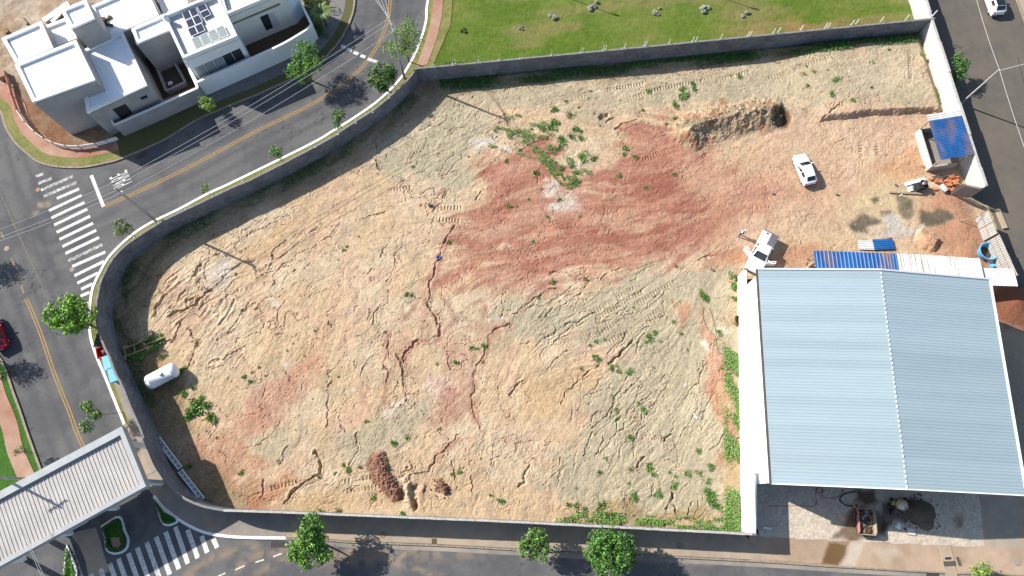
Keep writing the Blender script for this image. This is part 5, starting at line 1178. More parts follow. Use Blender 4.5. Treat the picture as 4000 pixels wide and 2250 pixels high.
def facade_panel(name, pts, A, B, mat, root, out=.03):
    P = [on_plane(x, y, A, B) for x, y in pts]; d = (B-A); n = Vector((d.y, -d.x, 0)).normalized()
    n = n if n.dot(Vector((-A.x, -A.y, 0))) > 0 else -n
    mb = MB(); f = [p+n*out for p in P]; bk = [p-n*.02 for p in P]; k = len(P)
    mb.add(f+bk, [tuple(range(k)), tuple(range(2*k-1, k-1, -1))]+[(i, (i+1) % k, k+(i+1) % k, k+i) for i in range(k)])
    return build(name, mb, mat, root)
hA = thing('unfinished_house', 'house under construction with bright white flat roofs and raw grey walls', 'house', G(330, 330))
q2 = roof_block(hA, [(57, 252), (296, 155), (371, 311), (127, 399)], 7.15, M_render_gr, along=1)
roof_block(hA, [(5, 149), (161, 82), (206, 185), (60, 246)], 7.1, M_render_gr, along=1)
roof_block(hA, [(166, 104), (262, 66), (300, 148), (209, 183)], 5.5, M_render_gr, along=1)
roof_block(hA, [(236, 38), (335, -3), (368, 71), (275, 112)], 8.7, M_render_gr, along=1)
roof_block(hA, [(353, 25), (565, -70), (625, 56), (408, 152)], 5.25, M_render_gr, along=1, skip=(0,))
q5 = roof_block(hA, [(300, 206), (478, 121), (574, 333), (338, 440)], 5.2, M_render_gr, along=1)
roof_block(hA, [(513, 110), (640, 54), (672, 113), (531, 171)], 5.7, M_render_gr, along=1)
Af, Bf = G(338, 440, 5.2), G(574, 333, 5.2)
Z3 = lambda pts: [(x/3.45, 240+y/3.45) for x, y in pts]
facade_panel('garage_opening', Z3([(1515, 645), (1690, 572), (1785, 690), (1640, 785)]), Af, Bf, M_black, hA)
facade_panel('window', Z3([(1885, 487), (1975, 450), (2000, 482), (1910, 517)]), Af, Bf, M_glass, hA)
pb = [G(x, y, 3.7) for x, y in Z3([(890, 570), (1100, 488), (1128, 575), (935, 660)])]
build('porch_wall', MB().prism([xy(p) for p in pb], .05, 3.3), M_render_gr, hA)
pc = sum(pb, Vector((0, 0, 0)))/4
for i in range(4):
    a, b = pb[i], pb[(i+1) % 4]; a2, b2 = a+(pc-a)*.06, b+(pc-b)*.06
    build('porch_wall', MB().bar((a2.x, a2.y, 3.5), (b2.x, b2.y, 3.5), .18, .42+.002*i), M_render_gr, hA)
build('porch_floor', MB().prism([xy(p+(pc-p)*.12) for p in pb], 3.28, 3.31), nmat('raw_brown', (.10, .05, .035, 1), rough=.9), hA)
lp_ = [G(x, y, 3.9) for x, y in Z3([(540, 640), (810, 530), (830, 560), (880, 600), (560, 720)])]
ch = [G(*q, 5.2) for q in ((400, 70), (408, 76), (425, 66), (412, 92), (430, 96))]
for i, p in enumerate(ch): build('leftover_block', MB().box((p.x, p.y, 5.05+.1*(i % 2)), (.5, .35, .3), i*.7), M_brownsoil, hA)
# courtyard with a raw swimming pool, and its street wall
ct = [xy(G(x, y)) for x, y in ((545, 172), (668, 122), (782, 330), (612, 402))]
struct('courtyard_ground', sheet_top(ct, .14), M_brownsoil)
pr = [G(x, y, .8) for x, y in ((604, 252), (675, 227), (727, 322), (648, 358))]
pool = thing('pool_basin', 'unfinished rectangular pool basin with raw concrete rim in the courtyard', 'pool', (sum(pr, Vector((0, 0, 0)))/4)-Vector((0, 0, .7)))
pcn = sum(pr, Vector((0, 0, 0)))/4
for i in range(4):
    a, b = pr[i], pr[(i+1) % 4]; a, b = a+(pcn-a)*.06, b+(pcn-b)*.06
    build('rim', MB().bar((a.x, a.y, .45), (b.x, b.y, .45), .30, .7+.004*i), M_render_gr, pool)
build('pool_floor', MB().prism([xy(p+(pcn-p)*.08) for p in pr], .13, .2), M_waterdark, pool)
bl = thing('pool_ladder', 'small white and dark barrow standing in the pool basin', 'barrow', G(*T(0, 0, [(1712, 845)])[0]))
p = G(*T(0, 0, [(1712, 835)])[0], .6); build('tub', MB().lathe([(.02, .12), (.2, .12), (.3, .34), (.32, .34)], 14, Matrix.Translation((p.x, p.y, .2))), M_white, bl)
build('frame', MB().bar((p.x, p.y, .3), (p.x+.1, p.y-.9, .35), .5, .06), M_black, bl)
yw = thing('courtyard_wall', 'raw grey street wall with pale top in front of the courtyard', 'wall', G(600, 460))
cw = [G(x, y, 2.5) for x, y in [(430, 464), (445, 488), (600, 420), (772, 342), (738, 270)]]
for i in range(4):
    a, b = cw[i], cw[i+1]; build('wall', MB().bar((a.x, a.y, 1.2), (b.x, b.y, 1.2), .22, 2.5+.003*i), M_render_gr, yw); build('coping_stone', MB().bar((a.x, a.y, 2.48), (b.x, b.y, 2.48), .26, .07+.003*i), M_white, yw)
# house with solar panels
hB = thing('solar_house', 'white house with solar panels on its ribbed roof', 'house', G(820, 170))
ZB = 6.1
qb = roof_block(hB, [(634, 58), (847, -30), (926, 139), (713, 227)], ZB, M_whitewall, M_roofgrey, par=.3, ph=.5, pitch=.30, along=1)
Z2 = lambda pts: [(600+x/3.788, y/3.788) for x, y in pts]
def panel(quad, z, mat, name, div=(1, 1)):
    P = [G(x, y, z) for x, y in Z2(quad)]
    for i in range(div[0]):
        for j in range(div[1]):
            def bl_(s, t): return (P[0].lerp(P[1], s)).lerp(P[3].lerp(P[2], s), t)
            m = [bl_((i+a)/div[0]+(.5-a)*.03, (j+b)/div[1]+(.5-b)*.03) for a, b in ((0, 0), (1, 0), (1, 1), (0, 1))]
            o = build(name, MB().prism([xy(k) for k in m], z-.05, z), mat, hB)
            fr = MB()
            for k in range(4): fr.bar((m[k].x, m[k].y, z-.02), (m[(k+1) % 4].x, m[(k+1) % 4].y, z-.02), .05, .07)
            build('frame', fr, M_alu, o)
zr = ZB-.28
panel([(415, 195), (625, 105), (672, 208), (465, 300)], zr, M_solar, 'solar_panel', (2, 1))
panel([(468, 310), (672, 215), (730, 325), (515, 420)], zr, M_solar, 'solar_panel', (2, 1))
panel([(500, 430), (712, 340), (767, 450), (552, 542)], zr, M_solar, 'solar_panel', (2, 1))
panel([(640, 100), (757, 50), (850, 215), (727, 275)], zr, M_solar, 'solar_panel', (1, 2))
panel([(550, 580), (1035, 370), (1120, 515), (627, 742)], zr-.02, M_collector, 'water_collector', (4, 1))
vp = G(649, 72, ZB+.1); build('vent_pipe', MB().lathe([(.05, 0), (.28, 0), (.3, .5), (.28, 1.0), (.15, 1.15), (.01, 1.18)], 16, Matrix.Translation((vp.x, vp.y, ZB-.5))), M_bluewall, hB)
A1, B1 = G(713, 227, ZB), G(926, 139, ZB)
wpts = Z2([(600, 1010), (1280, 712), (1358, 852), (685, 1150)])
for k in range(5):
    s0, s1 = k/5+.006, (k+1)/5-.006
    L = lambda a, b, t: (a[0]+(b[0]-a[0])*t, a[1]+(b[1]-a[1])*t)
    facade_panel('window_pane', [L(wpts[0], wpts[1], s0), L(wpts[0], wpts[1], s1), L(wpts[3], wpts[2], s1), L(wpts[3], wpts[2], s0)], A1, B1, M_collector if k < 3 else M_glass, hB, .05)
# east wing
qc = [(853, -32), (1083, -130), (1100, -36), (880, 57)]
roof_block(hB, qc, 6.0, M_creamwall, M_roofgrey, par=.3, ph=.5, pitch=.30, along=1)
A2, B2 = G(880, 57, 6.0), G(1100, -36, 6.0)
facade_panel('sliding_door', Z2([(1570, 252), (1690, 202), (1765, 405), (1668, 450)]), A2, B2, M_glass, hB, .05)
facade_panel('sliding_door', Z2([(1682, 205), (1772, 166), (1868, 368), (1770, 402)]), A2, B2, M_alu, hB, .05)
cn = [G(x, y, 4.4) for x, y in Z2([(1130, 305), (1850, 10), (1868, 62), (1160, 352)])]
build('door_canopy', MB().prism([xy(p) for p in cn], 4.2, 4.4), M_conc_grey, hB)
sw = [on_plane(*Z2([(1965, 330)])[0], A2, B2), G(*Z2([(2215, 225)])[0], .2)]
a, b = Vector((G(1100, -36, 6).x, G(1100, -36, 6).y, 0)), G(1187, 58, .2)
build('garden_wall', MB().bar((a.x, a.y, 2.0), (b.x, b.y, 2.0), .2, 4.2), M_bluewall, hB)
tf = [xy(G(x, y)) for x, y in Z2([(1330, 600), (2230, 215), (2350, 400), (1440, 860)])]
struct('terrace_ground', sheet_top(tf, .15), M_brownsoil)
fw = thing('garden_wall', 'white street wall with a rounded end in front of the solar house', 'wall', G(1000, 290))
fpth = smooth_path([G(x, y, 2.8) for x, y in [(769, 320), (900, 262), (1041, 200), (1110, 167), (1160, 138), (1195, 115), (1218, 94)]], .7)
for i in range(len(fpth)-1):
    a, b = fpth[i], fpth[i+1]; d = (b-a).normalized()
    build('wall_panel', MB().bar((a.x, a.y, 1.36), (b.x+d.x*.02, b.y+d.y*.02, 1.36), .22, 2.72+.002*(i % 2)), M_whitewall, fw)
    build('coping_stone', MB().bar((a.x, a.y, 2.765), (b.x, b.y, 2.765), .26, .075), M_white, fw)
a, b = fpth[-1], G(1150, -40, 2.8); build('wall_panel', MB().bar((a.x, a.y, 1.36), (b.x, b.y, 1.36), .22, 2.74), M_whitewall, fw)
a, b = fpth[0], G(713, 228, 2.8); build('wall_panel', MB().bar((a.x, a.y, 1.36), (b.x, b.y, 1.36), .22, 2.73), M_whitewall, fw)
# a third roof at the top edge
hC = thing('cream_outbuilding', 'cream outbuilding behind the white roofs at the top edge', 'building', G(670, 10))
roof_block(hC, [(607, -30), (712, -75), (735, 18), (637, 60)], 4.0, M_creamwall, M_creamwall, par=.25, ph=.2, ribs=False)
# building site clutter: sheet stacks, plank fence, drums
def loose_bar(name, label, cat, a, b, za, zb, w, h, mat, group=None):
    A_, B_ = G(*a, za), G(*b, zb); o = build(name, MB().bar((A_.x, A_.y, A_.z), (B_.x, B_.y, B_.z), w, h), mat); return tag(o, label, cat, group)
Z1 = lambda x, y: (x/4.025, y/4.025)
loose_bar('sheet_stack', 'stack of long grey roofing sheets leaning beside the tower roof', 'roofing sheets', Z1(690, 330), Z1(1085, 60), .3, .3, .7, .25, M_alu)
loose_bar('sheet_stack', 'short bundle of pale sheets between the two north roofs', 'roofing sheets', Z1(820, 350), Z1(960, 200), .4, .4, .5, .2, M_roofgrey)
loose_bar('timber_post', 'weathered timber post lying on the bare ground at top left', 'timber', Z1(330, 270), Z1(430, 380), .25, .25, .25, .25, M_wood)
loose_bar('timber_board', 'red-brown board leaning at the left edge above the white roofs', 'timber', Z1(0, 420), Z1(110, 510), .4, .3, .5, .1, M_rust)
tape = thing('site_fence', 'low pale and orange tape fence curving round the corner building site', 'fence', G(150, 540))
M_orange = nmat('orange_mesh', (.50, .20, .13, 1), (.58, .30, .22, 1), 3, rough=.8)
tpts = Z3([(70, 190), (95, 290), (135, 440), (205, 640), (320, 810), (450, 940), (580, 1030), (700, 1090), (870, 1130), (1050, 1135), (1270, 1100), (1420, 1060), (1560, 1015)])
tw = [G(x, y, .95) for x, y in tpts]
for i in range(len(tw)-1):
    a, b = tw[i], tw[i+1]
    build('tape', MB().bar((a.x, a.y, .62), (b.x, b.y, .62), .05, .62), M_orange if i < 3 else M_kerbwhite, tape)
    build('stake', MB().box((a.x, a.y, .55), (.09, .09, 1.0)), M_wood, tape)
cab = G(*Z3([(75, 225)])[0]); tag(build('crate', MB().box((cab.x, cab.y, .5), (.9, .9, .8), .4), M_conc_pink), 'pale square box at the end of the orange site fence', 'box')
# storm drains
def drain(px1, px2, z, w, label):
    a, b = G(*px1, z), G(*px2, z); root = thing('storm_drain', label, 'drain', (a+b)/2)
    build('frame', MB().bar((a.x, a.y, .012), (b.x, b.y, .012), w, .016), M_darkmetal, root)
    n = int((b-a).length/.14)
    for k in range(n):
        p = a.lerp(b, (k+.5)/n); d = (b-a).normalized(); n_ = Vector((-d.y, d.x, 0))*w*.45
        build('grate_bar', MB().bar((p.x-n_.x, p.y-n_.y, .03), (p.x+n_.x, p.y+n_.y, .03), .05, .02), M_black, root)
drain(T(0, 1, [(1470, 785)])[0], T(0, 1, [(1620, 705)])[0], 0, .75, 'double steel storm drain grate at the kerb by the street lamp')
drain(T(1, 3, [(150, 1128)])[0], T(1, 3, [(325, 1132)])[0], 0, .62, 'storm drain grate in the gutter left of the tall tree')
drain(T(0, 1, [(1370, 150)])[0], T(0, 1, [(1470, 90)])[0], 0, .5, 'dark storm drain inlet at the house-side kerb')
drain(T(0, 2, [(95, 800)])[0], T(0, 2, [(150, 930)])[0], 0, .8, 'storm drain grate at the left kerb below the red car')
drain(T(3, 3, [(1590, 1432)])[0], T(3, 3, [(1720, 1440)])[0], 0, .5, 'storm drain grate at the bottom edge before the apron')
bx = G(*T(3, 3, [(1815, 1310)])[0], .14); kb = thing('inspection_chamber', 'open square inspection chamber in the sidewalk with a grey lid', 'chamber', bx)
build('slab', MB().box((bx.x, bx.y+.1, .15), (1.15, 2.9, .05), .05), M_conc, kb); build('opening', MB().box((bx.x+.02, bx.y+.35, .178), (.62, .22, .012), .05), M_black, kb); build('lid', MB().box((bx.x+.02, bx.y-.12, .20), (1.1, .42, .07), .05), M_darkmetal, kb)
# ------------------------------------------------------------------ sheds and gates of the yard
def Zs(pts, x0, y0, s): return [(x0+x/s, y0+y/s) for x, y in pts]
Zb = lambda pts: Zs(pts, 3560, 420, 5.573)
sb = thing('blue_roof_shed', 'small open shed with blue and white ribbed roof against the east wall', 'shed', G(3690, 600))
rq = [G(x, y, 2.55) for x, y in Zb([(330, 160), (1030, 60), (1355, 1035), (645, 1135)])]
# eave falls to the west
u = rq[1]-rq[0]; v = rq[3]-rq[0]; n = 21
for k in range(7):
    a, b = k/7, (k+1)/7
    if k == 0: m = M_sheetwhite
    else: m = M_sheetblue
    o0 = rq[0]+v*a; o0 = Vector((o0.x, o0.y, 2.5+.006*(k % 2)))
    build('roof_sheet', corr(MB(), o0, Vector((u.x, u.y, .22)), v*(b-a)*1.02, 1, v.length/7/3.02, .05), m, sb)
wq = [G(x, y, 1.15) for x, y in Zb([(195, 460), (450, 1285)])] 
wse = G(*Zb([(1030, 1200)])[0], 1.15); wne = wq[0]+(wse-wq[1])
cor = [wq[0], wq[1], wse, wne]
for i, (a, b) in enumerate(((cor[0], cor[1]), (cor[1], cor[2]), (cor[3], cor[0]))):
    build('half_wall', MB().bar((a.x, a.y, .55), (b.x, b.y, .55), .16, 1.2+.004*i), M_render_lt if i == 0 else M_render_gr, sb)
for p in cor: build('post', MB().box((p.x, p.y, 1.3), (.12, .12, 2.6)), M_wood, sb)
build('floor', MB().prism([xy(p) for p in cor], -.1, .07), M_conc_grey, sb)
bxp = GS(*Zb([(185, 570)])[0]); tag(build('mortar_box', MB().box((bxp.x, bxp.y, bxp.z+.12), (.75, 1.3, .26), .15), M_conc_pink), 'low pale mortar box beside the blue shed', 'box')
# gate leaf of brown-grey sheet
def upright_sheet(root, a, b, h, mat, pitch=.25, z=0.0, name='sheet'):
    a, b = Vector((a.x, a.y, z)), Vector((b.x, b.y, z)); d = b-a
    mb = corr(MB(), a, Vector((0, 0, h)), d, 1, pitch, .05); return build(name, mb, mat, root)
Zg = lambda pts: Zs(pts, 3440, 640, 4.528)
ga, gb = [G(x, y, 0.0) for x, y in Zg([(1205, 537), (1548, 608)])]
gt = thing('gate_leaf', 'brown-grey ribbed metal gate leaf standing across the end of the east wall', 'gate', ga.lerp(gb, .5))
upright_sheet(gt, ga, gb, 2.45, M_sheetbrown, .24, .05)
for z in (.1, 1.25, 2.5): build('rail', MB().bar((ga.x+.05, ga.y+.06, z), (gb.x+.05, gb.y+.06, z), .06, .06), M_darkmetal, gt)
for p in (ga, gb): build('post', MB().box((p.x+.06, p.y+.08, 1.25), (.09, .09, 2.5)), M_darkmetal, gt)
Zf = lambda pts: Zs(pts, 3700, 780, 4.14)
fa, fb = [G(x, y, 0.0) for x, y in Zf([(445, 297), (580, 672)])]
g2 = thing('gate_leaf', 'white ribbed sliding gate leaf with dark frame bars, propped by a pole', 'gate', fa.lerp(fb, .5))
upright_sheet(g2, fa, fb, 2.45, M_fence, .24, .02)
dd = (fb-fa).normalized(); nn = Vector((dd.y, -dd.x, 0)); nn = nn if nn.x < 0 else -nn
for z in (.05, 1.2, 2.45): build('rail', MB().bar((fa+nn*.05+Vector((0, 0, z))), (fb+nn*.05+Vector((0, 0, z))), .05, .05), M_rust, g2)
for t in (0, .5, 1): p = fa.lerp(fb, t)+nn*.05; build('upright', MB().box((p.x, p.y, 1.25), (.05, .05, 2.5)), M_rust, g2)
p0, p1 = G(*Zf([(205, 345)])[0], .05), fa.lerp(fb, .08)+Vector((0, 0, 1.7)); tag(build('prop_pole', MB().tube([p0, p1], .045, 6), M_wood), 'thin timber pole propping the white gate leaf', 'pole')
ha, hb = [G(x, y, 0.0) for x, y in Zf([(612, 690), (905, 1330)])]
f3 = thing('sheet_fence', 'white ribbed sheet fence behind the blue water tank', 'fence', ha.lerp(hb, .5))
d3 = (hb-ha)/3
for k in range(3): upright_sheet(f3, ha+d3*k, ha+d3*(k+1), 2.4-.03*k, M_fence, .24, .02)
for z in (.8, 1.7): build('rail', MB().bar(ha+nn*.04+Vector((0, 0, z)), hb+nn*.04+Vector((0, 0, z)), .05, .05), M_rust, f3)
for t in (.02, .5, .98): p = ha.lerp(hb, t)+nn*.02; build('post', MB().box((p.x+.1, p.y, 1.2), (.08, .08, 2.4)), M_darkmetal, f3)
ob = perp
tw_ = thing('street_step', 'low concrete threshold at the street side of the gateway', 'step', G(3905, 860, -.4))
qa, qb_ = [G(x, y, -.3) for x, y in Zf([(815, 150), (945, 460)])]; build('slab', MB().bar((qa.x, qa.y, -.4), (qb_.x, qb_.y, -.4), .5, .3), M_conc, tw_)
# long lean-to against the warehouse
Zl = lambda pts: Zs(pts, 3100, 920, 2.912)
M_sheetstain = nmat('stained_sheet', (.66, .65, .64, 1), (.36, .31, .27, 1), 2.0, rough=.55, stretch=(1.6, .15, .06), mixrange=(.42, .58))
ls = thing('lean_to_shed', 'long lean-to roof of blue and white ribbed sheets behind the warehouse', 'shed', G(3500, 1030))
A_ = G(3179, 978, 2.5); B_ = G(3827, 1003, 2.5); Dn = G(3188, 1058, 2.8)-A_; 
ln_ = B_-A_; nsh = 14
for k in range(nsh):
    a, b = k/nsh, (k+1)/nsh; o0 = A_+ln_*a; st_ = 1.0 if k < 13 else .88
    if k in (10, 11, 12, 13): o0 = o0 + Dn*(.02*(k-9)); 
    o0 = Vector((o0.x, o0.y, 2.45+.008*(k % 2)))
    dn = Vector((Dn.x, Dn.y, .32))*1.15
    build('roof_sheet', corr(MB(), o0, dn, ln_*(b-a)*1.015, 1, ln_.length/nsh/3.02 if k < 6 else ln_.length/nsh/4.02, .055), M_sheetblue if k < 6.3 else (M_sheetstain if k in (8, 9, 11) else M_sheetwhite), ls)
low = [G(x, y, 2.3) for x, y in ((3832, 1046), (3962, 1050), (3990, 1120), (3842, 1116))]
uu = low[3]-low[0]; vv = low[1]-low[0]
for k in range(3): build('roof_sheet', corr(MB(), low[0]+vv*(k/3)+Vector((0, 0, .006*(k % 2)-.05)), Vector((uu.x, uu.y, .2)), vv/3*1.01, 1, vv.length/3/4.02, .05), M_sheetwhite, ls)
for t in (.01, .25, .5, .75, .99): p = A_+ln_*t; build('post', MB().box((p.x+.05, p.y-.1, 1.2), (.1, .1, 2.4)), M_wood, ls)
build('back_wall', MB().bar((A_.x+Dn.x, A_.y+Dn.y+.0, 1.2), (B_.x+Dn.x, B_.y+Dn.y, 1.2), .12, 2.4), M_render_gr, ls)
# stacked sheets on the ground
s1 = GS(*Zl([(828, 115)])[0]); s2 = GS(*Zl([(1010, 108)])[0])
def sheet_stack(name, label, c, size, rz, mat, nsh):
    root = thing(name, label, 'roofing sheets', c); M = Matrix.Rotation(rz, 3, 'Z')
    for k in range(nsh):
        o0 = c + M @ Vector((-size[0]/2+.05*rnd.uniform(-1, 1), -size[1]/2, .12+.06*k)); build('roof_sheet', corr(MB(), o0, M @ Vector((size[0], 0, 0)), M @ Vector((0, size[1], 0)), 1, .27, .045), mat, root)
    return root
sheet_stack('sheet_stack', 'grey-white ribbed sheets lying on the soil, left half of the pile', s1, (2.0, 1.1), -.03, M_roofgrey, 2)
sheet_stack('sheet_stack', 'blue ribbed sheets lying on the soil beside the lean-to', s2, (2.3, 1.25), .03, M_sheetblue, 3)
loose_bar('timber_board', 'brown board lying behind the blue ground sheets', 'timber', Zl([(1005, 42)])[0], Zl([(1110, 20)])[0], .12, .12, .14, .08, M_wood)
jb = thing('timber_offcuts', 'pale timber offcuts and a post beside the lean-to corner', 'timber', G(3155, 1040))
p = GS(*Zl([(178, 345)])[0]); build('post', MB().box((p.x, p.y, p.z+.6), (.35, .3, 1.3), .1), M_conc, jb)
for i, (a, b) in enumerate((((115, 300), (200, 320)), ((130, 320), (180, 290)), ((190, 305), (235, 265)))):
    q0, q1 = [G(*w, .25+.05*i) for w in Zl([a, b])]; build('board', MB().bar(q0, q1, .14, .08), M_wood, jb)
# blue water tank, drums
wt = GS(*Zf([(580, 880)])[0]); tank = thing('water_tank', 'large open round blue plastic water tank', 'water tank', wt)
Mw = Matrix.Translation((wt.x, wt.y, wt.z)); build('shell', MB().lathe([(.62, 0), (.78, .05), (.88, .5), (.98, 1.02), (1.03, 1.05), (.99, 1.08), (.93, 1.03), (.84, .5), (.74, .12)], 28, Mw), M_blueplastic, tank, True)
build('water', MB().lathe([(.001, .22), (.76, .22)], 24, Mw), M_waterdark, tank)
build('rim_band', MB().lathe([(1.035, 1.04), (1.07, 1.05), (1.035, 1.10), (1.0, 1.09)], 28, Mw), M_bluebin, tank, True)
def drum(label, c, ang, mat, cap):
    root = thing('drum', label, 'drum', c); d = Vector((math.cos(ang), math.sin(ang), 0)); q = d.to_track_quat('Z', 'Y').to_matrix().to_4x4()
    Md = Matrix.Translation((c.x, c.y, c.z+.32)) @ q
    build('barrel', MB().lathe([(.001, -.46), (.28, -.46), (.31, -.42), (.30, -.15), (.325, -.12), (.30, -.09), (.30, .15), (.325, .18), (.30, .21), (.31, .42), (.28, .46)], 20, Md), mat, root, True)
    build('lid', MB().lathe([(.001, .47), (.25, .47), (.28, .455)], 20, Md), cap, root)
drum('upright pale grey plastic drum next to the blue water tank', GS(*Zf([(690, 1000)])[0]), .35, M_sheetwhite, M_roofgrey)
drum('blue plastic drum with pale lid at the corner of the lean-to', GS(*Zf([(735, 1068)])[0]), .25, M_bluebin, M_roofgrey)
zc = GS(*Zg([(1085, 450)])[0]); drum('pale blue-grey drum lying in front of the brick pile', zc, 2.2, M_roofgrey, M_alu)
# pile of hollow bricks: every brick a part
pile = thing('brick_pile', 'pile of orange hollow clay bricks beside the gate leaf', 'bricks', GS(*Zg([(1200, 360)])[0]))
bm_ = bpy.data.meshes.new('brick'); mb = MB(); mb.box((0, 0, 0), (.29, .19, .19), color=(1, 1, 1, 1))
for sx in (-1, 1):
    for yy in (-.045, .045):
        for zz in (-.045, .045): mb.box((sx*.142, yy, zz), (.012, .06, .06), color=(.25, .22, .2, 1))
bm_.from_pydata(mb.v, [], mb.f); at = bm_.color_attributes.new('Col', 'FLOAT_COLOR', 'POINT'); at.data.foreach_set('color', np.array(mb.c, np.float32).ravel()); bm_.materials.append(M_brick); bm_.update()
br = random.Random(8); pc_ = OFF[pile.name]
clusters = [((1290, 250), 10), ((1180, 290), 8), ((1230, 340), 10), ((1160, 400), 12), ((1280, 370), 12), ((1210, 450), 8), ((990, 330), 12), ((1250, 470), 6), ((1300, 310), 8), ((1150, 310), 6)]
for (cx, cy), cnt in clusters:
    base = GS(*Zg([(cx, cy)])[0]); rz = br.uniform(-.5, .9)
    for k in range(cnt):
        o = bpy.data.objects.new('brick', bm_); C.objects.link(o); o.parent = pile
        lv = k//4; M = Matrix.Rotation(rz, 3, 'Z'); q = M @ Vector(((k % 2-.5)*.32, ((k//2) % 2-.5)*.22, 0))
        o.location = Vector((base.x+q.x+br.uniform(-.04, .04), base.y+q.y+br.uniform(-.04, .04), base.z+.11+lv*.195))-pc_
        o.rotation_euler = (br.uniform(-.12, .12), br.uniform(-.12, .12), rz+br.uniform(-.25, .25))
def single_brick(label, px, rz):
    p = GS(*px); o = bpy.data.objects.new('brick', bm_); C.objects.link(o); o.location = (p.x, p.y, p.z+.1); o.rotation_euler = (0, 0, rz); o.scale = (1.5, 1.6, 1.2); return tag(o, label, 'brick')
single_brick('single orange hollow brick on the soil below the blue shed', Zg([(765, 48)])[0], .3)
single_brick('single yellowish brick left of the lying drum', Zg([(955, 452)])[0], .1)
single_brick('single brick at the upper left end of the brick pile, by the dark boards', Zg([(883, 272)])[0], .6)
for i, (a, b) in enumerate((((890, 240), (1170, 215)), ((930, 262), (1180, 232)), ((960, 282), (1120, 258)))):
    q0, q1 = GS(*Zg([a])[0]), GS(*Zg([b])[0]); tag(build('timber_board', MB().bar(q0+Vector((0, 0, .15+.1*i)), q1+Vector((0, 0, .2+.1*i)), .13, .09), M_darkmetal), ['dark board behind the brick pile, the uppermost of three', 'dark board behind the brick pile, the middle of three', 'dark board behind the brick pile, the shortest and lowest of three'][i], 'timber', 'dark boards behind the brick pile')
# machine on a pallet, long pale boards
mc = GS(*Zg([(610, 400)])[0]); mach = thing('concrete_machine', 'black machine on a pale slab in the yard', 'machine', mc)
build('slab', MB().box((mc.x-.15, mc.y+.1, mc.z+.08), (1.75, 1.15, .18), .28), M_white, mach)
build('body', MB().box((mc.x+.35, mc.y-.25, mc.z+.55), (1.15, .75, .8), .22), M_black, mach)
build('hopper', MB().lathe([(.16, .9), (.34, 1.25), (.31, 1.26), (.13, .92)], 14, Matrix.Translation((mc.x+.2, mc.y-.1, mc.z+.05))), M_darkmetal, mach)
for k in range(4): build('handle', MB().bar((mc.x-.55+.12*k, mc.y-.5, mc.z+.3), (mc.x-.45+.12*k, mc.y+.2, mc.z+.42), .05, .05), M_black, mach)
build('motor', MB().box((mc.x+.45, mc.y-.1, mc.z+1.02), (.5, .3, .16), .22), M_roofgrey, mach)
loose_bar('concrete_plank', 'white plank lying above the black machine', 'plank', Zg([(430, 365)])[0], Zg([(785, 262)])[0], .32, .32, .4, .1, M_white)
loose_bar('timber_board', 'long pale timber beam lying below the black machine', 'timber', Zg([(155, 500)])[0], Zg([(740, 530)])[0], .16, .16, .22, .12, M_wood)
def stake(label, px, h, mat, r=.05):
    p = GS(*px); o = build('stake', MB().tube([(p.x, p.y, p.z-.05), (p.x, p.y, p.z+h)], r, 6), mat); return tag(o, label, 'stake')
stake('short white stake below the long pale beam', Zg([(335, 570)])[0], .55, M_white); stake('thin white stake right of the long pale beam', Zg([(840, 582)])[0], .5, M_white, .03)
def slab_thing(name, label, cat, px, size, rz, mat, z=.0):
    p = GS(*px); o = build(name, MB().box((p.x, p.y, p.z+size[2]/2+z), size, rz), mat); return tag(o, label, cat)
slab_thing('board', 'small dark board on the soil left of the black machine', 'board', Zg([(275, 385)])[0], (.38, .2, .1), -.8, M_darkmetal)
shv = GS(*Zg([(970, 1300)])[0]); sv = thing('shovel', 'shovel with long handle beside the orange sand heap', 'shovel', shv)
q1 = GS(*Zg([(765, 1205)])[0]); build('handle', MB().tube([shv+Vector((0, 0, .1)), q1+Vector((0, 0, .12))], .025, 6), M_wood, sv); build('blade', MB().box((shv.x+.1, shv.y-.05, shv.z+.08), (.4, .3, .06), -.5), M_conc_pink, sv)
for i, (px, l) in enumerate((((3017, 757), 'small grey block standing on the soil below the white hatchback, left one'), ((3266, 760), 'small grey block standing on the soil below the white hatchback, right one'))):
    p = GS(*px); tag(build('concrete_block', MB().box((p.x, p.y, p.z+.12), (.22, .16, .34), .2), M_conc_grey), l, 'block')
hb_ = GS(*T(2, 1, [(2008, 1266)])[0])
def hollow_block(label, p, rz):
    root = thing('hollow_block', label, 'block', p); M = Matrix.Rotation(rz, 3, 'Z'); m = MB()
    for y in (-.085, .085): c = p+M @ Vector((0, y, .1)); m.box(c, (.39, .03, .2), rz)
    for x in (-.18, 0, .18): c = p+M @ Vector((x, 0, .1)); m.box(c, (.03, .14, .198), rz)
    build('shell', m, M_conc, root); return root
hollow_block('hollow concrete block on the soil near the pickup', hb_, -.6); hollow_block('hollow concrete block in the weeds by the warehouse wall', GS(*T(2, 2, [(2290, 1196)])[0]), .3)
slab_thing('concrete_block', 'pale block lying in the weeds by the warehouse wall, below the hollow block', 'block', T(2, 3, [(2264, 44)])[0], (.5, .25, .2), .05, M_conc)
slab_thing('board', 'short white board on the greenish soil left of the warehouse wall', 'board', T(2, 2, [(1844, 1288)])[0], (.6, .14, .08), -1.0, M_white)
slab_thing('board', 'short pale board on the soil near the red strip', 'board', T(2, 2, [(1904, 765)])[0], (.6, .14, .08), 1.3, M_conc)
slab_thing('stone', 'dark rounded lump of rock alone on the tan soil', 'stone', T(1, 1, [(1745, 618)])[0], (.3, .35, .3), .4, M_darkmetal)
cb = GS(*T(2, 2, [(2238, 335)])[0]); cut_ = thing('half_tank', 'rusty half-round tank shell leaning on the warehouse wall', 'tank', cb)
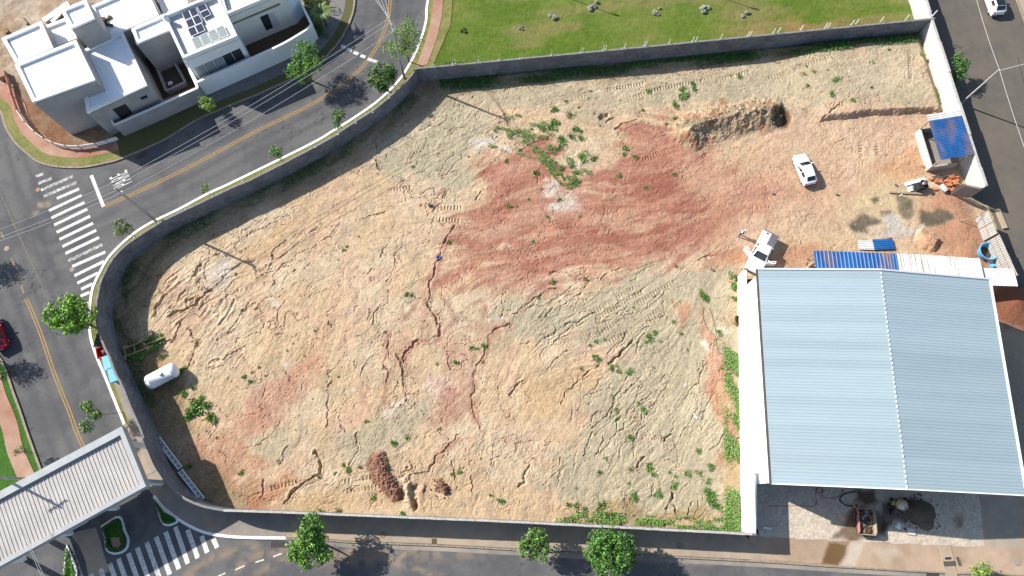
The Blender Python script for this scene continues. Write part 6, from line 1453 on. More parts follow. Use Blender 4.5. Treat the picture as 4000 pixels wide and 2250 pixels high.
build('shell', MB().lathe([(.001, .02), (.40, .02), (.50, .12), (.52, .5), (.49, .5), (.46, .14), (.38, .06), (.001, .06)], 18, Matrix.Translation((cb.x, cb.y, cb.z+.1)) @ Matrix.Rotation(.5, 4, 'Y')), M_rust, cut_)
tyr = GS(*T(1, 1, [(1836, 1142)])[0]); tag(build('tyre', MB().lathe([(.13, .04), (.24, .02), (.28, .09), (.24, .16), (.13, .14), (.13, .04)], 18, Matrix.Translation(tyr)), nmat('blue_tyre', (.05, .09, .24, 1), rough=.6)), 'small dark blue ring lying beside the red rill', 'ring')
hz = smooth_path([GS(*q)+Vector((0, 0, .06)) for q in T(2, 2, [(1925, 190), (1915, 290), (1960, 400), (2040, 490), (2050, 580), (2090, 660), (2150, 650), (2140, 560), (2060, 490), (2040, 400), (2000, 250), (1980, 200)])], .3)
tag(build('hose', MB().tube(hz, .035, 6), M_rust), 'looped brown hose lying on the greenish soil', 'hose')
# forecourt: rubble skip, mixer, sand, bucket
Zk = lambda pts: Zs(pts, 3300, 1900, 6.586)
sk = [G(x, y, 1.35) for x, y in Zk([(340, 530), (770, 580), (860, 1300), (385, 1225)])]
kc = sum(sk, Vector((0, 0, 0)))/4; skip = thing('rubble_skip', 'rusty pink steel skip full of rubble on the forecourt', 'skip', (kc.x, kc.y, .12))
ang = math.atan2((sk[0]-sk[3]).y, (sk[0]-sk[3]).x); Lk = (sk[0]-sk[3]).length; Wk = ((sk[1]-sk[0]).length+(sk[2]-sk[3]).length)/2
M_pink = nmat('skip_paint', (.44, .20, .19, 1), (.36, .15, .13, 1), 3, rough=.75); M_skipin = nmat('skip_inside', (.34, .29, .22, 1), (.24, .19, .14, 1), 4, rough=.9)
def skp(x, y, z): v = Matrix.Rotation(ang, 3, 'Z') @ Vector((x, y, 0)); return Vector((kc.x+v.x, kc.y+v.y, z))
for sy, m in ((1, M_pink), (-1, M_skipin)):
    o_ = [skp(-Lk*.36, sy*Wk*.36, .25), skp(Lk*.36, sy*Wk*.36, .25), skp(Lk*.5, sy*Wk*.5, 1.1), skp(Lk*.38, sy*Wk*.5, 1.4), skp(-Lk*.38, sy*Wk*.5, 1.4), skp(-Lk*.5, sy*Wk*.5, 1.1)]
    mb = MB(); t = (skp(0, -sy*.06, 0)-skp(0, 0, 0)); i_ = [p+t for p in o_]; mb.add(o_+i_, [(0, 1, 2, 3, 4, 5), (11, 10, 9, 8, 7, 6)]+[(i, (i+1) % 6, 6+(i+1) % 6, 6+i) for i in range(6)]); build('side_panel', mb, m, skip)
for sx in (-1, 1):
    mb = MB(); o_ = [skp(sx*Lk*.36, -Wk*.36, .25), skp(sx*Lk*.36, Wk*.36, .25), skp(sx*Lk*.5, Wk*.5, 1.1), skp(sx*Lk*.5, -Wk*.5, 1.1)]; t = (skp(-sx*.06, 0, 0)-skp(0, 0, 0)); i_ = [p+t for p in o_]
    mb.add(o_+i_, [(0, 1, 2, 3), (7, 6, 5, 4)]+[(i, (i+1) % 4, 4+(i+1) % 4, 4+i) for i in range(4)]); build('end_panel', mb, M_skipin, skip)
build('base', MB().prism([xy(skp(a*Lk*.36, b*Wk*.36, 0)) for a, b in ((-1, -1), (1, -1), (1, 1), (-1, 1))], .12, .26), M_rust, skip)
rb = MB(); r_ = random.Random(3)
for k in range(420):
    p = skp(r_.uniform(-.43, .43)*Lk, r_.uniform(-.42, .42)*Wk, .75+r_.uniform(0, .25)); c = r_.choice(((120, 100, 84), (96, 84, 74), (150, 140, 130), (170, 168, 160), (110, 78, 60))); s_ = r_.uniform(.06, .17)
    if k % 3: rb.blob(p, s_, k, color=col(*c))
    else: rb.box(p, (s_*2, s_*1.3, s_), r_.uniform(0, 3), color=col(*c))
rb.prism([xy(skp(a*Lk*.42, b*Wk*.42, 0)) for a, b in ((-1, -1), (1, -1), (1, 1), (-1, 1))], .3, .74, color=col(100, 86, 74))
build('rubble', rb, M_stone, skip, kind='stuff')
mx = G(*Zk([(1370, 470)])[0], .12); mixr = thing('cement_mixer', 'yellow-framed cement mixer with pale drum on the forecourt', 'cement mixer', mx)
M_yel = nmat('mixer_yellow', (.42, .34, .08, 1), (.30, .24, .08, 1), 4, rough=.7); M_mixw = nmat('mixer_drum', (.55, .53, .42, 1), (.45, .42, .30, 1), 3, rough=.7)
Mm = Matrix.Translation((mx.x, mx.y, .85)) @ Matrix.Rotation(.9, 4, (1, .5, 0))
build('drum', MB().lathe([(.001, -.5), (.3, -.48), (.52, -.2), (.52, .1), (.28, .52), (.25, .52), (.48, .08), (.48, -.18)], 20, Mm), M_mixw, mixr, True)
build('ring_gear', MB().lathe([(.53, -.12), (.58, -.12), (.58, -.02), (.53, -.02)], 20, Mm), M_yel, mixr)
for sx in (-1, 1):
    build('frame', MB().tube([(mx.x+sx*.62, mx.y+.5, .15), (mx.x+sx*.58, mx.y+.2, .9), (mx.x+sx*.6, mx.y-.5, .15)], .04, 6), M_yel, mixr)
    build('wheel', MB().lathe([(.001, -.04), (.2, -.04), (.2, .04), (.001, .04)], 14, Matrix.Translation((mx.x+sx*.7, mx.y+.5, .34)) @ Matrix.Rotation(math.pi/2, 4, 'Y')), M_tyre, mixr)
build('axle', MB().bar((mx.x-.62, mx.y+.35, .5), (mx.x+.62, mx.y+.35, .5), .08, .08), M_yel, mixr)
build('motor', MB().box((mx.x-.75, mx.y+.15, .6), (.3, .4, .35)), M_yel, mixr)
dg = G(*Zk([(1100, 480)])[0], .12); wb = thing('wheelbarrow', 'dark wheelbarrow left of the cement mixer', 'wheelbarrow', dg)
build('tray', MB().lathe([(.12, .3), (.2, .3), (.42, .58), (.40, .58), (.2, .34)], 10, Matrix.Translation((dg.x, dg.y-.2, .1))), M_black, wb); build('handle', MB().tube([(dg.x-.2, dg.y-.2, .45), (dg.x-.35, dg.y+.6, .6)], .03, 6), M_conc, wb); build('handle', MB().tube([(dg.x+.2, dg.y-.2, .45), (dg.x+.0, dg.y+.65, .6)], .03, 6), M_darkmetal, wb); build('wheel', MB().lathe([(.001, -.04), (.17, -.04), (.17, .04), (.001, .04)], 12, Matrix.Translation((dg.x+.1, dg.y-.75, .3)) @ Matrix.Rotation(math.pi/2, 4, 'Y')), M_tyre, wb)
sh = MB(); sg = G(*Zk([(1960, 690)])[0], .12)
def heap(mb, c, rx, ry, h, seed, colr, n=26):
    rows = []
    for i in range(n+1):
        row = []
        for j in range(n+1):
            u, v = i/n*2-1, j/n*2-1; d = math.hypot(u, v); nz = float(fbm(np.array([u*2.2+seed]), np.array([v*2.2]), seed, 3)[0])-.5
            z = h*max(0, 1-(d*(1+.5*nz))**1.2)+.12*nz*(d < 1)
            row.append((c.x+u*rx, c.y+v*ry, c.z+max(-.03, z-.02)))
        rows.append(row)
    return mb.grid(rows, colr)
heap(sh, sg, 1.55, 1.3, .6, 12, col(128, 118, 104, .55)); heap(sh, sg+Vector((-.9, .5, 0)), .8, .9, .4, 15, col(120, 104, 88, .55)); heap(sh, sg+Vector((.3, -1.0, 0)), .9, .7, .35, 17, col(134, 124, 110, .55))
for k in range(170):
    a_ = rnd.uniform(0, 6.28); d_ = rnd.uniform(.2, 2.3); sh.blob((sg.x+math.cos(a_)*d_*1.1-.3, sg.y+math.sin(a_)*d_*.85, .14+.35*max(0, 1-d_/1.5)), rnd.uniform(.03, .13), k, color=col(*rnd.choice(((120, 110, 98), (150, 140, 126), (96, 88, 80), (126, 100, 80))), .6))
o = build('sand_heap', sh, M_stone); tag(o, 'dark irregular heap of wet sand and rubble right of the mixer', 'sand heap')
bk = G(*Zk([(255, 490)])[0], .12); bkt = thing('bucket', 'round pale bucket beside the corner of the skip', 'bucket', bk); build('shell', MB().lathe([(.2, 0), (.25, .5), (.235, .5), (.18, .04), (.001, .04)], 18, Matrix.Translation(bk)), M_conc, bkt, True); build('rim', MB().lathe([(.25, .48), (.27, .5), (.25, .52), (.235, .5)], 18, Matrix.Translation(bk)), M_roofgrey, bkt)
sq = G(*Zk([(1700, 1160)])[0], .12); sf = thing('sieve', 'square framed sand sieve lying on the pavers', 'sieve', sq); build('mesh', MB().box((sq.x, sq.y, .2), (.86, .62, .02), -.12), M_roofgrey, sf)
for dx, dy, w, h in ((0, .32, .9, .05), (0, -.32, .9, .05), (.44, 0, .05, .6), (-.44, 0, .05, .6)): v = Matrix.Rotation(-.12, 3, 'Z') @ Vector((dx, dy, 0)); build('frame', MB().box((sq.x+v.x, sq.y+v.y, .19), (w, h, .10), -.12), M_wood, sf)
bgp = G(*Zk([(1370, 1000)])[0], .12); bgm = MB()
for k in range(5): bgm.blob((bgp.x+rnd.uniform(-.2, .2), bgp.y+rnd.uniform(-.2, .2), .24), .22, k, .3, .6)
tag(build('plastic_bags', bgm, M_bluewall, smooth=True), 'crumpled pale blue bags beside the dark sand heap', 'bags')
hs = smooth_path([G(*q, .16) for q in T(3, 3, [(0, 748), (300, 742), (475, 740), (480, 640), (500, 560), (545, 570), (530, 620), (480, 600), (510, 545), (560, 600), (540, 640), (620, 670), (720, 640), (760, 580), (740, 600)])], .25)
tag(build('hose', MB().tube(hs, .022, 6), nmat('red_hose', (.40, .04, .04, 1), rough=.6)), 'thin red hose coiled on the forecourt pavers', 'hose')
hs = smooth_path([G(*q, .17) for q in T(3, 3, [(880, 600), (780, 620), (725, 660), (730, 700), (790, 740), (860, 745)])], .25)
tag(build('hose', MB().tube(hs, .06, 8), M_black), 'thick black hose curving to the skip', 'hose')
wp0, wp1 = [G(*q, .2) for q in T(3, 3, [(-5, 962), (32, 972)])]; tag(build('board', MB().bar(wp0-Vector((.4, 0, 0)), wp1, .16, .08), M_white), 'short white board on the pavers inside the boundary wall', 'board')
bp_ = G(*T(3, 3, [(1915, 1300)])[0], .14); bd = thing('iron_cover', 'dark narrow iron cover beside the inspection chamber', 'cover', bp_); build('plate', MB().box((bp_.x, bp_.y, .17), (.2, .8, .06), .15), M_darkmetal, bd); build('frame', MB().box((bp_.x+.15, bp_.y-.12, .16), (.1, .7, .04), .15), M_rust, bd)
tp_ = G(*T(1, 3, [(1793, 1105)])[0], .14); tpz = thing('tree_pit', 'small square planting pit in the south sidewalk', 'tree pit', tp_); build('soil', MB().box((tp_.x, tp_.y, .13), (.5, .6, .04)), M_brownsoil, tpz); 
# white gas tank, rusty frame, long troughs by the west wall
Zt = lambda pts: Zs(pts, 440, 1300, 4.025)
t0, t1 = [G(x, y, .95) for x, y in Zt([(560, 790), (985, 570)])]
gtk = thing('gas_tank', 'large white cylindrical gas tank lying by the curved wall', 'tank', Vector(((t0.x+t1.x)/2, (t0.y+t1.y)/2, 0)))
td = (t1-t0); Lt = td.length; tq = td.normalized().to_track_quat('Z', 'Y').to_matrix().to_4x4(); Mt = Matrix.Translation((t0+t1)/2) @ tq; rt_ = .80
M_tank = nmat('tank_white', (.78, .78, .78, 1), (.72, .72, .72, 1), 1.0, rough=.4)
hl = Lt/2
build('shell', MB().lathe([(.001, -hl-.26), (.30, -hl-.24), (.56, -hl-.15), (.72, -hl-.02), (rt_-.02, -hl+.08), (rt_, -hl+.16), (rt_, -hl+.30), (rt_+.012, -hl+.31), (rt_+.012, -hl+.35), (rt_, -hl+.36), (rt_, hl-.36), (rt_+.012, hl-.35), (rt_+.012, hl-.31), (rt_, hl-.30), (rt_, hl-.16), (rt_-.02, hl-.08), (.72, hl+.02), (.56, hl+.15), (.30, hl+.24), (.001, hl+.26)], 32, Mt), M_tank, gtk, True)
mc_ = (t0+t1)/2; hx = (t1-t0).normalized()
build('valve_cover', MB().lathe([(.16, 0), (.2, .02), (.2, .14), (.16, .16), (.001, .17)], 16, Matrix.Translation((mc_.x+hx.x*.2, mc_.y+hx.y*.2, .95+rt_-.02))), M_alu, gtk)
for s_ in (-.6, .6): p = mc_+hx*s_*hl; build('saddle', MB().box((p.x, p.y, .16), (.3, 1.1, .4), math.atan2(hx.y, hx.x)), M_conc_grey, gtk)
for s_ in (-1.0,): p = mc_+hx*s_*(hl-.1); build('port', MB().lathe([(.05, 0), (.06, .1), (.001, .1)], 8, Matrix.Translation((p.x, p.y, .95+rt_-.08))), M_darkmetal, gtk)
rf = thing('rusty_frame', 'rusty steel chassis frame overgrown with weeds by the curved wall', 'frame', G(550, 1370))
M_oldyellow = nmat('old_yellow_steel', (.40, .30, .14, 1), (.28, .18, .09, 1), 5, rough=.85)
def RB(a, b, w=.12, z=.45): q0, q1 = [G(x, y, z) for x, y in Zt([a, b])]; build('beam', MB().bar(q0, q1, w, .12+.003*len(rf.children)), M_oldyellow, rf)
RB((145, 262), (540, 105)); RB((135, 395), (640, 200)); RB((180, 245), (200, 370)); RB((335, 185), (355, 300), .09); RB((490, 150), (520, 250), .14, .46); RB((520, 190), (830, 60), .1, .44)
for q in ((455, 120), (560, 240), (200, 230), (185, 400)): p = G(*Zt([q])[0], .4); build('plate', MB().box((p.x, p.y, .46), (.4, .35, .2), rnd.uniform(0, 1)), M_oldyellow, rf)
for i, (a, b, l) in enumerate((((1590, 65), (1815, 365), 'long pale trough along the lower curved wall, the upper piece'), ((1815, 390), (2040, 680), 'long pale trough along the lower curved wall, the lower piece'))):
    q0, q1 = [G(*w, .35) for w in T(0, 3, [a, b])]; rt2 = thing('long_trough', l, 'trough', (q0+q1)/2-Vector((0, 0, .3)), 'troughs by the curved wall')
    d = (q1-q0).normalized(); n_ = Vector((-d.y, d.x, 0)); build('channel', MB().bar(q0, q1, .42, .14), M_roofgrey, rt2)
    for s_ in (-1, 1): build('side', MB().bar(q0+n_*.22*s_+Vector((0, 0, .06)), q1+n_*.22*s_+Vector((0, 0, .06)), .05, .24), M_white, rt2)
    for k in range(7): p = q0.lerp(q1, (k+.5)/7); build('spacer', MB().bar(p-n_*.15+Vector((0, 0, .09)), p+n_*.15+Vector((0, 0, .09)), .05, .05), M_darkmetal, rt2)
    for t in (.12, .88): p = q0.lerp(q1, t); build('support', MB().box((p.x, p.y, .14), (.4, .3, .28), math.atan2(d.y, d.x)), M_conc_grey, rt2)
# bins on the verge outside the curved wall
def bin_(name, label, px, size, rz, mat, lid, lidmat, z=.11):
    p = G(*px, .9); p.z = z; root = thing(name, label, 'bin', p); M = Matrix.Rotation(rz, 3, 'Z'); h = size[2]
    mb = MB(); bt = [(-.42, -.42), (.42, -.42), (.42, .42), (-.42, .42)]; tp2 = [(-.5, -.5), (.5, -.5), (.5, .5), (-.5, .5)]
    vs = [p+M @ Vector((a*size[0], b*size[1], .12)) for a, b in bt]+[p+M @ Vector((a*size[0], b*size[1], h)) for a, b in tp2]
    if lid: build('body', mb.add(vs, [(3, 2, 1, 0), (0, 1, 5, 4), (1, 2, 6, 5), (2, 3, 7, 6), (3, 0, 4, 7)]), mat, root); build('lid', MB().box(p+Vector((0, 0, h+.03)), (size[0]*1.03, size[1]*1.03, .07), rz), lidmat, root)
    else:
        inn_ = [p+M @ Vector((a*size[0]*.9, b*size[1]*.9, .2)) for a, b in bt]+[p+M @ Vector((a*size[0]*.9, b*size[1]*.9, h)) for a, b in tp2]
        build('body', mb.add(vs+inn_, [(3, 2, 1, 0), (0, 1, 5, 4), (1, 2, 6, 5), (2, 3, 7, 6), (3, 0, 4, 7), (8, 9, 10, 11), (9, 8, 12, 13), (10, 9, 13, 14), (11, 10, 14, 15), (8, 11, 15, 12), (4, 5, 13, 12), (5, 6, 14, 13), (6, 7, 15, 14), (7, 4, 12, 15)]), mat, root)
        build('rubbish', MB().blob(p+M @ Vector((.1, .1, h*.6)), .35, 3, .3, .7), M_darkmetal, root)
    for a, b in bt: q = p+M @ Vector((a*size[0]*.9, b*size[1]*.9, .06)); build('wheel', MB().lathe([(.001, -.03), (.07, -.03), (.07, .03), (.001, .03)], 10, Matrix.Translation(q) @ Matrix.Rotation(math.pi/2, 4, 'Y')), M_tyre, root)
    return root
bin_('waste_container', 'dark lidded container against the outside of the curved wall', T(0, 2, [(1005, 535)])[0], (.75, 1.45, 1.0), -.1, M_black, True, M_black)
bin_('waste_container', 'open red waste container on the verge outside the curved wall', T(0, 2, [(1040, 650)])[0], (1.15, 1.25, 1.15), .35, M_redbin, False, None)
bin_('waste_container', 'blue lidded container on the verge next to the red one', T(0, 2, [(1100, 755)])[0], (.9, 1.5, 1.1), .38, M_bluebin, True, M_bluebin)
bin_('waste_container', 'blue lidded container on the verge, farther from the red one', T(0, 2, [(1155, 875)])[0], (.9, 1.5, 1.1), .38, M_bluebin, True, M_bluebin)
# ------------------------------------------------------------------ vehicles
def car(name, label, cat, st, wheels_x, track, paint, head, loc, glass_spec, roofmat=None, wr_=.30, lights=True, doors=()):
    """a car lofted through stations (x, half width low, half width belt, belt height, half width roof, roof height); x points forward"""
    root = thing(name, label, cat, loc, local=True)
    def sec(s):
        x, wb, ws, hb, w2, hr = s
        h = [(0, .24), (wb*.9, .24), (wb, .36), (ws, (.36+hb)/2), (ws*.975, hb), (w2, hr-.05), (w2*.86, hr), (0, hr+.015)]
        return [Vector((x, y, z)) for y, z in h] + [Vector((x, -y, z)) for y, z in reversed(h[1:-1])]
    S = [sec(s) for s in st]; n = len(S[0]); mb = MB()
    rows = [s+[s[0]] for s in S]; mb.grid(rows)
    mb.add(S[0], [tuple(range(n))]); mb.add(S[-1], [tuple(reversed(range(n)))])
    o = build('body', mb, paint, root, smooth=False)
    bev = o.modifiers.new('bevel', 'BEVEL'); bev.width = .035; bev.segments = 2; bev.limit_method = 'ANGLE'; bev.angle_limit = R(24)
    def pane(nm, i, j, k0, k1, mat, out=.015, ins=(.06, .06, .08, .08)):
        # between stations i, j and section points k0, k1 (left side indices; mirrored panes pass negative)
        a, b, c, d = S[i][k0], S[i][k1], S[j][k1], S[j][k0]
        def q(u, v): return (a.lerp(d, u)).lerp(b.lerp(c, u), v)
        P = [q(ins[0], ins[2]), q(ins[0], 1-ins[3]), q(1-ins[1], 1-ins[3]), q(1-ins[1], ins[2])]
        nr = (P[1]-P[0]).cross(P[3]-P[0]).normalized(); cen = sum(P, Vector((0, 0, 0)))/4
        if nr.dot(cen-Vector((cen.x, 0, .7))) < 0: nr = -nr
        f = [p+nr*out for p in P]; g_ = [p-nr*.01 for p in P]
        return build(nm, MB().add(f+g_, [(0, 1, 2, 3), (7, 6, 5, 4), (0, 1, 5, 4), (1, 2, 6, 5), (2, 3, 7, 6), (3, 0, 4, 7)]), mat, root)
    for nm, i, j, kind, ins in glass_spec:
        if kind == 'side':
            pane(nm, i, j, 4, 5, M_carglass, ins=ins); pane(nm, i, j, n-4, n-5, M_carglass, ins=ins)
        elif kind == 'screen':
            # full width: from point 6 left to its mirror
            a, b, c, d = S[i][5], S[i][n-5], S[j][n-5], S[j][5]
            def q(u, v): return (a.lerp(d, u)).lerp(b.lerp(c, u), v)
            mid = .035
            P = [[q(u, v)+Vector((0, 0, mid*(1-(2*v-1)**2)+.03)) for v in (ins[2], .25, .5, .75, 1-ins[3])] for u in (ins[0], .5, 1-ins[1])]
            if i > j: pass
            nx = 1 if kind == 'screen' and S[i][0].x > S[j][0].x and S[j][5].z > S[i][5].z else -1
            P = [[p+Vector((nx*.02, 0, .012)) for p in r] for r in P]
            build(nm, MB().grid(P), M_carglass, root, smooth=True)
    for x in wheels_x:
        for s in (-1, 1):
            Mx = Matrix.Translation((x, s*track, wr_)) @ Matrix.Rotation(-s*math.pi/2, 4, 'X')
            w = build('wheel', MB().lathe([(.001, -.1), (wr_*.6, -.1), (wr_, -.07), (wr_, .07), (wr_*.94, .10), (wr_*.62, .105)], 18, Mx), M_tyre, root)
            build('rim', MB().lathe([(wr_*.64, .10), (wr_*.55, .085), (wr_*.2, .10), (.001, .11)], 14, Mx), M_rim, w)
    x0, x1 = st[0][0], st[-1][0]; wf = st[1][2]; wb = st[-2][2]
    for s in (-1, 1):
        build('headlight', MB().box((x0-.10, s*wf*.72, st[1][3]-.08), (.22, .30, .13), s*-.35), M_lamp, root)
        build('tail_light', MB().box((x1+.06, s*wb*.84, st[-2][3]-.08), (.10, .16, .26)), M_redlight, root)
        build('mirror', MB().box((glass_spec[0][4][0]*0+st[glass_spec[0][1]][0]-.35, s*(st[3][2]+.10), st[3][3]+.06), (.12, .2, .13)), paint, root)
    build('bumper', MB().box((x0-.05, 0, .38), (.14, wf*1.72, .22)), M_black, root); build('bumper', MB().box((x1+.04, 0, .40), (.12, wb*1.75, .24)), M_black, root)
    build('number_plate', MB().box((x1-.03, 0, .62), (.02, .40, .12)), M_roofgrey, root)
    if roofmat: 
        i, j = roofmat[0], roofmat[1]; P = [[S[k][5].lerp(S[k][n-5], v)+Vector((0, 0, .07)) for v in (.08, .5, .92)] for k in range(i, j+1)]; build('glass_roof', MB().grid(P), M_carglass, root)
    root.location = loc; root.rotation_euler = (0, 0, head)
    return root, S
hatch = [(1.93, .60, .62, .60, .50, .64), (1.76, .76, .79, .74, .66, .80), (1.05, .80, .83, .90, .70, .95), (.78, .80, .835, .93, .72, .99), (.12, .80, .84, .94, .60, 1.40), (-.45, .80, .84, .94, .60, 1.43), (-1.25, .80, .83, .94, .57, 1.37), (-1.72, .78, .81, .92, .60, 1.0), (-1.90, .74, .76, .86, .58, .90), (-1.95, .66, .68, .60, .5, .62)]
GL = lambda: [('windscreen', 3, 4, 'screen', (.08, .06, .06, .06)), ('rear_window', 7, 6, 'screen', (.10, .08, .08, .08)), ('side_window', 3, 5, 'side', (.22, .03, .12, .16)), ('side_window', 5, 6, 'side', (.06, .16, .12, .16))]
def heading(a, b, z=0.0):
    p, q = G(*a, z), G(*b, z); d = q-p; return math.atan2(d.y, d.x)
pc1 = G(3141, 664, .5); hd = heading((3166, 722), (3118, 606), .5)
car('parked_car', 'white hatchback parked on the pinkish soil', 'car', hatch, (1.22, -1.22), .70, M_carwhite, hd, (pc1.x, pc1.y, soil_z(pc1.x, pc1.y)+.01), GL(), wr_=.29)
suv = [(2.1, .62, .64, .70, .52, .74), (1.94, .82, .85, .88, .72, .95), (1.2, .86, .90, 1.05, .76, 1.10), (.85, .87, .90, 1.08, .78, 1.14), (.2, .87, .905, 1.10, .68, 1.56), (-.5, .87, .905, 1.10, .68, 1.60), (-1.5, .86, .90, 1.10, .64, 1.54), (-1.95, .84, .88, 1.06, .68, 1.12), (-2.1, .80, .82, .95, .66, 1.0), (-2.14, .72, .74, .66, .5, .70)]
pc2 = G(3882, 0, .2); hd2 = heading((3905, 60), (3883, 0), .2)
car('parked_car', 'white car with dark glass roof at the top right on the east street', 'car', suv, (1.30, -1.32), .76, M_carwhite, hd2, (pc2.x, pc2.y, -.5), GL(), roofmat=(4, 6), wr_=.34)
pc3 = G(-14, 1306, .5); hd3 = heading((38, 1372), (-22, 1224), .5)
car('parked_car', 'red car at the left edge beside the kerb', 'car', hatch, (1.22, -1.22), .70, M_carred, hd3, (pc3.x, pc3.y, 0), GL(), wr_=.29)
# pickup with open doors and a bed cover
pick = [(2.60, .66, .70, .72, .58, .80), (2.42, .86, .90, .90, .76, 1.00), (1.50, .90, .94, 1.06, .80, 1.12), (1.15, .90, .94, 1.08, .80, 1.15), (.45, .90, .94, 1.08, .68, 1.68), (-.05, .90, .94, 1.08, .70, 1.72), (-.62, .90, .94, 1.08, .68, 1.68), (-.80, .90, .94, 1.08, .88, 1.10), (-2.45, .90, .94, 1.08, .88, 1.10), (-2.55, .86, .90, .80, .8, .9)]
pp = G(2974, 985, .7); hd4 = heading((3012, 918), (2942, 1056), .7)
pk, PS = car('pickup_truck', 'white pickup truck with both front doors open', 'pickup', pick, (1.62, -1.50), .80, M_carwhite, hd4, (pp.x, pp.y, soil_z(pp.x, pp.y)+.01), [('windscreen', 3, 4, 'screen', (.06, .06, .06, .06)), ('rear_window', 7, 6, 'screen', (.3, .1, .2, .2)), ('side_window', 3, 5, 'side', (.30, .05, .12, .16)), ('side_window', 5, 6, 'side', (.1, .25, .12, .16))], wr_=.38)
M_cover = nmat('bed_cover', (.10, .09, .11, 1), (.13, .12, .14, 1), 2, rough=.7)
build('bed_cover', MB().box((-1.66, 0, 1.13), (1.62, 1.66, .05)), M_cover, pk)
build('lit_cover_part', MB().box((-1.62, -.36, 1.165), (1.36, .80, .03)), M_carwhite, pk)  # brightly sunlit part of the bed cover, put in as a white panel
build('cover_latch', MB().box((-2.12, -.38, 1.19), (.2, .26, .03)), M_black, pk)
for s in (-1, 1):
    hx0 = Vector((1.08, s*.93, .0)); a = R(62)*s; d = Vector((-math.cos(a), s*abs(math.sin(a)), 0)); e = hx0+d*1.05
    up = Vector((0, 0, 1)); o = build('door', MB().bar(hx0+up*.72, e+up*.72, .09, .72), M_carwhite, pk)
    fr = MB(); fr.bar(hx0+up*1.08+d*.1, hx0+up*1.58+d*.55, .06, .06); fr.bar(hx0+up*1.58+d*.52, e+up*1.58-d*.12, .06, .06); fr.bar(e+up*1.58-d*.14, e+up*1.06, .06, .06); build('window_frame', fr, M_carwhite, o)
# ------------------------------------------------------------------ the person
def person():
    base = G(2888, 921); base.z = soil_z(base.x, base.y)
    root = thing('person', 'person in navy clothes, white vest and white cap standing near the pickup', 'person', base, local=True)
    V = [(0, 0, .93), (0, .0, 1.12), (.02, 0, 1.34), (.05, 0, 1.47), (.10, 0, 1.60), (0, .10, .90), (.03, .13, .50), (-.05, .15, .09), (.10, .16, .04), (0, -.10, .90), (-.06, -.14, .48), (-.16, -.16, .09), (-.02, -.18, .04), (.02, .18, 1.38), (.06, .25, 1.12), (.26, .10, 1.10), (.33, .05, 1.13), (.02, -.18, 1.38), (.06, -.25, 1.12), (.26, -.10, 1.10), (.33, -.05, 1.13)]
    Ed = [(0, 1), (1, 2), (2, 3), (3, 4), (0, 5), (5, 6), (6, 7), (7, 8), (0, 9), (9, 10), (10, 11), (11, 12), (2, 13), (13, 14), (14, 15), (15, 16), (2, 17), (17, 18), (18, 19), (19, 20)]
    Rr = [.15, .15, .17, .06, .055, .11, .075, .05, .045, .11, .075, .05, .045, .085, .055, .042, .035, .085, .055, .042, .035]
    me = bpy.data.meshes.new('body'); me.from_pydata(V, Ed, []); me.materials.append(M_navy)
    o = bpy.data.objects.new('body', me); C.objects.link(o); o.parent = root
    sm = o.modifiers.new('skin', 'SKIN'); sv_ = me.skin_vertices[0].data
    for i, r in enumerate(Rr): sv_[i].radius = (r, r)
    sv_[0].use_root = True
    ss_ = o.modifiers.new('subsurf', 'SUBSURF'); ss_.levels = ss_.render_levels = 2
    hd_ = MB(); Mh = Matrix.Translation((.13, 0, 1.63)) @ Matrix.Rotation(.35, 4, 'Y')
    hd_.lathe([(.001, -.12), (.055, -.11), (.085, -.04), (.095, .03), (.085, .09), (.05, .125), (.001, .135)], 16, Mh); hd_.box(Mh @ Vector((.10, 0, -.01)), (.035, .03, .05)); 
    for s in (-1, 1): hd_.box(Mh @ Vector((0, s*.095, 0)), (.04, .025, .06))
    build('head', hd_, M_skin, root, True)
    cp = MB(); cp.lathe([(.10, .03), (.102, .06), (.09, .11), (.055, .145), (.001, .155)], 16, Mh); cp.box(Mh @ Vector((.12, 0, .045)), (.12, .14, .015)); build('cap', cp, M_whitecloth, root, True)
    vs = MB(); prof = [(.165, .0), (.19, .12), (.205, .26), (.19, .34), (.12, .40)]
    rows = [[Vector((.01+.10*z+r*.82*math.cos(t*math.pi/9), r*1.08*math.sin(t*math.pi/9), 1.06+z)) for t in range(19)] for r, z in prof]; vs.grid(rows); build('vest', vs, M_whitecloth, root, True)
    for s in (-1, 1):
        hnd = MB()
        for k in range(4): hnd.tube([(.34, s*(.045+.006*k), 1.13+.018*(k-1.5)), (.40, s*(.03), 1.135+.018*(k-1.5)), (.42, s*.005, 1.125+.018*(k-1.5))], .010, 5)
        hnd.tube([(.34, s*.03, 1.15), (.38, s*.0, 1.165)], .011, 5); hnd.box((.335, s*.05, 1.13), (.06, .03, .08)); build('hand', hnd, M_skin, root)
    root.location = base; root.rotation_euler = (0, 0, R(-12)); return root
person()
